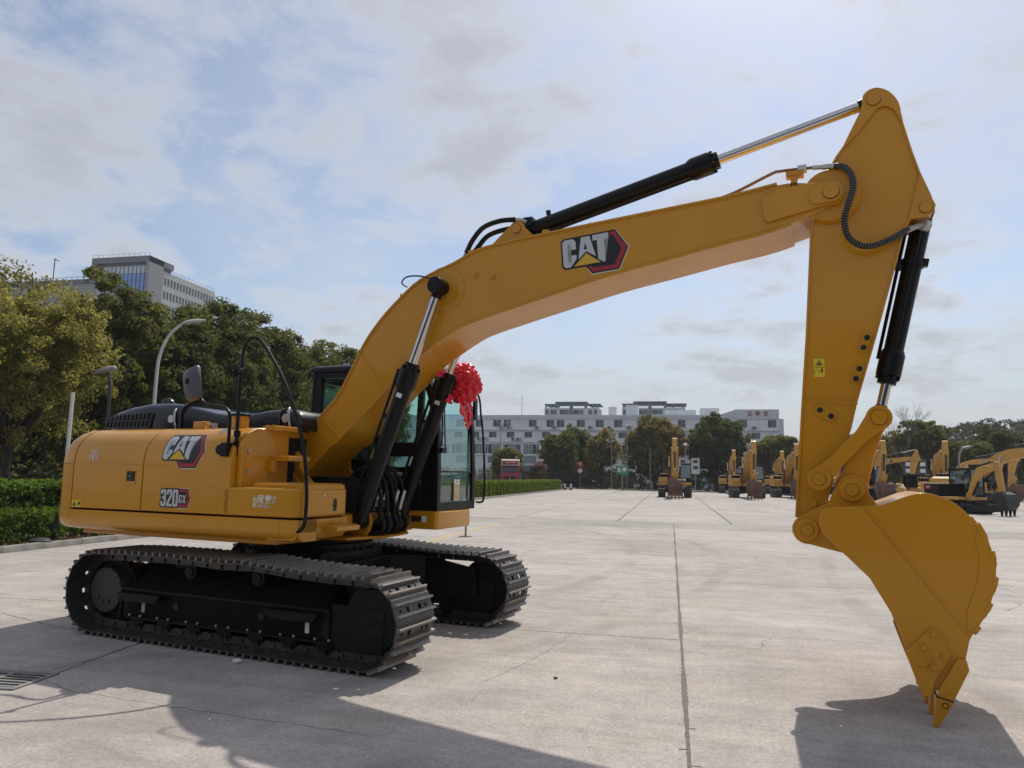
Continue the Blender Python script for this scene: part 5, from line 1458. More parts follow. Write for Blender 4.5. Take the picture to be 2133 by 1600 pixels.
def trunk_mesh(seed, lobes, h0, r, fork=0.45, m=None):
    rg = random.Random(seed); b = MB()
    top = h0 * 0.95 + 0.3
    lean = (rg.uniform(-0.15, 0.15), rg.uniform(-0.15, 0.15))
    F = Vector((lean[0], lean[1], top * (0.8 + fork * 0.3)))
    b.tube(spline([(0, 0, -0.15), (lean[0] * 0.3, lean[1] * 0.3, F.z * 0.45), F], 4), r * 1.15, 9, r1=r * 0.72)
    for lx, ly, lz, ax, ay, az in lobes:
        E_ = Vector((lx, ly, lz + az * 0.15))
        mid = F.lerp(E_, 0.5) + Vector((rg.uniform(-0.2, 0.2), rg.uniform(-0.2, 0.2), rg.uniform(0.0, 0.3)))
        b.tube(spline([F - Vector((0, 0, r)), mid, E_], 3), r * rg.uniform(0.32, 0.5), 6, r1=r * 0.08)
    return b.mesh('trunk', m or BARK, smooth=50)
LEAF_OLIVE = leafmat('leaf_olive', (0.135, 0.136, 0.046), (0.190, 0.182, 0.064), (0.250, 0.220, 0.086), 0.52)
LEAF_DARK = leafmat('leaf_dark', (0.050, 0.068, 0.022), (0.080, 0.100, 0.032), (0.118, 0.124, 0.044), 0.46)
LEAF_MID = leafmat('leaf_mid', (0.070, 0.084, 0.026), (0.106, 0.118, 0.036), (0.148, 0.142, 0.048), 0.46)
LEAF_RED = leafmat('leaf_reddish', (0.096, 0.092, 0.028), (0.145, 0.124, 0.040), (0.195, 0.146, 0.052), 0.48)
LEAF_HEDGE = leafmat('leaf_hedge', (0.075, 0.12, 0.014), (0.115, 0.165, 0.022), (0.165, 0.205, 0.032), 0.42)
LEAF_HEDGE2 = leafmat('leaf_hedge_dark', (0.055, 0.105, 0.014), (0.085, 0.145, 0.020), (0.125, 0.185, 0.030), 0.42)
LEAF_HILL = leafmat('leaf_hill', (0.036, 0.046, 0.022), (0.056, 0.062, 0.030), (0.080, 0.076, 0.040), 0.2)
TM = {}
def tree_kind(key, seed, h0, h1, rx, ry, nl, nc, per, size, leafm, tr, bark=None, spread=1.0):
    cl, lobes = crown_clumps(seed, h0, h1, rx, ry, nl, nc)
    TM[key] = (leaf_cloud('crown', cl, per, size, seed, leafm, spread=spread), trunk_mesh(seed + 1, lobes, h0, tr, m=bark), h1)
tree_kind('near_olive', 21, 2.3, 7.9, 3.5, 3.3, 20, 720, 84, 0.125, LEAF_OLIVE, 0.16)
tree_kind('near_sparse', 22, 4.3, 8.8, 2.2, 2.2, 12, 170, 34, 0.15, LEAF_OLIVE, 0.11, spread=1.3)
tree_kind('row_a', 31, 1.4, 11.5, 3.9, 3.7, 28, 900, 60, 0.24, LEAF_DARK, 0.2)
tree_kind('row_b', 32, 1.2, 11.5, 3.6, 3.8, 26, 900, 60, 0.24, LEAF_MID, 0.2)
tree_kind('row_c', 33, 1.6, 11.5, 3.8, 3.6, 30, 900, 60, 0.24, LEAF_DARK, 0.2)
tree_kind('far_round', 41, 2.4, 9.0, 3.4, 3.4, 20, 520, 44, 0.30, LEAF_MID, 0.22)
tree_kind('far_big', 42, 1.2, 10.2, 4.3, 4.2, 24, 760, 48, 0.32, LEAF_DARK, 0.24)
tree_kind('far_big2', 43, 1.0, 10.2, 4.3, 4.2, 26, 760, 48, 0.32, LEAF_RED, 0.24)
tree_kind('far_loose', 44, 1.8, 8.5, 2.8, 2.8, 16, 330, 34, 0.27, LEAF_RED, 0.18, spread=1.25)
tree_kind('far_low', 45, 0.6, 8.3, 4.6, 4.3, 24, 760, 48, 0.32, LEAF_MID, 0.22)
def tree(key, u, v, h, wide, rz, label, group, name='tree'):
    me, tk, h1 = TM[key]
    t = empty(name, (u, v, 0.0), R(rz), label=label, cat='tree', group=group)
    s = h / h1
    t.scale = (s * wide, s * wide, s)
    link('crown', me, t); link('trunk', tk, t)
    return t
G1 = 'trees along the left planting bed'
tree('near_olive', -20.9, 19.6, 7.8, 0.92, 20, 'broad olive brown tree nearest the camera, rising over the two clipped hedges', G1)
tree('near_sparse', -23.4, 21.5, 9.3, 0.8, 0, 'thin sparse tree whose airy top shows above the olive brown tree at the frame edge', G1)
rowl = [('row_b', -25.6, 29.0, 10.4, 1.0, 0, 'tall dense green tree below the glass office block, first of the left row'),
        ('row_a', -25.9, 33.0, 10.7, 1.0, 70, 'tall dense green tree under the right end of the glass office block'),
        ('row_c', -25.6, 37.4, 11.4, 1.0, 140, 'tall dense green tree just behind the curved street lamp'),
        ('row_b', -26.0, 42.2, 11.7, 1.0, 210, 'tall dense green tree behind the mirror of the big excavator'),
        ('row_a', -26.2, 48.0, 11.6, 1.0, 30, 'tall dense green tree behind the black handrail hoop'),
        ('row_c', -25.2, 54.0, 11.6, 0.9, 100, 'tall dense green tree showing just left of the raised boom'),
        ('row_b', -25.0, 60.0, 10.6, 0.85, 160, 'last green tree of the left row, mostly hidden by boom and cab')]
for k in rowl: tree(*k, G1)
for i, (u, v) in enumerate(((-33, 26), (-34, 33), (-34, 41), (-34, 50))):
    tree('row_c' if i % 2 else 'row_a', u, v, 8.6, 1.15, i * 77, ('shaded dark tree deep behind the olive brown tree', 'shaded dark tree deep behind the curved lamp', 'shaded dark tree deep behind the mirror', 'shaded dark tree deep behind the handrail hoop')[i], G1)
G2 = 'trees along the far fence'
for k in [('far_low', -22.4, 99.5, 6.0, 0.75, 10, 'small round yellowish tree behind the facing red truck'),
          ('far_round', -15.0, 99.0, 7.5, 1.08, 80, 'round topped green tree with a bare forked trunk, right of the facing red truck'),
          ('far_big', -13.6, 106, 9.2, 0.72, 0, 'darker tree whose top shows above the round forked tree'),
          ('far_loose', -9.4, 103.0, 8.5, 1.0, 20, 'loose reddish green tree left of the green road sign'),
          ('far_big2', -2.1, 102.0, 10.4, 1.0, 30, 'big reddish green tree behind the lone parked excavator'),
          ('far_big', 6.0, 102.5, 10.5, 1.0, 100, 'biggest dark green tree, between the lone excavator and the name block'),
          ('far_low', 14.2, 102.0, 8.2, 0.95, 200, 'yellow green rounded tree just left of the big stick'),
          ('far_low', 21.8, 100.0, 8.2, 0.9, 0, 'green rounded tree seen past the right edge of the big stick'),
          ('far_big2', 25.8, 97.0, 7.9, 0.9, 140, 'rounded tree below the bare branched tree'),
          ('far_round', 30.0, 97.0, 9.3, 0.98, 250, 'tall round tree behind the bucket link, left of the right lamp'),
          ('far_low', 34.6, 96.0, 7.2, 0.9, 60, 'low olive tree behind the right street lamp'),
          ('far_big', 38.4, 98.0, 8.6, 0.95, 10, 'dense green tree near the right frame edge above the logo boom'),
          ('far_big2', 44.0, 97.0, 7.6, 1.0, 190, 'reddish green tree cut by the right frame edge')]: tree(*k, G2)
# bare tree
bt = empty('bare_tree', (26.2, 92.0, 0), 0, label='leafless tree with fine upright branches above the parked machines', cat='tree')
bb = MB(); rb = random.Random(2)
def branch(p, d, L_, r, n):
    q = p + d * L_
    bb.tube([p, p.lerp(q, 0.5) + Vector((rb.uniform(-0.04, 0.04), rb.uniform(-0.04, 0.04), 0)) * L_, q], r, 5, r1=r * 0.55)
    if n == 0: return
    for k in range(3 if n > 2 else 4):
        a = rb.uniform(0, 6.28); sp = rb.uniform(0.25, 0.6)
        nd = (d + Vector((math.cos(a) * sp, math.sin(a) * sp, rb.uniform(0, 0.15)))).normalized()
        branch(p.lerp(q, rb.uniform(0.6, 1.0)), nd, L_ * rb.uniform(0.55, 0.8), r * 0.5, n - 1)
branch(Vector((0, 0, 0)), Vector((0, 0, 1)), 4.3, 0.13, 5)
bb.build('branches', BARKL, bt, smooth=0, fix=False)

# hedges: leaves over a rounded box, with a solid dark core added to block light
def hedge(name, x0, x1, y0, y1, z0, z1, n, per, size, m, seed, label, cat='hedge', gaps=0.0, group=None):
    rg = random.Random(seed)
    h = empty(name, ((x0 + x1) / 2, y0, 0), 0, label=label, cat=cat, group=group)
    cx = (x0 + x1) / 2
    cl = []
    A_top, A_side = (x1 - x0), (z1 - z0)
    for k in range(n):
        y = rg.uniform(0, y1 - y0)
        if gaps and math.sin(y * 2.1 + seed) > 1 - gaps and rg.random() < 0.8: continue
        w = rg.random() * (A_top + 2 * A_side)
        bumpy = 0.05 * math.sin(y * 5.3) + 0.04 * math.sin(y * 11.7 + seed)
        if w < A_top: cl.append((x0 - cx + rg.uniform(0.02, A_top - 0.02), y, z1 - 0.05 + bumpy + rg.uniform(-0.05, 0.04), 0.12, 0, 0, 1))
        else:
            s = 1 if rg.random() < 0.7 else -1
            cl.append(((x1 - cx if s > 0 else x0 - cx) - s * 0.06 + bumpy * 0.7, y, z0 + (z1 - z0) * rg.random(), 0.12, s, 0, 0.15))
    for k in range(int(n * 0.05)):
        cl.append((x0 - cx + A_top * rg.random(), rg.choice((0.0, y1 - y0)), z0 + (z1 - z0) * rg.random(), 0.12, 0, -1, 0.2))
    link('leaves', leaf_cloud('leaves', cl, per, size, seed, m, up=0.3, shape=1.6), h)
    st = MB()
    for k in range(int((y1 - y0) * 7)):
        y = rg.uniform(0.05, y1 - y0 - 0.05); x = rg.uniform(x0 - cx + 0.12, x1 - cx - 0.12)
        for j in range(3):
            st.tube([(x, y, z0 - 0.05), (x + rg.uniform(-0.15, 0.15), y + rg.uniform(-0.15, 0.15), z0 + (z1 - z0) * 0.85)], 0.010, 4, r1=0.005)
    st.build('stems', BARK, h, smooth=0, fix=False, kind='stuff')
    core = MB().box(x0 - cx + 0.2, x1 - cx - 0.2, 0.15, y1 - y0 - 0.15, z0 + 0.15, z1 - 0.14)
    if not gaps: core.build('light_block_core', mat('light_block_core', (0.018, 0.022, 0.008), 0.95), h, smooth=0)  # plain dark box added inside the leaves so no light shows through
    return h
hedge('hedge', -14.15, -13.05, 8.5, 24, 0.10, 0.72, 2600, 22, 0.070, LEAF_HEDGE2, 3, 'low bright green hedge right behind the left kerb, ragged at its foot', gaps=0.28)
hedge('hedge', -17.0, -15.1, 8.5, 34, 0.10, 1.26, 4600, 24, 0.085, LEAF_HEDGE2, 4, 'taller clipped green hedge in the second row behind the low ragged one')
hedge('hedge', -14.5, -12.95, 45, 88, 0.08, 1.16, 7000, 20, 0.10, LEAF_HEDGE, 5, 'long box clipped light green hedge behind the cab, in front of the red trucks')
# fallen leaves and weeds on the bed's edge
rw_ = random.Random(6)
cl = [(rw_.uniform(-13.1, -12.86), rw_.uniform(8, 22), 0.11, 0.10, 0, 0, 1) for k in range(260)]
setp(link('leaf_litter', leaf_cloud('leaf_litter', cl, 14, 0.06, 8, leafmat('dry_litter', (0.10, 0.055, 0.03), (0.16, 0.09, 0.05), (0.22, 0.14, 0.08), 0.1), up=0.5), None), label='dry brown leaf litter and stalks along the left kerb', cat='leaf litter', kind='stuff')
lh = MB().loft([[(a * math.cos(k * math.pi / 10), b_ * math.sin(k * math.pi / 10), z) for k in range(20)] for a, b_, z in ((0.30, 0.22, 0.0), (0.28, 0.20, 0.05), (0.2, 0.13, 0.09), (0.05, 0.04, 0.10))])
lho = lh.build('cable_cover', mat('grey_rubber', (0.06, 0.055, 0.06), 0.4), None, loc=(-12.98, 13.15, 0.10), label='smooth dark grey domed cover lying under the low hedge by the kerb', cat='cover')
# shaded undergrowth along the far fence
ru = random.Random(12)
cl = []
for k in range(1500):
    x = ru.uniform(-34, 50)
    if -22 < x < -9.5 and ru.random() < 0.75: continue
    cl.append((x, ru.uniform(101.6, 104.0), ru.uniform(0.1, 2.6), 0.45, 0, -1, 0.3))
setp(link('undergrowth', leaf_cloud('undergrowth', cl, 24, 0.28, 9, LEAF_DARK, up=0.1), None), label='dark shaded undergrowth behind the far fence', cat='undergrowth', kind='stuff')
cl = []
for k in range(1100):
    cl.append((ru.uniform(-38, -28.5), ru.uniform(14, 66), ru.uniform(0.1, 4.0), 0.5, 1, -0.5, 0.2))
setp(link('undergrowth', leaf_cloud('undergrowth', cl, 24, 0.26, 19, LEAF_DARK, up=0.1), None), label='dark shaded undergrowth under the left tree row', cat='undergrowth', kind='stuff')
# wooded hill at the right
HILLM = mat('hill_soil', (0.04, 0.042, 0.025), 0.95, var=0.3, vscale=0.1, world=True)
def hillz(x, y):
    return 13.5 * math.exp(-((x - 84) / 44) ** 2 - ((y - 200) / 34) ** 2)
hm = MB(); nx, ny = 40, 26
vs = [(-20 + 240 * i / nx, 135 + 150 * j / ny, hillz(-20 + 240 * i / nx, 135 + 150 * j / ny) - 0.2) for j in range(ny + 1) for i in range(nx + 1)]
hm.add(vs, [(j * (nx + 1) + i, j * (nx + 1) + i + 1, (j + 1) * (nx + 1) + i + 1, (j + 1) * (nx + 1) + i) for j in range(ny) for i in range(nx)])
hm.build('hill', HILLM, smooth=60, fix=False, kind='structure')
cl = []; rh = random.Random(4)
for k in range(330):
    x, y = rh.uniform(30, 140), rh.uniform(150, 205)
    z = hillz(x, y)
    if z < 1.2: continue
    r_ = rh.uniform(1.8, 3.2); hh = rh.uniform(2.5, 4.5)
    for j in range(26):
        d = Vector((rh.gauss(0, 1), rh.gauss(0, 1), abs(rh.gauss(0, 1)))).normalized()
        cl.append((x + d.x * r_, y + d.y * r_, z + hh * 0.4 + d.z * r_ * 0.9, 0.75, d.x, d.y, d.z))
setp(link('hill_forest', leaf_cloud('hill_forest', cl, 12, 0.62, 14, LEAF_HILL), None), label='distant dark wood covering the hill behind the parked machines', cat='forest', kind='stuff')

# ------------------------------------------------------------------ buildings
WALLW = mat('white_wall_tile', (0.78, 0.785, 0.80), 0.7, var=0.06, vscale=0.5, dirt=(0.42, 0.42, 0.42), dscale=0.22, damt=0.35)
WALLG = mat('pale_grey_band', (0.62, 0.635, 0.66), 0.75, var=0.05, vscale=0.4)
FRAMED = mat('dark_window_frame', (0.05, 0.055, 0.06), 0.5)
PANE = mat('window_pane', (0.075, 0.095, 0.11), 0.08, spec=0.8)
PANED = mat('window_pane_dark', (0.018, 0.022, 0.026), 0.08, spec=0.7)
CURT = mat('window_curtain_pane', (0.26, 0.29, 0.31), 0.15, spec=0.6)
def window(parent, u0, u1, z0, z1, v, split=0.42, panes=(PANED, PANE)):
    f = MB()
    t = 0.07
    for a in ((u0, u1, z0, z0 + t), (u0, u1, z1 - t, z1), (u0, u0 + t, z0, z1), (u1 - t, u1, z0, z1)): f.box(a[0], a[1], v - 0.07, v + 0.02, a[2], a[3])
    fo = f.build('window', FRAMED, parent, smooth=0)
    um = u0 + (u1 - u0) * split
    MB().box(u0 + t, um, v - 0.030, v + 0.01, z0 + t, z1 - t).build('pane', panes[0], fo, smooth=0)
    MB().box(um + 0.04, u1 - t, v - 0.042, v + 0.01, z0 + t, z1 - t).build('pane', panes[1], fo, smooth=0)
    return fo
def box_obj(name, m, parent, *a, bevel=0): return MB().box(*a).build(name, m, parent, bevel=bevel, smooth=0)
FV = 121.0
WB = empty('white_building', (-10, FV, 0), 0, label='long white four storey building behind the far trees, red characters on its raised end block', cat='building')
for o_ in (): pass
def wbx(*a): return (a[0] + 10, a[1] + 10, a[2] - FV, a[3] - FV, a[4], a[5])
box_obj('wall', WALLW, WB, *wbx(-60, 16.7, FV, FV + 14, 0, 11.15))
box_obj('parapet', WALLG, WB, *wbx(-60.1, 10.2, FV - 0.12, FV + 14.1, 11.15, 11.8))
hb = box_obj('name_block', WALLG, WB, *wbx(10.05, 16.75, FV - 0.14, FV + 8, 11.15, 12.68))
MB().prism([(7.6, 11.8), (10.05, 12.6), (10.05, 11.8)], FV - 0.1, FV + 3).build('parapet_ramp', WALLG, WB, loc=(10, -FV, 0), smooth=0)
box_obj('end_wing', WALLG, WB, *wbx(16.7, 17.6, FV + 1.2, FV + 9, 0, 11.3))
box_obj('ledge', WALLG, WB, *wbx(-60, 16.8, FV - 0.28, FV, 9.22, 9.36))
box_obj('ledge', WALLG, WB, *wbx(-60, 16.8, FV - 0.18, FV, 7.2, 7.30))
box_obj('ledge', WALLG, WB, *wbx(-60, 16.8, FV - 0.18, FV, 4.95, 5.05))
for i, u in enumerate([-58, -54.5, -51, -47.5, -44, -40.5, -37, -34, -31.0, -27.9, -24.4, -21.4, -18.8, -16.9, -12.9, -9.8, -6.6, -3, 0.4, 3.6, 7, 10.1, 14.1]):
    box_obj('pilaster', WALLW, WB, *wbx(u - 0.2, u + 0.2, FV - 0.07, FV, 0.2, 11.1))
def wbw(u0, u1, z0, z1, **k): window(WB, u0 + 10, u1 + 10, z0, z1, 0.0, **k)
for u0, u1 in [(-42.5, -41.2), (-39.4, -38.1), (-36.1, -34.8), (-32.6, -31.4), (-29.5, -28.2), (-27.7, -26.5), (-23.3, -22.05), (-20.3, -19.05), (-18.55, -17.35), (-15.2, -13.9), (-12.05, -10.8), (-9.0, -7.7), (-5.2, -3.9), (-2.0, -0.8), (1.25, 2.4), (4.6, 5.8), (7.8, 9.0), (10.7, 11.9), (15.1, 16.3)]: wbw(u0, u1, 9.86, 10.98)
for u0, u1 in [(-39.4, -38.1), (-36.3, -35.0), (-33.3, -32.0), (-30.2, -28.95), (-27.1, -25.85), (-24.0, -22.8), (-21.0, -19.75), (-17.6, -16.4), (-14.6, -13.4), (-11.6, -10.4), (-8.3, -7.0), (-4.6, -3.4), (12.6, 13.8), (9.0, 10.2), (5.6, 6.8)]: wbw(u0, u1, 8.06, 8.95)
for k in range(17):
    u0 = -41.6 + k * 2.82
    wbw(u0, u0 + 1.25, 5.33, 6.86, split=0.5, panes=(PANED, CURT)); wbw(u0 + 1.4, u0 + 2.65, 5.33, 6.86, split=0.5, panes=(CURT, PANED))
    if k % 2 == 0: wbw(u0, u0 + 2.6, 3.75, 4.8, split=0.5, panes=(CURT, CURT))
ACM = mat('air_conditioner_white', (0.5, 0.5, 0.49), 0.6)
for u, z in [(-28.0, 9.45), (-26.7, 9.45), (-21.9, 9.45), (-12.9, 9.5), (-9.7, 9.5), (-6.5, 9.5), (-30.9, 7.55), (-31.9, 7.55), (-25.9, 7.5), (-25.0, 7.5), (13.0, 9.5), (-18.9, 9.5)]:
    a = box_obj('air_conditioner', ACM, WB, u + 10 - 0.4, u + 10 + 0.4, -0.42, -0.08, z, z + 0.5)
    MB().cyl((u + 10 - 0.1, -0.425, z + 0.25), (u + 10 - 0.1, -0.43, z + 0.25), 0.2, n=14).build('fan', FRAMED, a)
REDL = mat('red_letters', (0.42, 0.03, 0.05), 0.5)
for ch, u in (('五', 12.35), ('亭', 13.55), ('龙', 14.75)):
    text_obj(ch, 0.85, REDL, (u + 10, -0.17, 11.95), (R(90), 0, 0), hb, extrude=0.02, offset=0.01)
box_obj('shop_front', mat('shop_dark', (0.03, 0.032, 0.036), 0.4, var=0.3, vscale=0.8), WB, *wbx(-30, -6, FV - 0.10, FV, 0.1, 2.45))
sb = box_obj('shop_sign', mat('navy_sign', (0.012, 0.017, 0.035), 0.4), WB, *wbx(-21.6, -16.2, FV - 0.35, FV - 0.1, 2.5, 3.6))
text_obj('洁鼎毛绒', 0.82, WHITE, (-18.75 + 10, -0.37, 3.05), (R(90), 0, 0), sb, extrude=0.01, offset=0.012)
sb2 = box_obj('shop_sign', mat('blue_grey_sign', (0.13, 0.14, 0.26), 0.5), WB, *wbx(-27.4, -21.8, FV - 0.35, FV - 0.1, 2.6, 3.35))
sb3 = box_obj('shop_sign', mat('red_sign', (0.42, 0.06, 0.07), 0.5, var=0.2, vscale=1.0), WB, *wbx(-16.0, -11.9, FV - 0.40, FV - 0.1, 2.2, 3.6))
text_obj('江南', 0.7, mat('pink_letters', (0.7, 0.4, 0.38), 0.5), (-14.2 + 10, -0.42, 2.95), (R(90), 0, 0), sb3, extrude=0.01)
for a in ((-41.5, -34.5, 2.0, 3.0, 11.8, 12.1), (-30, -22, 2, 6, 11.8, 12.0), (-10.2, -8.9, 3, 4.5, 11.8, 13.45), (-7.3, -5.2, 3, 5, 11.8, 13.75), (-0.8, 4.2, 4, 9, 11.8, 13.0), (5.0, 8.0, 5, 9, 11.8, 13.4)):
    box_obj('roof_housing', WALLG if a[5] > 12.5 else FRAMED, WB, a[0] + 10, a[1] + 10, a[2], a[3], a[4], a[5])
MB().cyl((-25.2 + 10, 3, 12), (-25.2 + 10, 3, 15.6), 0.04, n=6).build('mast', FRAMED, WB)

# two apartment towers far behind
BLUEG = mat('slate_blue_panel', (0.10, 0.135, 0.22), 0.5)
TWW = mat('tower_wall', (0.62, 0.64, 0.68), 0.7)
def tower(u0, w, label):
    T = empty('apartment_tower', (u0, 255, 0), 0, label=label, cat='building', group='slate and white towers above the white building')
    box_obj('wall', TWW, T, 0, w, 0, 12, 0, 25.6)
    for a in ((3.9, 15.2, 27.35, 27.75, -0.6, 12.5), (-0.2, 3.9, 26.85, 27.15, 1.0, 12), (15.2, w + 0.5, 26.85, 27.15, 1.0, 12)): box_obj('roof_slab', BLUEG, T, a[0], a[1], a[4], a[5], a[2], a[3])
    for a in ((0.3, 0.8), (2.2, 2.6), (3.9, 4.9), (9.0, 10.1), (14.2, 15.2), (17.0, 17.5), (w - 1.0, w - 0.5)): box_obj('roof_post', BLUEG, T, a[0], a[1], -0.3, 0.5, 25.6, 27.35 if 3 < a[0] < 15 else 26.85)
    box_obj('roof_beam', BLUEG, T, 4.9, 14.2, -0.35, 0.3, 26.2, 26.75)
    box_obj('centre_band', BLUEG, T, 9.0, 10.1, -0.3, -0.02, 0, 25.6)
    for z in (24.2, 21.3, 18.4):
        for a, b in ((0.4, 1.5), (2.2, 4.4), (5.4, 8.8), (10.3, 13.8), (15.6, 16.9), (17.6, 18.6)):
            window(T, a, min(b, w - 0.2), z - 0.9, z + 0.75, 0.0, split=0.5)
        box_obj('balcony', TWW, T, 4.6, 14.6, -0.9, 0, z - 1.5, z - 1.0)
    return T
tower(-43.6, 19.2, 'slate and white apartment tower top behind the white building, left of the two')
tower(-16.3, 21.4, 'slate and white apartment tower top behind the white building, right of the two')

# office block behind the left trees, with lower wing and podium
STONE = mat('office_stone', (0.30, 0.295, 0.30), 0.75, var=0.08, vscale=0.6)
STONED = mat('office_stone_dark', (0.17, 0.165, 0.185), 0.7, var=0.06, vscale=0.5)
BGL = mat('office_blue_glass', (0.16, 0.27, 0.50), 0.14, metal=0.6)
BGL2 = mat('office_sky_glass', (0.50, 0.55, 0.62), 0.08, spec=0.9)  # pale base colour stands in for the sky seen through the top row
OF = empty('office_block', (-123.65, 150, 0), 0, label='grey stone office block with blue glass front and long windowed wing above the left trees', cat='building')
box_obj('wall', STONED, OF, -16.4, -15.0, 0, 9, 0, 53.4)
box_obj('wall', STONED, OF, -15.0, -0.7, 1.2, 9, 0, 51.9)
box_obj('roof_beam', STONED, OF, -16.4, 0.0, 0.003, 9, 51.9, 53.4)
sw = box_obj('side_wall', STONE, OF, -0.7, 0, 0.006, 5.3, 0, 53.4)
for k in range(26):
    box_obj('stone_course', STONED, sw, -0.1, 0.012, 0.02, 5.29, 33 + k * 0.8, 33.05 + k * 0.8)
for k in range(12):
    for j in range(7):
        u0 = -14.9 + k * 1.18; z0 = 49.4 - j * 1.85 if j else 49.4
        box_obj('pane', BGL2 if j == 0 and k > 0 else BGL, OF, u0 + 0.06, u0 + 1.12, 1.10, 1.18, z0 + 0.05, z0 + (1.9 if j == 0 else 1.78))
    box_obj('mullion', STONED, OF, -14.95 + k * 1.18, -14.87 + k * 1.18, 0.98, 1.16, 36, 51.4)
wg = box_obj('wing', mat('wing_wall', (0.48, 0.47, 0.46), 0.75), OF, -14, -0.3, 5.3, 27.0, 0, 51.0)
for k in range(17):
    for j in range(3):
        y0 = 6.2 + k * 1.22; z0 = 47.6 - j * 3.4
        box_obj('wing_window', PANED, wg, -0.31, -0.26, y0, y0 + 0.62, z0, z0 + 1.9)
rl = MB()
for k in range(12): rl.box(-16.3 + k * 1.48, -16.25 + k * 1.48, 0.1, 0.15, 53.4, 54.2)
rl.box(-16.3, 0, 0.1, 0.14, 54.1, 54.15)
for k in range(16): rl.box(-0.45, -0.4, 5.6 + k * 1.4, 5.65 + k * 1.4, 51, 51.8)
rl.box(-0.45, -0.41, 5.5, 27, 51.75, 51.8)
rl.build('roof_railing', FRAMED, OF, smooth=0)
PO = empty('podium_building', (-160, 140, 0), 0, label='low grey flat roofed building with lightning masts, left of the office block', cat='building')
box_obj('wall', STONE, PO, -60, 31, 0, 9, 0, 44.0)
box_obj('parapet', STONED, PO, -60.2, 31.2, -0.3, 9, 44.0, 45.0)
pr = MB()
for k in range(40): pr.box(-30 + k * 1.5, -29.94 + k * 1.5, 0.2, 0.26, 45, 45.8)
pr.box(-30, 30, 0.2, 0.25, 45.7, 45.78)
pr.build('roof_railing', FRAMED, PO, smooth=0)
ms = MB().tube([(18.0, 1, 45), (18.0, 1, 50.8)], 0.12, 6).tube([(18.0, 1, 50.6), (19.3, 1, 50.0)], 0.10, 6)
ms.build('mast', FRAMED, PO)
HB = empty('house', (-52, 45, 0), 0, label='pale walled building with blue panes glimpsed through the olive brown tree', cat='building')
box_obj('wall', mat('pale_wall', (0.50, 0.52, 0.56), 0.7), HB, -18, 8, 0, 8, 8.4, 14.0)
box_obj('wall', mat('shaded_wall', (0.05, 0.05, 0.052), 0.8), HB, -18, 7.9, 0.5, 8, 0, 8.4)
for k in range(7):
    window(HB, -15 + k * 3.1, -13.2 + k * 3.1, 9.5, 12.6, 0.0, split=0.5, panes=(PANE, CURT))
# ------------------------------------------------------------------ street furniture
LAMPW = mat('lamp_white', (0.62, 0.62, 0.60), 0.45, var=0.05)
LAMPG = mat('lamp_grey', (0.25, 0.26, 0.27), 0.5)
def curved_lamp(name, loc, rz, h, reach, label, m=LAMPW, r=0.075):
    L0 = empty(name, loc, rz, label=label, cat='street lamp')
    pts = [(0, 0, 0), (0.02, 0, h * 0.35), (0.03, 0, h * 0.72), (reach * 0.10, 0, h * 0.84), (reach * 0.32, 0, h * 0.93), (reach * 0.62, 0, h * 0.985), (reach * 0.75, 0, h)]
    MB().tube(spline(pts, 6), r, 12, r1=r * 0.6).build('pole', m, L0)
    hd = MB()
    rings = []
    for k, (t, w, a, b) in enumerate(((0.0, 0.05, 0.02, -0.03), (0.15, 0.12, 0.07, -0.06), (0.4, 0.17, 0.10, -0.09), (0.7, 0.15, 0.09, -0.07), (0.92, 0.08, 0.04, -0.03), (1.0, 0.02, 0.01, -0.01))):
        x = reach * 0.70 + t * 0.95; z = h + 0.02 + t * 0.16
        rings.append([(x, w * math.cos(q * math.pi / 6), z + (a if math.sin(q * math.pi / 6) > 0 else -b) * math.sin(q * math.pi / 6)) for q in range(12)])
    hd.loft(rings)
    ho_ = hd.build('lamp_head', m, L0)
    MB().ball((reach * 0.70 + 0.50, 0, h + 0.045), 0.26, 0.12, 0.06, n=12, m=6).build('lens', mat('lamp_lens', (0.30, 0.29, 0.27), 0.3), ho_)
    MB().cyl((0, 0, 0), (0, 0, 0.9), r * 1.5, n=14).build('base', m, L0)
    return L0
curved_lamp('street_lamp', (-19.1, 24.0, 0.05), R(12), 7.15, 1.15, 'white curved street lamp rising behind the engine cover of the big excavator')
LQ = empty('lamp_post', (-14.3, 15.1, 0.05), 0, label='plain white post standing between the hedges in front of the olive brown tree', cat='lamp post')
MB().tube([(-0.02, 0, 0), (0.0, 0, 3.45)], 0.042, 10).build('pole', LAMPW, LQ)
LQ2 = empty('street_lamp', (-16.6, 18.6, -0.38), R(8), label='grey hooded lamp head half hidden in the olive brown tree', cat='street lamp')
MB().tube(spline([(0.25, 0, 0), (0.25, 0, 3.6), (0.22, 0, 4.6), (0.1, 0, 4.95)], 5), 0.05, 8).build('pole', mat('dark_post', (0.04, 0.04, 0.04), 0.6), LQ2)
MB().loft([[(x, w * math.cos(q * math.pi / 5), z + t * math.sin(q * math.pi / 5)) for q in range(10)] for x, w, z, t in ((-0.30, 0.03, 4.86, 0.02), (-0.15, 0.12, 4.92, 0.07), (0.12, 0.15, 4.99, 0.10), (0.32, 0.10, 5.03, 0.08), (0.40, 0.03, 5.02, 0.03))]).build('lamp_head', mat('dull_lamp', (0.33, 0.31, 0.29), 0.6), LQ2)
curved_lamp('street_lamp', (22.9, 66.0, 0), R(20), 4.5, 0.55, 'grey curved street lamp among the parked machines at the right', m=LAMPG, r=0.09)
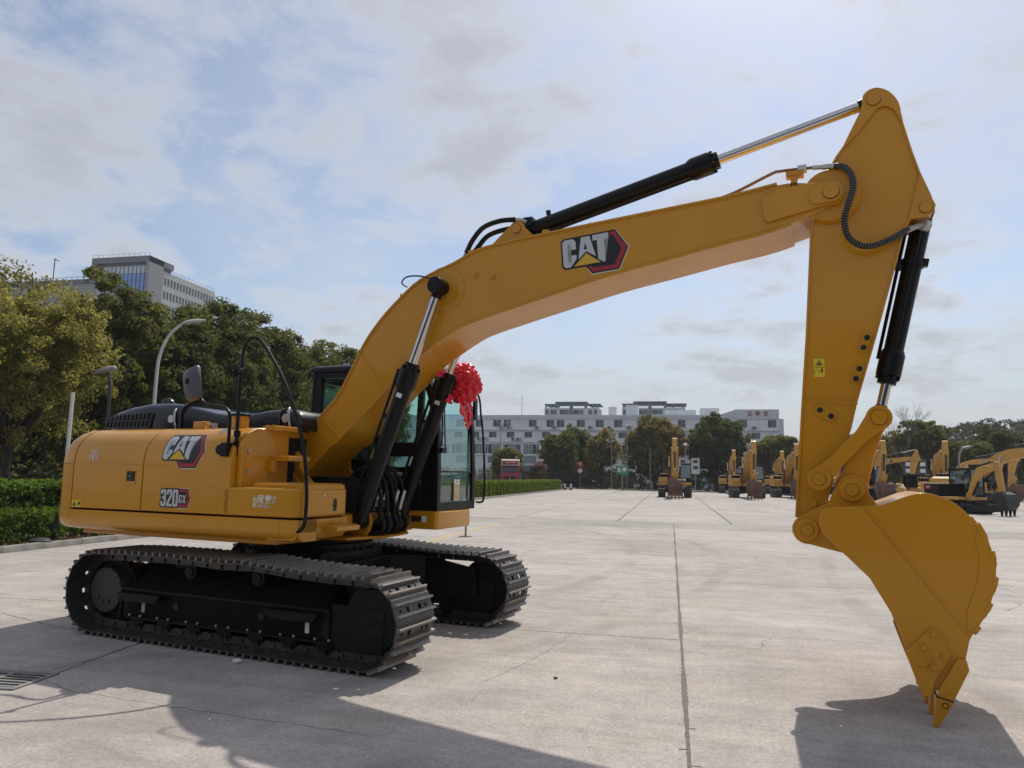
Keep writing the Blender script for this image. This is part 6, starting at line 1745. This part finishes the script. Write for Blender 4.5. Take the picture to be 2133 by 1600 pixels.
def post_lamp(u, v, h, label, globe=0.16, r=0.05):
    o = empty('lamp_post', (u, v, 0), 0, label=label, cat='lamp post', group='thin lamp posts along the far fence')
    MB().tube([(0, 0, 0), (0, 0, h)], r, 8, r1=r * 0.7).build('pole', LAMPG, o)
    MB().ball((0, 0, h + globe * 0.6), globe, globe, globe * 0.7, n=10, m=6).build('globe', LAMPW, o)
post_lamp(-7.65, 98, 8.15, 'thin lamp post in front of the loose reddish tree, left of the pair')
post_lamp(-5.65, 98, 8.4, 'thin lamp post right of the loose reddish tree, behind the green road sign')
post_lamp(1.57, 82, 5.2, 'short lamp post with round head just behind the lone parked excavator', 0.22)
post_lamp(-2.6, 97, 5.4, 'plain thin post left of the lone parked excavator, before the big reddish tree', 0.05)
post_lamp(-22.6, 92, 5.1, 'plain pale post left of the facing red truck', 0.04, 0.07)
DL = empty('street_lamp', (-25.4, 109, 0), 0, label='tall double armed street lamp before the white building', cat='street lamp')
MB().tube([(0, 0, 0), (0, 0, 9.3)], 0.10, 8, r1=0.07).tube(spline([(0, 0, 8.6), (-0.3, 0, 9.5), (-0.9, 0, 10.1)], 4), 0.06, 6).tube(spline([(0, 0, 8.6), (0.3, 0, 9.3), (0.8, 0, 9.6)], 4), 0.06, 6).build('pole', LAMPG, DL)
for x, z in ((-1.1, 10.15), (1.0, 9.65)): MB().ball((x, 0, z), 0.35, 0.14, 0.10, n=10, m=6).build('lamp_head', LAMPG, DL)
# thin steel post under the cab
sp = empty('steel_post', (-5.44, 19.39, 0), 0, label='short grey steel post on a base plate under the cab front', cat='post')
MB().cyl((0, 0, 0.01), (0, 0, 0.95), 0.028, n=12).build('pole', mat('dull_steel', (0.22, 0.21, 0.20), 0.5, metal=0.4), sp)
MB().box(-0.16, 0.16, -0.12, 0.12, 0.004, 0.016).build('base_plate', mat('rust_plate', (0.18, 0.14, 0.11), 0.8), sp, bevel=0.003)
# fence
FE = mat('fence_black', (0.022, 0.024, 0.025), 0.5)
fence = empty('fence', (-34, 101.3, 0), 0, label='black picket fence along the far edge of the yard', cat='fence')
pk = MB()
for k in range(int(88 / 0.16)):
    pk.box(k * 0.16, k * 0.16 + 0.025, -0.012, 0.012, 0.12, 2.0)
pk.build('pickets', FE, fence, smooth=0, kind='stuff')
for z in (0.2, 1.75): MB().box(0, 88, -0.025, 0.025, z, z + 0.05).build('rail', FE, fence, smooth=0)
PM_ = MB().box(-0.06, 0.06, -0.06, 0.06, 0, 2.15).mesh('fence_post', FE, smooth=0)
for k in range(30): link('fence_post', PM_, fence, loc=(k * 3.0, 0, 0))
WF = empty('white_fence', (-30, 93.5, 0), 0, label='pale metal railing behind the light green hedge, left of the facing truck', cat='fence')
wf = MB()
for k in range(44): wf.box(k * 0.16, k * 0.16 + 0.03, -0.015, 0.015, 0.1, 2.0)
wf.box(0, 7, -0.02, 0.02, 1.95, 2.03).box(0, 7, -0.02, 0.02, 0.25, 0.32)
wf.build('pickets', mat('rail_grey', (0.36, 0.37, 0.40), 0.5), WF, smooth=0, kind='stuff')
# road signs
GSG = mat('sign_green', (0.01, 0.19, 0.10), 0.45)
gs = empty('road_sign', (-5.7, 89.2, 0), 0, label='green road sign with white characters on a thin pole', cat='road sign')
MB().cyl((0, 0, 0), (0, 0, 2.0), 0.045, n=8).build('pole', LAMPG, gs)
gp = MB().box(-0.75, 0.80, -0.03, 0.03, 1.95, 3.0).build('panel', GSG, gs, bevel=0.01)
text_obj('五亭', 0.62, WHITE, (-0.05, -0.04, 2.5), (R(90), 0, 0), gp, extrude=0.004, offset=0.008)
ns = empty('round_sign', (-12.0, 99.2, 0), 0, label='round red and white traffic sign above a smaller round one, by the far gate', cat='road sign')
MB().cyl((0, 0.03, 0), (0, 0.03, 3.6), 0.04, n=8).build('pole', LAMPG, ns)
d1 = MB().cyl((0, 0, 3.3), (0, -0.03, 3.3), 0.42, n=24).build('disc', mat('sign_red', (0.55, 0.03, 0.05), 0.45), ns)
text_obj('停', 0.42, WHITE, (0, -0.035, 3.3), (R(90), 0, 0), d1, extrude=0.003)
d2 = MB().cyl((0, 0, 2.45), (0, -0.03, 2.45), 0.36, n=24).build('disc', mat('sign_red2', (0.50, 0.06, 0.06), 0.45), ns)
MB().cyl((0, -0.031, 2.45), (0, -0.035, 2.45), 0.29, n=24).build('sign_face', WHITE, d2)
MB().obox((0, -0.037, 2.45), Matrix.Rotation(R(45), 3, 'Y'), 0.28, 0.001, 0.035).build('slash', REDL, d2, smooth=0)
OP = empty('gate_pillar', (-11.0, 112, 0), 0, label='tall orange and yellow pillar behind the far fence', cat='pillar')
MB().box(-0.75, 0.05, 0, 0.8, 0, 4.9).build('body', mat('orange_paint', (0.62, 0.22, 0.03), 0.6), OP, bevel=0.02)
MB().box(0.06, 0.7, 0.1, 0.8, 0, 4.5).build('panel', mat('amber_paint', (0.60, 0.36, 0.08), 0.6), OP, bevel=0.02)
MB().box(0.06, 0.6, 0.02, 0.09, 0, 1.9).build('base_panel', mat('navy_base', (0.03, 0.04, 0.07), 0.6), OP, bevel=0.02)
# white blocks and bollards by the hedge end
bk_ = MB().prism([(-14.5, 0), (-13.3, 0), (-13.35, 0.62), (-14.45, 0.62)], 88.3, 88.9)
setp(bk_.build('concrete_block', mat('white_block', (0.55, 0.54, 0.52), 0.8, var=0.1), None, bevel=0.04), label='white concrete block at the far end of the light green hedge', cat='block')
for k, u in enumerate((-13.05, -12.6, -11.9)):
    b = empty('bollard', (u, 88.6 + 0.3 * k, 0), 0, label=('white and black bollard beside the white concrete block', 'white and black bollard in the middle of the three by the hedge end', 'white and black bollard farthest from the hedge end')[k], cat='bollard', group='bollards at the hedge end')
    MB().cyl((0, 0, 0), (0, 0, 0.22), 0.16, n=12).build('base', BLACKM, b)
    MB().cyl((0, 0, 0.22), (0, 0, 0.62), 0.13, n=12).ball((0, 0, 0.62), 0.13, n=12, m=6).build('shaft', mat('bollard_white', (0.55, 0.54, 0.52), 0.7), b)
# pale car bonnet behind the fence
def small_car(u, v, m, label, rz=0):
    c = empty('car', (u, v, 0), rz, label=label, cat='car')
    MB().prism([(-2.1, 0.35), (2.1, 0.35), (2.15, 0.7), (1.9, 0.88), (1.05, 0.95), (0.45, 1.4), (-1.1, 1.43), (-1.75, 1.0), (-2.1, 0.92)], -0.85, 0.85).build('body', m, c, bevel=0.08, seg=3)
    MB().prism([(0.95, 0.97), (0.45, 1.36), (-1.05, 1.39), (-1.6, 1.0)], -0.86, 0.86).build('windows', PANED, c, bevel=0.02)
    for x in (-1.35, 1.35):
        for s in (-1, 1):
            w = MB().cyl((x, s * 0.70, 0.32), (x, s * 0.88, 0.32), 0.32, n=18).build('wheel', BLACKM, c)
            MB().cyl((x, s * 0.88, 0.32), (x, s * 0.89, 0.32), 0.19, n=14).build('rim', ZINC, w)
small_car(-12.0, 108, mat('silver_car', (0.55, 0.56, 0.57), 0.3, metal=0.3), 'silver car parked beyond the fence under the round signs')
small_car(-25.6, 104, mat('dark_car', (0.03, 0.03, 0.035), 0.3), 'dark car parked beyond the hedge beside the facing red truck', R(90))
small_car(-19.0, 107, mat('grey_car', (0.10, 0.10, 0.11), 0.3), 'grey car between the two red trucks', R(90))

# ------------------------------------------------------------------ trucks
TRED = mat('truck_red', (0.33, 0.022, 0.035), 0.4, coat=0.2, var=0.1, vscale=1.5)
TROOF = mat('fairing_cream', (0.52, 0.33, 0.26), 0.5)
def truck(u, v, rz, label):
    t = empty('truck', (u, v, 0), rz, label=label, cat='truck', group='red trucks on the road')
    # x forward, faces +x
    MB().prism([(-0.9, 0.75), (1.15, 0.75), (1.22, 1.5), (1.10, 2.05), (0.88, 2.95), (0.7, 3.1), (-0.9, 3.1)], -1.25, 1.25).build('cab', TRED, t, bevel=0.07, seg=3)
    MB().prism([(-0.9, 3.1), (0.62, 3.1), (0.35, 3.62), (0.0, 3.78), (-0.9, 3.80)], -1.2, 1.2).build('roof_fairing', TROOF, t, bevel=0.06)
    fb = MB().prism([(0.64, 3.14), (0.68, 3.14), (0.46, 3.50), (0.42, 3.50)], -1.0, 1.0).build('header_board', mat('board_red', (0.22, 0.02, 0.025), 0.5), t)
    for k in range(5): MB().box(0.555, 0.60, -0.56 + k * 0.25, -0.40 + k * 0.25, 3.26, 3.40).build('board_mark', WHITE, fb, smooth=0)
    ws = MB().prism([(1.125, 2.05), (1.14, 2.05), (0.93, 2.88), (0.915, 2.88)], -1.08, 1.08).build('windshield', PANED, t)
    MB().prism([(0.95, 2.92), (1.18, 2.86), (1.18, 2.90), (0.95, 3.02)], -1.15, 1.15).build('sun_visor', BLACKM, t, bevel=0.01)
    gm = MB().box(1.20, 1.26, -0.72, 0.72, 1.05, 1.52).build('grille', BLACKM, t, bevel=0.04)
    for z in (1.14, 1.26, 1.38): MB().box(1.258, 1.275, -0.66, 0.66, z, z + 0.03).build('grille_bar', FRAMED, gm, smooth=0)
    MB().cyl((1.26, 0, 1.29), (1.285, 0, 1.29), 0.11, n=16).build('emblem', ZINC, gm)
    MB().box(1.05, 1.32, -1.25, 1.25, 0.38, 0.98).build('bumper', mat('bumper_red', (0.27, 0.02, 0.03), 0.5), t, bevel=0.06)
    for s in (-1, 1):
        MB().box(1.20, 1.335, min(s * 0.85, s * 1.2), max(s * 0.85, s * 1.2), 0.60, 0.85).build('headlight', mat('headlight', (0.55, 0.56, 0.55), 0.15), t, bevel=0.03)
        MB().box(0.98, 1.10, min(s * 1.36, s * 1.56), max(s * 1.36, s * 1.56), 1.95, 2.65).tube([(1.0, s * 1.2, 2.6), (1.05, s * 1.45, 2.62)], 0.025, 6).build('mirror', BLACKM, t, bevel=0.03)
        MB().box(-0.5, 0.75, s * 1.255 - 0.004, s * 1.255 + 0.004, 2.05, 2.85).build('side_window', PANED, t)
        for x in (0.35, -3.6, -7.2):
            w = MB().cyl((x, s * 0.85, 0.5), (x, s * 1.2, 0.5), 0.5, n=20).build('wheel', BLACKM, t)
            MB().cyl((x, s * 1.2, 0.5), (x, s * 1.215, 0.5), 0.28, n=14).build('rim', ZINC, w)
    MB().box(-9.0, -1.2, -1.22, 1.22, 1.1, 3.3).build('cargo_box', mat('cargo_dark', (0.10, 0.09, 0.085), 0.7, var=0.2), t, bevel=0.03)
    MB().box(-9.0, 0.9, -0.45, 0.45, 0.65, 1.0).build('chassis', BLACKM, t)
    return t
truck(-20.75, 95.0, R(-90 + 10), 'red heavy truck with cream roof fairing facing the yard behind the light green hedge')
truck(-18.6, 104.5, R(180 + 6), 'second red truck seen from the side, half hidden by the round forked tree')

# ------------------------------------------------------------------ parked machines
RUST = mat('rusty_bucket', (0.135, 0.075, 0.05), 0.75, var=0.25, vscale=2, dirt=(0.26, 0.17, 0.12), dscale=2.5, damt=0.6)
DUSTB = mat('dusty_black', (0.045, 0.040, 0.036), 0.7, var=0.3, vscale=3)
PCAB = glass('parked_cab_glass', (0.22, 0.36, 0.40), 0.16)
def build_parked():
    t = empty('parked_excavator', (0, 0, 0), 0)
    for s in (-1, 1):
        m = MB().prism([(p[0], p[1]) for p in TP[::2]], s * 0.8, s * 1.4)
        sp_, per = along(TP, 44)
        for p, tt in sp_:
            n = Vector((-tt.z, 0, tt.x)); ax = Matrix((tt, Vector((0, 1, 0)), n)).transposed()
            m.obox(p + n * 0.018 + Vector((0, s * 1.1, 0)), ax, 0.03, 0.298, 0.018)
        tr = m.build('track', DUSTB, t, smooth=0)
        MB().prism([(-1.36, 0.2), (1.7, 0.2), (1.7, 0.5), (1.0, 0.6), (-1.3, 0.6)], s * 1.38, s * 1.42).build('track_frame', BLACKM, t, smooth=0)
    MB().cyl((0, 0, 0.6), (0, 0, 1.05), 0.65, n=24).box(-0.8, 0.8, -0.9, 0.9, 0.4, 0.7).build('car_body', BLACKM, t)
    b = MB().prism([(-1.37, 1.05), (-1.37, 1.75), (-1.30, 1.95), (-1.1, 2.08), (1.1, 2.08), (1.3, 1.95), (1.37, 1.75), (1.37, 1.05)], -2.1, -0.4, axis='x')
    b.loft([[(x, y, z) for x, y in inset(d)] for z, d in ((1.05, 0.08), (1.15, 0.0), (1.75, 0.0), (1.95, 0.08), (2.08, 0.3))])
    b.prism([(-1.37, 1.05), (-1.37, 1.3), (1.37, 1.3), (1.37, 1.05)], -0.4, 0.9, axis='x')
    b.build('body', YELLOW_W, t, bevel=0.02)
    MB().box(0.02, 0.92, -1.38, -0.62, 1.32, 1.72).build('tool_box', YELLOW_W, t, bevel=0.03)
    MB().prism([(-1.30, 1.3), (-1.30, 2.05), (-0.5, 2.09), (-0.5, 1.3)], -0.38, 0.03, axis='x').build('tank', YELLOW_W, t, bevel=0.03)
    MB().box(0.0, 0.12, -1.25, -0.5, 1.72, 2.0).build('dark_grille', BLACKM, t)
    MB().box(-2.2, -0.4, -0.75, 0.5, 2.08, 2.3).build('engine_cover', BLACKM, t, bevel=0.08)
    MB().tube([(0.1, -1.28, 1.7), (0.1, -1.28, 2.5), (0.3, -1.28, 2.62), (0.8, -1.28, 2.4), (0.95, -1.28, 1.72)], 0.025, 6).build('handrail', BLACKM, t)
    c = empty('cab'); c.parent = t
    MB().box(-0.5, 1.3, 0.4, 1.4, 1.07, 1.32).build('deck', YELLOW_W, c, bevel=0.02)
    f = MB()
    for x, y in ((-0.47, 0.43), (-0.47, 1.33), (0.55, 0.43), (0.55, 1.33)): f.box(x, x + 0.08, y, y + 0.05, 1.3, 2.9)
    for y in (0.43, 1.33): f.prism([(1.2, 1.3), (1.29, 1.3), (1.29, 1.7), (1.24, 2.4), (1.08, 2.85), (1.0, 2.85), (1.15, 2.4)], y, y + 0.05)
    f.box(-0.47, 1.28, 0.43, 1.38, 1.3, 1.42).box(-0.5, 1.1, 0.40, 1.41, 2.84, 2.95).box(-0.47, 0.6, 0.43, 0.47, 1.3, 1.9).box(-0.47, 0.6, 1.34, 1.38, 1.3, 1.75)
    f.build('cab_frame', BLACKM, c, bevel=0.008)
    g = MB().prism([(1.255, 1.42), (1.26, 1.42), (1.26, 1.7), (1.21, 2.4), (1.06, 2.84), (1.055, 2.84), (1.205, 2.4), (1.255, 1.7)], 0.47, 1.34)
    g.build('front_glass', PCAB, c, smooth=0)
    for y in (0.45, 1.36): MB().prism([(-0.40, 1.9), (1.18, 1.45), (1.15, 2.4), (1.03, 2.83), (-0.40, 2.83)], y - 0.004, y + 0.004).build('side_glass', PCAB, c, smooth=0)
    MB().box(-0.05, 0.4, 0.68, 1.12, 1.42, 1.7).prism([(-0.05, 1.7), (0.1, 1.7), (0.0, 2.35), (-0.12, 2.35)], 0.68, 1.12).build('seat', BLACKM, c)
    MB().box(1.262, 1.268, 0.72, 0.94, 1.45, 1.63).build('notice', WHITE, c, smooth=0)
    bo = MB().prism(BT[1:-1] + [(5.42, 4.12), (5.47, 4.0), (5.40, 3.92)] + BB[1:-1] + [(0.05, 1.58), (-0.12, 1.68)], -0.29, 0.29).build('boom', YELLOW_W, t, bevel=0.012)
    link('boom_logo', PLOGO, bo)
    link('boom_logo', PLOGO, bo, rot=(0, 0, 0)).scale = (1, -1, 1)
    MB().prism(SP, -0.2, 0.2).build('stick', YELLOW_W, t, bevel=0.012)
    def cy(p, q, r, sp_, y, name):
        P, Q = Vector((p[0], y, p[1])), Vector((q[0], y, q[1])); S = P.lerp(Q, sp_)
        o = MB().cyl(P, S, r, n=12).build(name, DUSTB, t)
        MB().cyl(S, Q, r * 0.55, n=10).build('rod', CHROME, o)
    for s in (-1, 1): cy((0.96, 1.17), (1.745, 3.53), 0.085, 0.65, s * 0.46, 'boom_cylinder')
    cy((2.47, 4.125), (5.725, 4.9), 0.085, 0.6, 0, 'stick_cylinder')
    cy((6.05, 3.86), (5.655, 2.17), 0.075, 0.8, 0, 'bucket_cylinder')
    for s in (-1, 1): bar(((*PA, 0.085), (*PC, 0.095)), s * 0.27, s * 0.31, 'link', t, YELLOW_W)
    MB().prism([(5.30, 1.6), (5.50, 2.05), (5.60, 2.22), (5.70, 2.1), (5.56, 1.62)], -0.22, 0.22).build('power_link', YELLOW_W, t)
    k = MB()
    k.loft([[(x, -0.6, z), (x, 0.6, z), (x2, 0.6, z2), (x2, -0.6, z2)] for (x, z), (x2, z2) in zip(SIDE, [(x - 0.05, z) for x, z in SIDE])])
    for s in (-1, 1): k.prism(SIDE + LEAD, s * 0.57, s * 0.60)
    for s in (-1, 1): k.prism([(4.99, 1.28), (5.10, 1.17), (5.4, 1.1), (5.7, 1.45), (5.54, 1.62), (5.43, 1.71), (5.3, 1.6)], s * 0.25, s * 0.29)
    for z in (1.3, 1.0, 0.72): k.box(6.2, 6.325, -0.602, 0.602, z - 0.02, z + 0.02)
    ko = k.build('bucket', RUST, t, smooth=20)
    tm = MB().prism([(6.06, 0.42), (6.0, 0.19), (5.91, 0.003), (5.87, 0.003), (5.9, 0.22), (6.0, 0.42)], -0.05, 0.05).mesh('tooth', RUST, smooth=0)
    for i in range(5): link('tooth', tm, ko, loc=(0, -0.56 + i * 0.28, 0))
    return t
def on_boom2(u, v, lift):
    w = 0.0062
    e, n = Vector((math.cos(ang), 0, math.sin(ang))), Vector((math.sin(ang), 0, -math.cos(ang)))
    return Vector((3.005, -0.2935 - lift, 3.895)) + e * (u * w) + n * (v * w)
PLOGO = logo_mesh('boom_logo', on_boom2)
proto = build_parked()
PG = 'parked excavators lined up at the back of the yard'
PARKED = [(0.34, 66.8, -90, 'parked excavator standing alone left of the others, rusty bucket towards the camera'),
          (6.75, 70.5, -89, 'parked excavator with rusty bucket in front, left neighbour of the big stick'),
          (7.0, 91.0, -91, 'small looking parked excavator farther back, left behind the rusty bucket neighbour'),
          (11.0, 75.0, -90, 'parked excavator partly cut off by the left edge of the big stick'),
          (12.3, 93.0, -90, 'parked excavator farther back between two nearer ones left of the big stick'),
          (16.4, 68.5, -90, 'parked excavator with rusty bucket, seen through the big bucket linkage'),
          (14.0, 84.0, -62, 'parked excavator behind the big stick, its logo boom just right of it'),
          (21.9, 68.5, -100, 'parked excavator whose stick stands above the bucket back, turned slightly left'),
          (18.6, 82.0, -22, 'parked excavator farther back turned sideways, boom pointing right above the skid steer'),
          (26.6, 80.0, -14, 'parked excavator farther back turned sideways, stick near the right frame edge'),
          (20.4, 91.0, -90, 'parked excavator far back between the skid steer and the bucket linkage'),
          (31.0, 87.0, -66, 'parked excavator far back behind the right street lamp, boom towards the camera'),
          (20.3, 55.8, -38, 'parked excavator at the right frame edge, logo boom rising out of the picture')]
for i, (u, v, a, lab) in enumerate(PARKED):
    o = proto if i == 0 else copy_tree(proto)
    o.location = (u, v, 0); o.rotation_euler = (0, 0, R(a))
    setp(o, label=lab, cat='excavator', group=PG)
# mini excavator with black blade and bucket
def build_mini(loc, rz):
    t = empty('mini_excavator', loc, rz, label='compact excavator with black bucket and dozer blade, nearest machine at the right', cat='excavator')
    for s in (-1, 1):
        m = MB().prism([(x * 0.68, z * 0.72) for x, z in TP[::2]], s * 0.62, s * 1.07)
        sp_, per = along(TP, 40)
        for p, tt in sp_:
            n = Vector((-tt.z, 0, tt.x)); ax = Matrix((tt, Vector((0, 1, 0)), n)).transposed()
            m.obox(Vector((p.x * 0.68, s * 0.845, p.z * 0.72)) + n * 0.012, ax, 0.025, 0.223, 0.014)
        m.build('track', BLACKM, t, smooth=0)
    MB().box(-0.7, 0.9, -0.7, 0.7, 0.3, 0.55).cyl((0, 0, 0.5), (0, 0, 0.74), 0.5, n=20).build('undercarriage', BLACKM, t)
    MB().box(1.55, 1.70, -1.08, 1.08, 0.12, 0.52).box(0.7, 1.6, -0.5, -0.35, 0.3, 0.42).box(0.7, 1.6, 0.35, 0.5, 0.3, 0.42).build('dozer_blade', BLACKM, t, bevel=0.02)
    MB().prism([(-1.55, -0.6), (-1.45, -0.9), (-1.2, -1.0), (1.0, -1.0), (1.0, 1.0), (-1.2, 1.0), (-1.45, 0.9), (-1.55, 0.6), (-1.6, 0)], 0.74, 0.90, axis='z').build('deck', YELLOW_W, t, bevel=0.02)
    MB().box(-1.5, -0.35, -0.96, 0.96, 0.90, 1.62).build('engine_hood', BLACKM, t, bevel=0.08)
    MB().prism([(-1.6, -0.95), (-1.45, -0.98), (-1.30, -0.98), (-1.30, 0.98), (-1.45, 0.98), (-1.6, 0.95), (-1.68, 0)], 0.85, 1.66, axis='z').build('counterweight', YELLOW_W, t, bevel=0.05)
    bd = MB().box(-1.2, -0.85, -0.975, -0.965, 1.3, 1.5).build('badge', REDP, t, smooth=0)
    text_obj('CAT', 0.15, WHITE, (-1.02, -0.98, 1.42), (R(90), 0, 0), bd)
    c = empty('cab'); c.parent = t
    f = MB()
    for x, y in ((-0.5, 0.0), (-0.5, 0.92), (0.85, 0.0), (0.85, 0.92)): f.box(x, x + 0.07, y, y + 0.06, 0.9, 2.45)
    f.box(-0.52, 0.95, -0.02, 1.0, 2.40, 2.50).box(-0.5, 0.92, 0, 0.98, 0.88, 1.05)
    f.build('cab_frame', BLACKM, c, bevel=0.01)
    MB().box(0.88, 0.886, 0.06, 0.92, 1.05, 2.4).box(-0.43, 0.85, 0.026, 0.032, 1.05, 2.4).box(-0.43, 0.85, 0.946, 0.952, 1.05, 2.4).build('glass', PCAB, c, smooth=0)
    MB().box(-0.3, 0.2, 0.25, 0.75, 1.05, 1.4).box(-0.3, -0.15, 0.25, 0.75, 1.4, 2.0).build('seat', BLACKM, c)
    MB().box(0.95, 1.25, -0.42, -0.10, 0.72, 1.15).build('swing_post', YELLOW_W, t, bevel=0.03)
    MB().prism([(1.02, 1.05), (1.22, 1.0), (1.62, 1.75), (2.02, 2.25), (2.75, 2.40), (2.80, 2.55), (2.05, 2.62), (1.65, 2.48), (1.25, 1.75)], -0.38, -0.14).build('boom', YELLOW_W, t, bevel=0.02)
    MB().prism([(2.62, 2.62), (2.75, 2.82), (2.92, 2.80), (3.02, 2.45), (3.16, 1.25), (3.02, 1.12), (2.86, 1.3), (2.72, 2.3)], -0.36, -0.16).build('stick', YELLOW_W, t, bevel=0.02)
    q = MB().cyl((1.95, -0.26, 2.66), (2.45, -0.26, 2.80), 0.05, n=10).cyl((2.45, -0.26, 2.80), (2.75, -0.26, 2.78), 0.028, n=8)
    q.build('stick_cylinder', BLACKM, t)
    MB().cyl((1.25, -0.26, 1.0), (1.7, -0.26, 1.75), 0.05, n=10).build('boom_cylinder', BLACKM, t)
    MB().prism([(2.85, 1.05), (3.05, 1.25), (3.45, 1.12), (3.62, 0.85), (3.58, 0.55), (3.35, 0.3), (3.2, 0.28), (3.05, 0.6)], -0.72, 0.2).build('bucket', mat('bucket_black', (0.02, 0.021, 0.024), 0.45), t, bevel=0.03)
    for i in range(4): MB().prism([(3.36, 0.32), (3.2, 0.3), (3.24, 0.003), (3.29, 0.003)], -0.70 + i * 0.275, -0.62 + i * 0.275).build('tooth', BLACKM, t)
    return t
build_mini((15.75, 45.9, 0), R(-62))
# skid steer loader between the parked machines
sk_ = empty('skid_steer', (16.9, 57.5, 0), R(-90), label='black caged skid steer loader standing between the parked excavators', cat='loader')
MB().prism([(-1.3, 0.4), (0.5, 0.4), (0.5, 1.2), (-0.9, 1.35), (-1.3, 1.2)], -0.75, 0.75).build('body', YELLOW_W, sk_, bevel=0.04)
cg = MB()
for x, y in ((-0.6, -0.5), (-0.6, 0.44), (0.55, -0.5), (0.55, 0.44)): cg.box(x, x + 0.07, y, y + 0.06, 0.9, 2.15)
cg.box(-0.65, 0.72, -0.58, 0.58, 2.1, 2.24).box(-0.6, -0.55, -0.45, 0.45, 0.9, 2.1)
cg.build('cage', BLACKM, sk_, bevel=0.015)
MB().box(-0.4, 0.1, -0.28, 0.28, 0.9, 1.1).box(-0.45, -0.3, -0.28, 0.28, 1.1, 1.7).build('seat', BLACKM, sk_, bevel=0.03)
for s in (-1, 1):
    MB().tube([(-1.2, s * 0.72, 1.5), (0.2, s * 0.72, 1.45), (1.15, s * 0.72, 0.9), (1.35, s * 0.72, 0.45)], 0.075, 8).build('lift_arm', YELLOW_W, sk_)
    for x in (-0.75, 0.35): MB().cyl((x, s * 0.76, 0.42), (x, s * 1.02, 0.42), 0.42, n=22).build('wheel', BLACKM, sk_, bevel=0.04)
MB().prism([(1.3, 0.05), (1.95, 0.05), (1.9, 0.12), (1.4, 0.35), (1.42, 0.75), (1.3, 0.75)], -0.95, 0.95).build('bucket', YELLOW_W, sk_, bevel=0.02)
# tall flood light towers behind the parked machines
for k, (u, v, lab) in enumerate(((2.2, 92, 'pair of stacked white work lights on posts above the lone excavator cab'), (27.4, 92, 'black banner stand beside the right street lamp'))):
    o = empty('display_board', (u, v, 0), 0, label=lab, cat='board')
    for s in (-1, 1):
        MB().box(s * 0.75 - 0.04, s * 0.75 + 0.04, -0.04, 0.04, 0, 2.4).build('post', LAMPG if k == 0 else FRAMED, o)
        b = MB().box(s * 0.75 - 0.48, s * 0.75 + 0.48, -0.05, 0.05, 2.2, 4.3 if k else 4.1).build('panel', FRAMED if k else mat('board_white', (0.5, 0.5, 0.5), 0.6), o, bevel=0.02)
        for z in (2.75, 3.5): MB().box(s * 0.75 - 0.28, s * 0.75 + 0.28, -0.06, -0.05, z, z + 0.42).build('board_mark', WHITE if k else FRAMED, b, smooth=0)

# unseen hall added behind the camera for its dark reflection in paint and glass
SH = empty('reflection_hall', (0, -24, 0), 0, label='unseen dark glazed hall added behind the camera for its reflection in the paint of the big excavator', cat='building')
HG = mat('hall_dark_glass', (0.020, 0.024, 0.028), 0.12, spec=0.5)
box_obj('wall', mat('hall_wall', (0.10, 0.10, 0.105), 0.7), SH, -48, 48, -14, -0.12, 0, 8.6)
box_obj('roof_edge', mat('hall_roof_edge', (0.30, 0.30, 0.31), 0.6), SH, -48.4, 48.4, -14.2, 0.35, 8.6, 9.1)
for k in range(24):
    box_obj('pane', HG, SH, -47.5 + k * 4, -43.8 + k * 4, -0.10, -0.04, 0.5, 8.2)
    box_obj('mullion', FRAMED, SH, -48 + k * 4 + 0.22, -48 + k * 4 + 0.48, -0.12, 0.06, 0, 8.6)
# ------------------------------------------------------------------ thin air between the yard and the far trees, hill and towers
HZ = MB().box(-505, 505, -65, 705, -1.6, 58).build('haze', bpy.data.materials.new('haze'), smooth=0, label='thin pale haze over the whole yard', cat='haze', kind='stuff')
hmz = HZ.data.materials[0]; hmz.use_nodes = True
hn = hmz.node_tree; hn.nodes.clear()
ho_ = hn.nodes.new('ShaderNodeOutputMaterial'); hv = hn.nodes.new('ShaderNodeVolumePrincipled')
hv.inputs['Color'].default_value = (0.86, 0.90, 0.96, 1)
hv.inputs['Density'].default_value = 0.00035
hv.inputs['Anisotropy'].default_value = 0.2
hn.links.new(hv.outputs[0], ho_.inputs['Volume'])
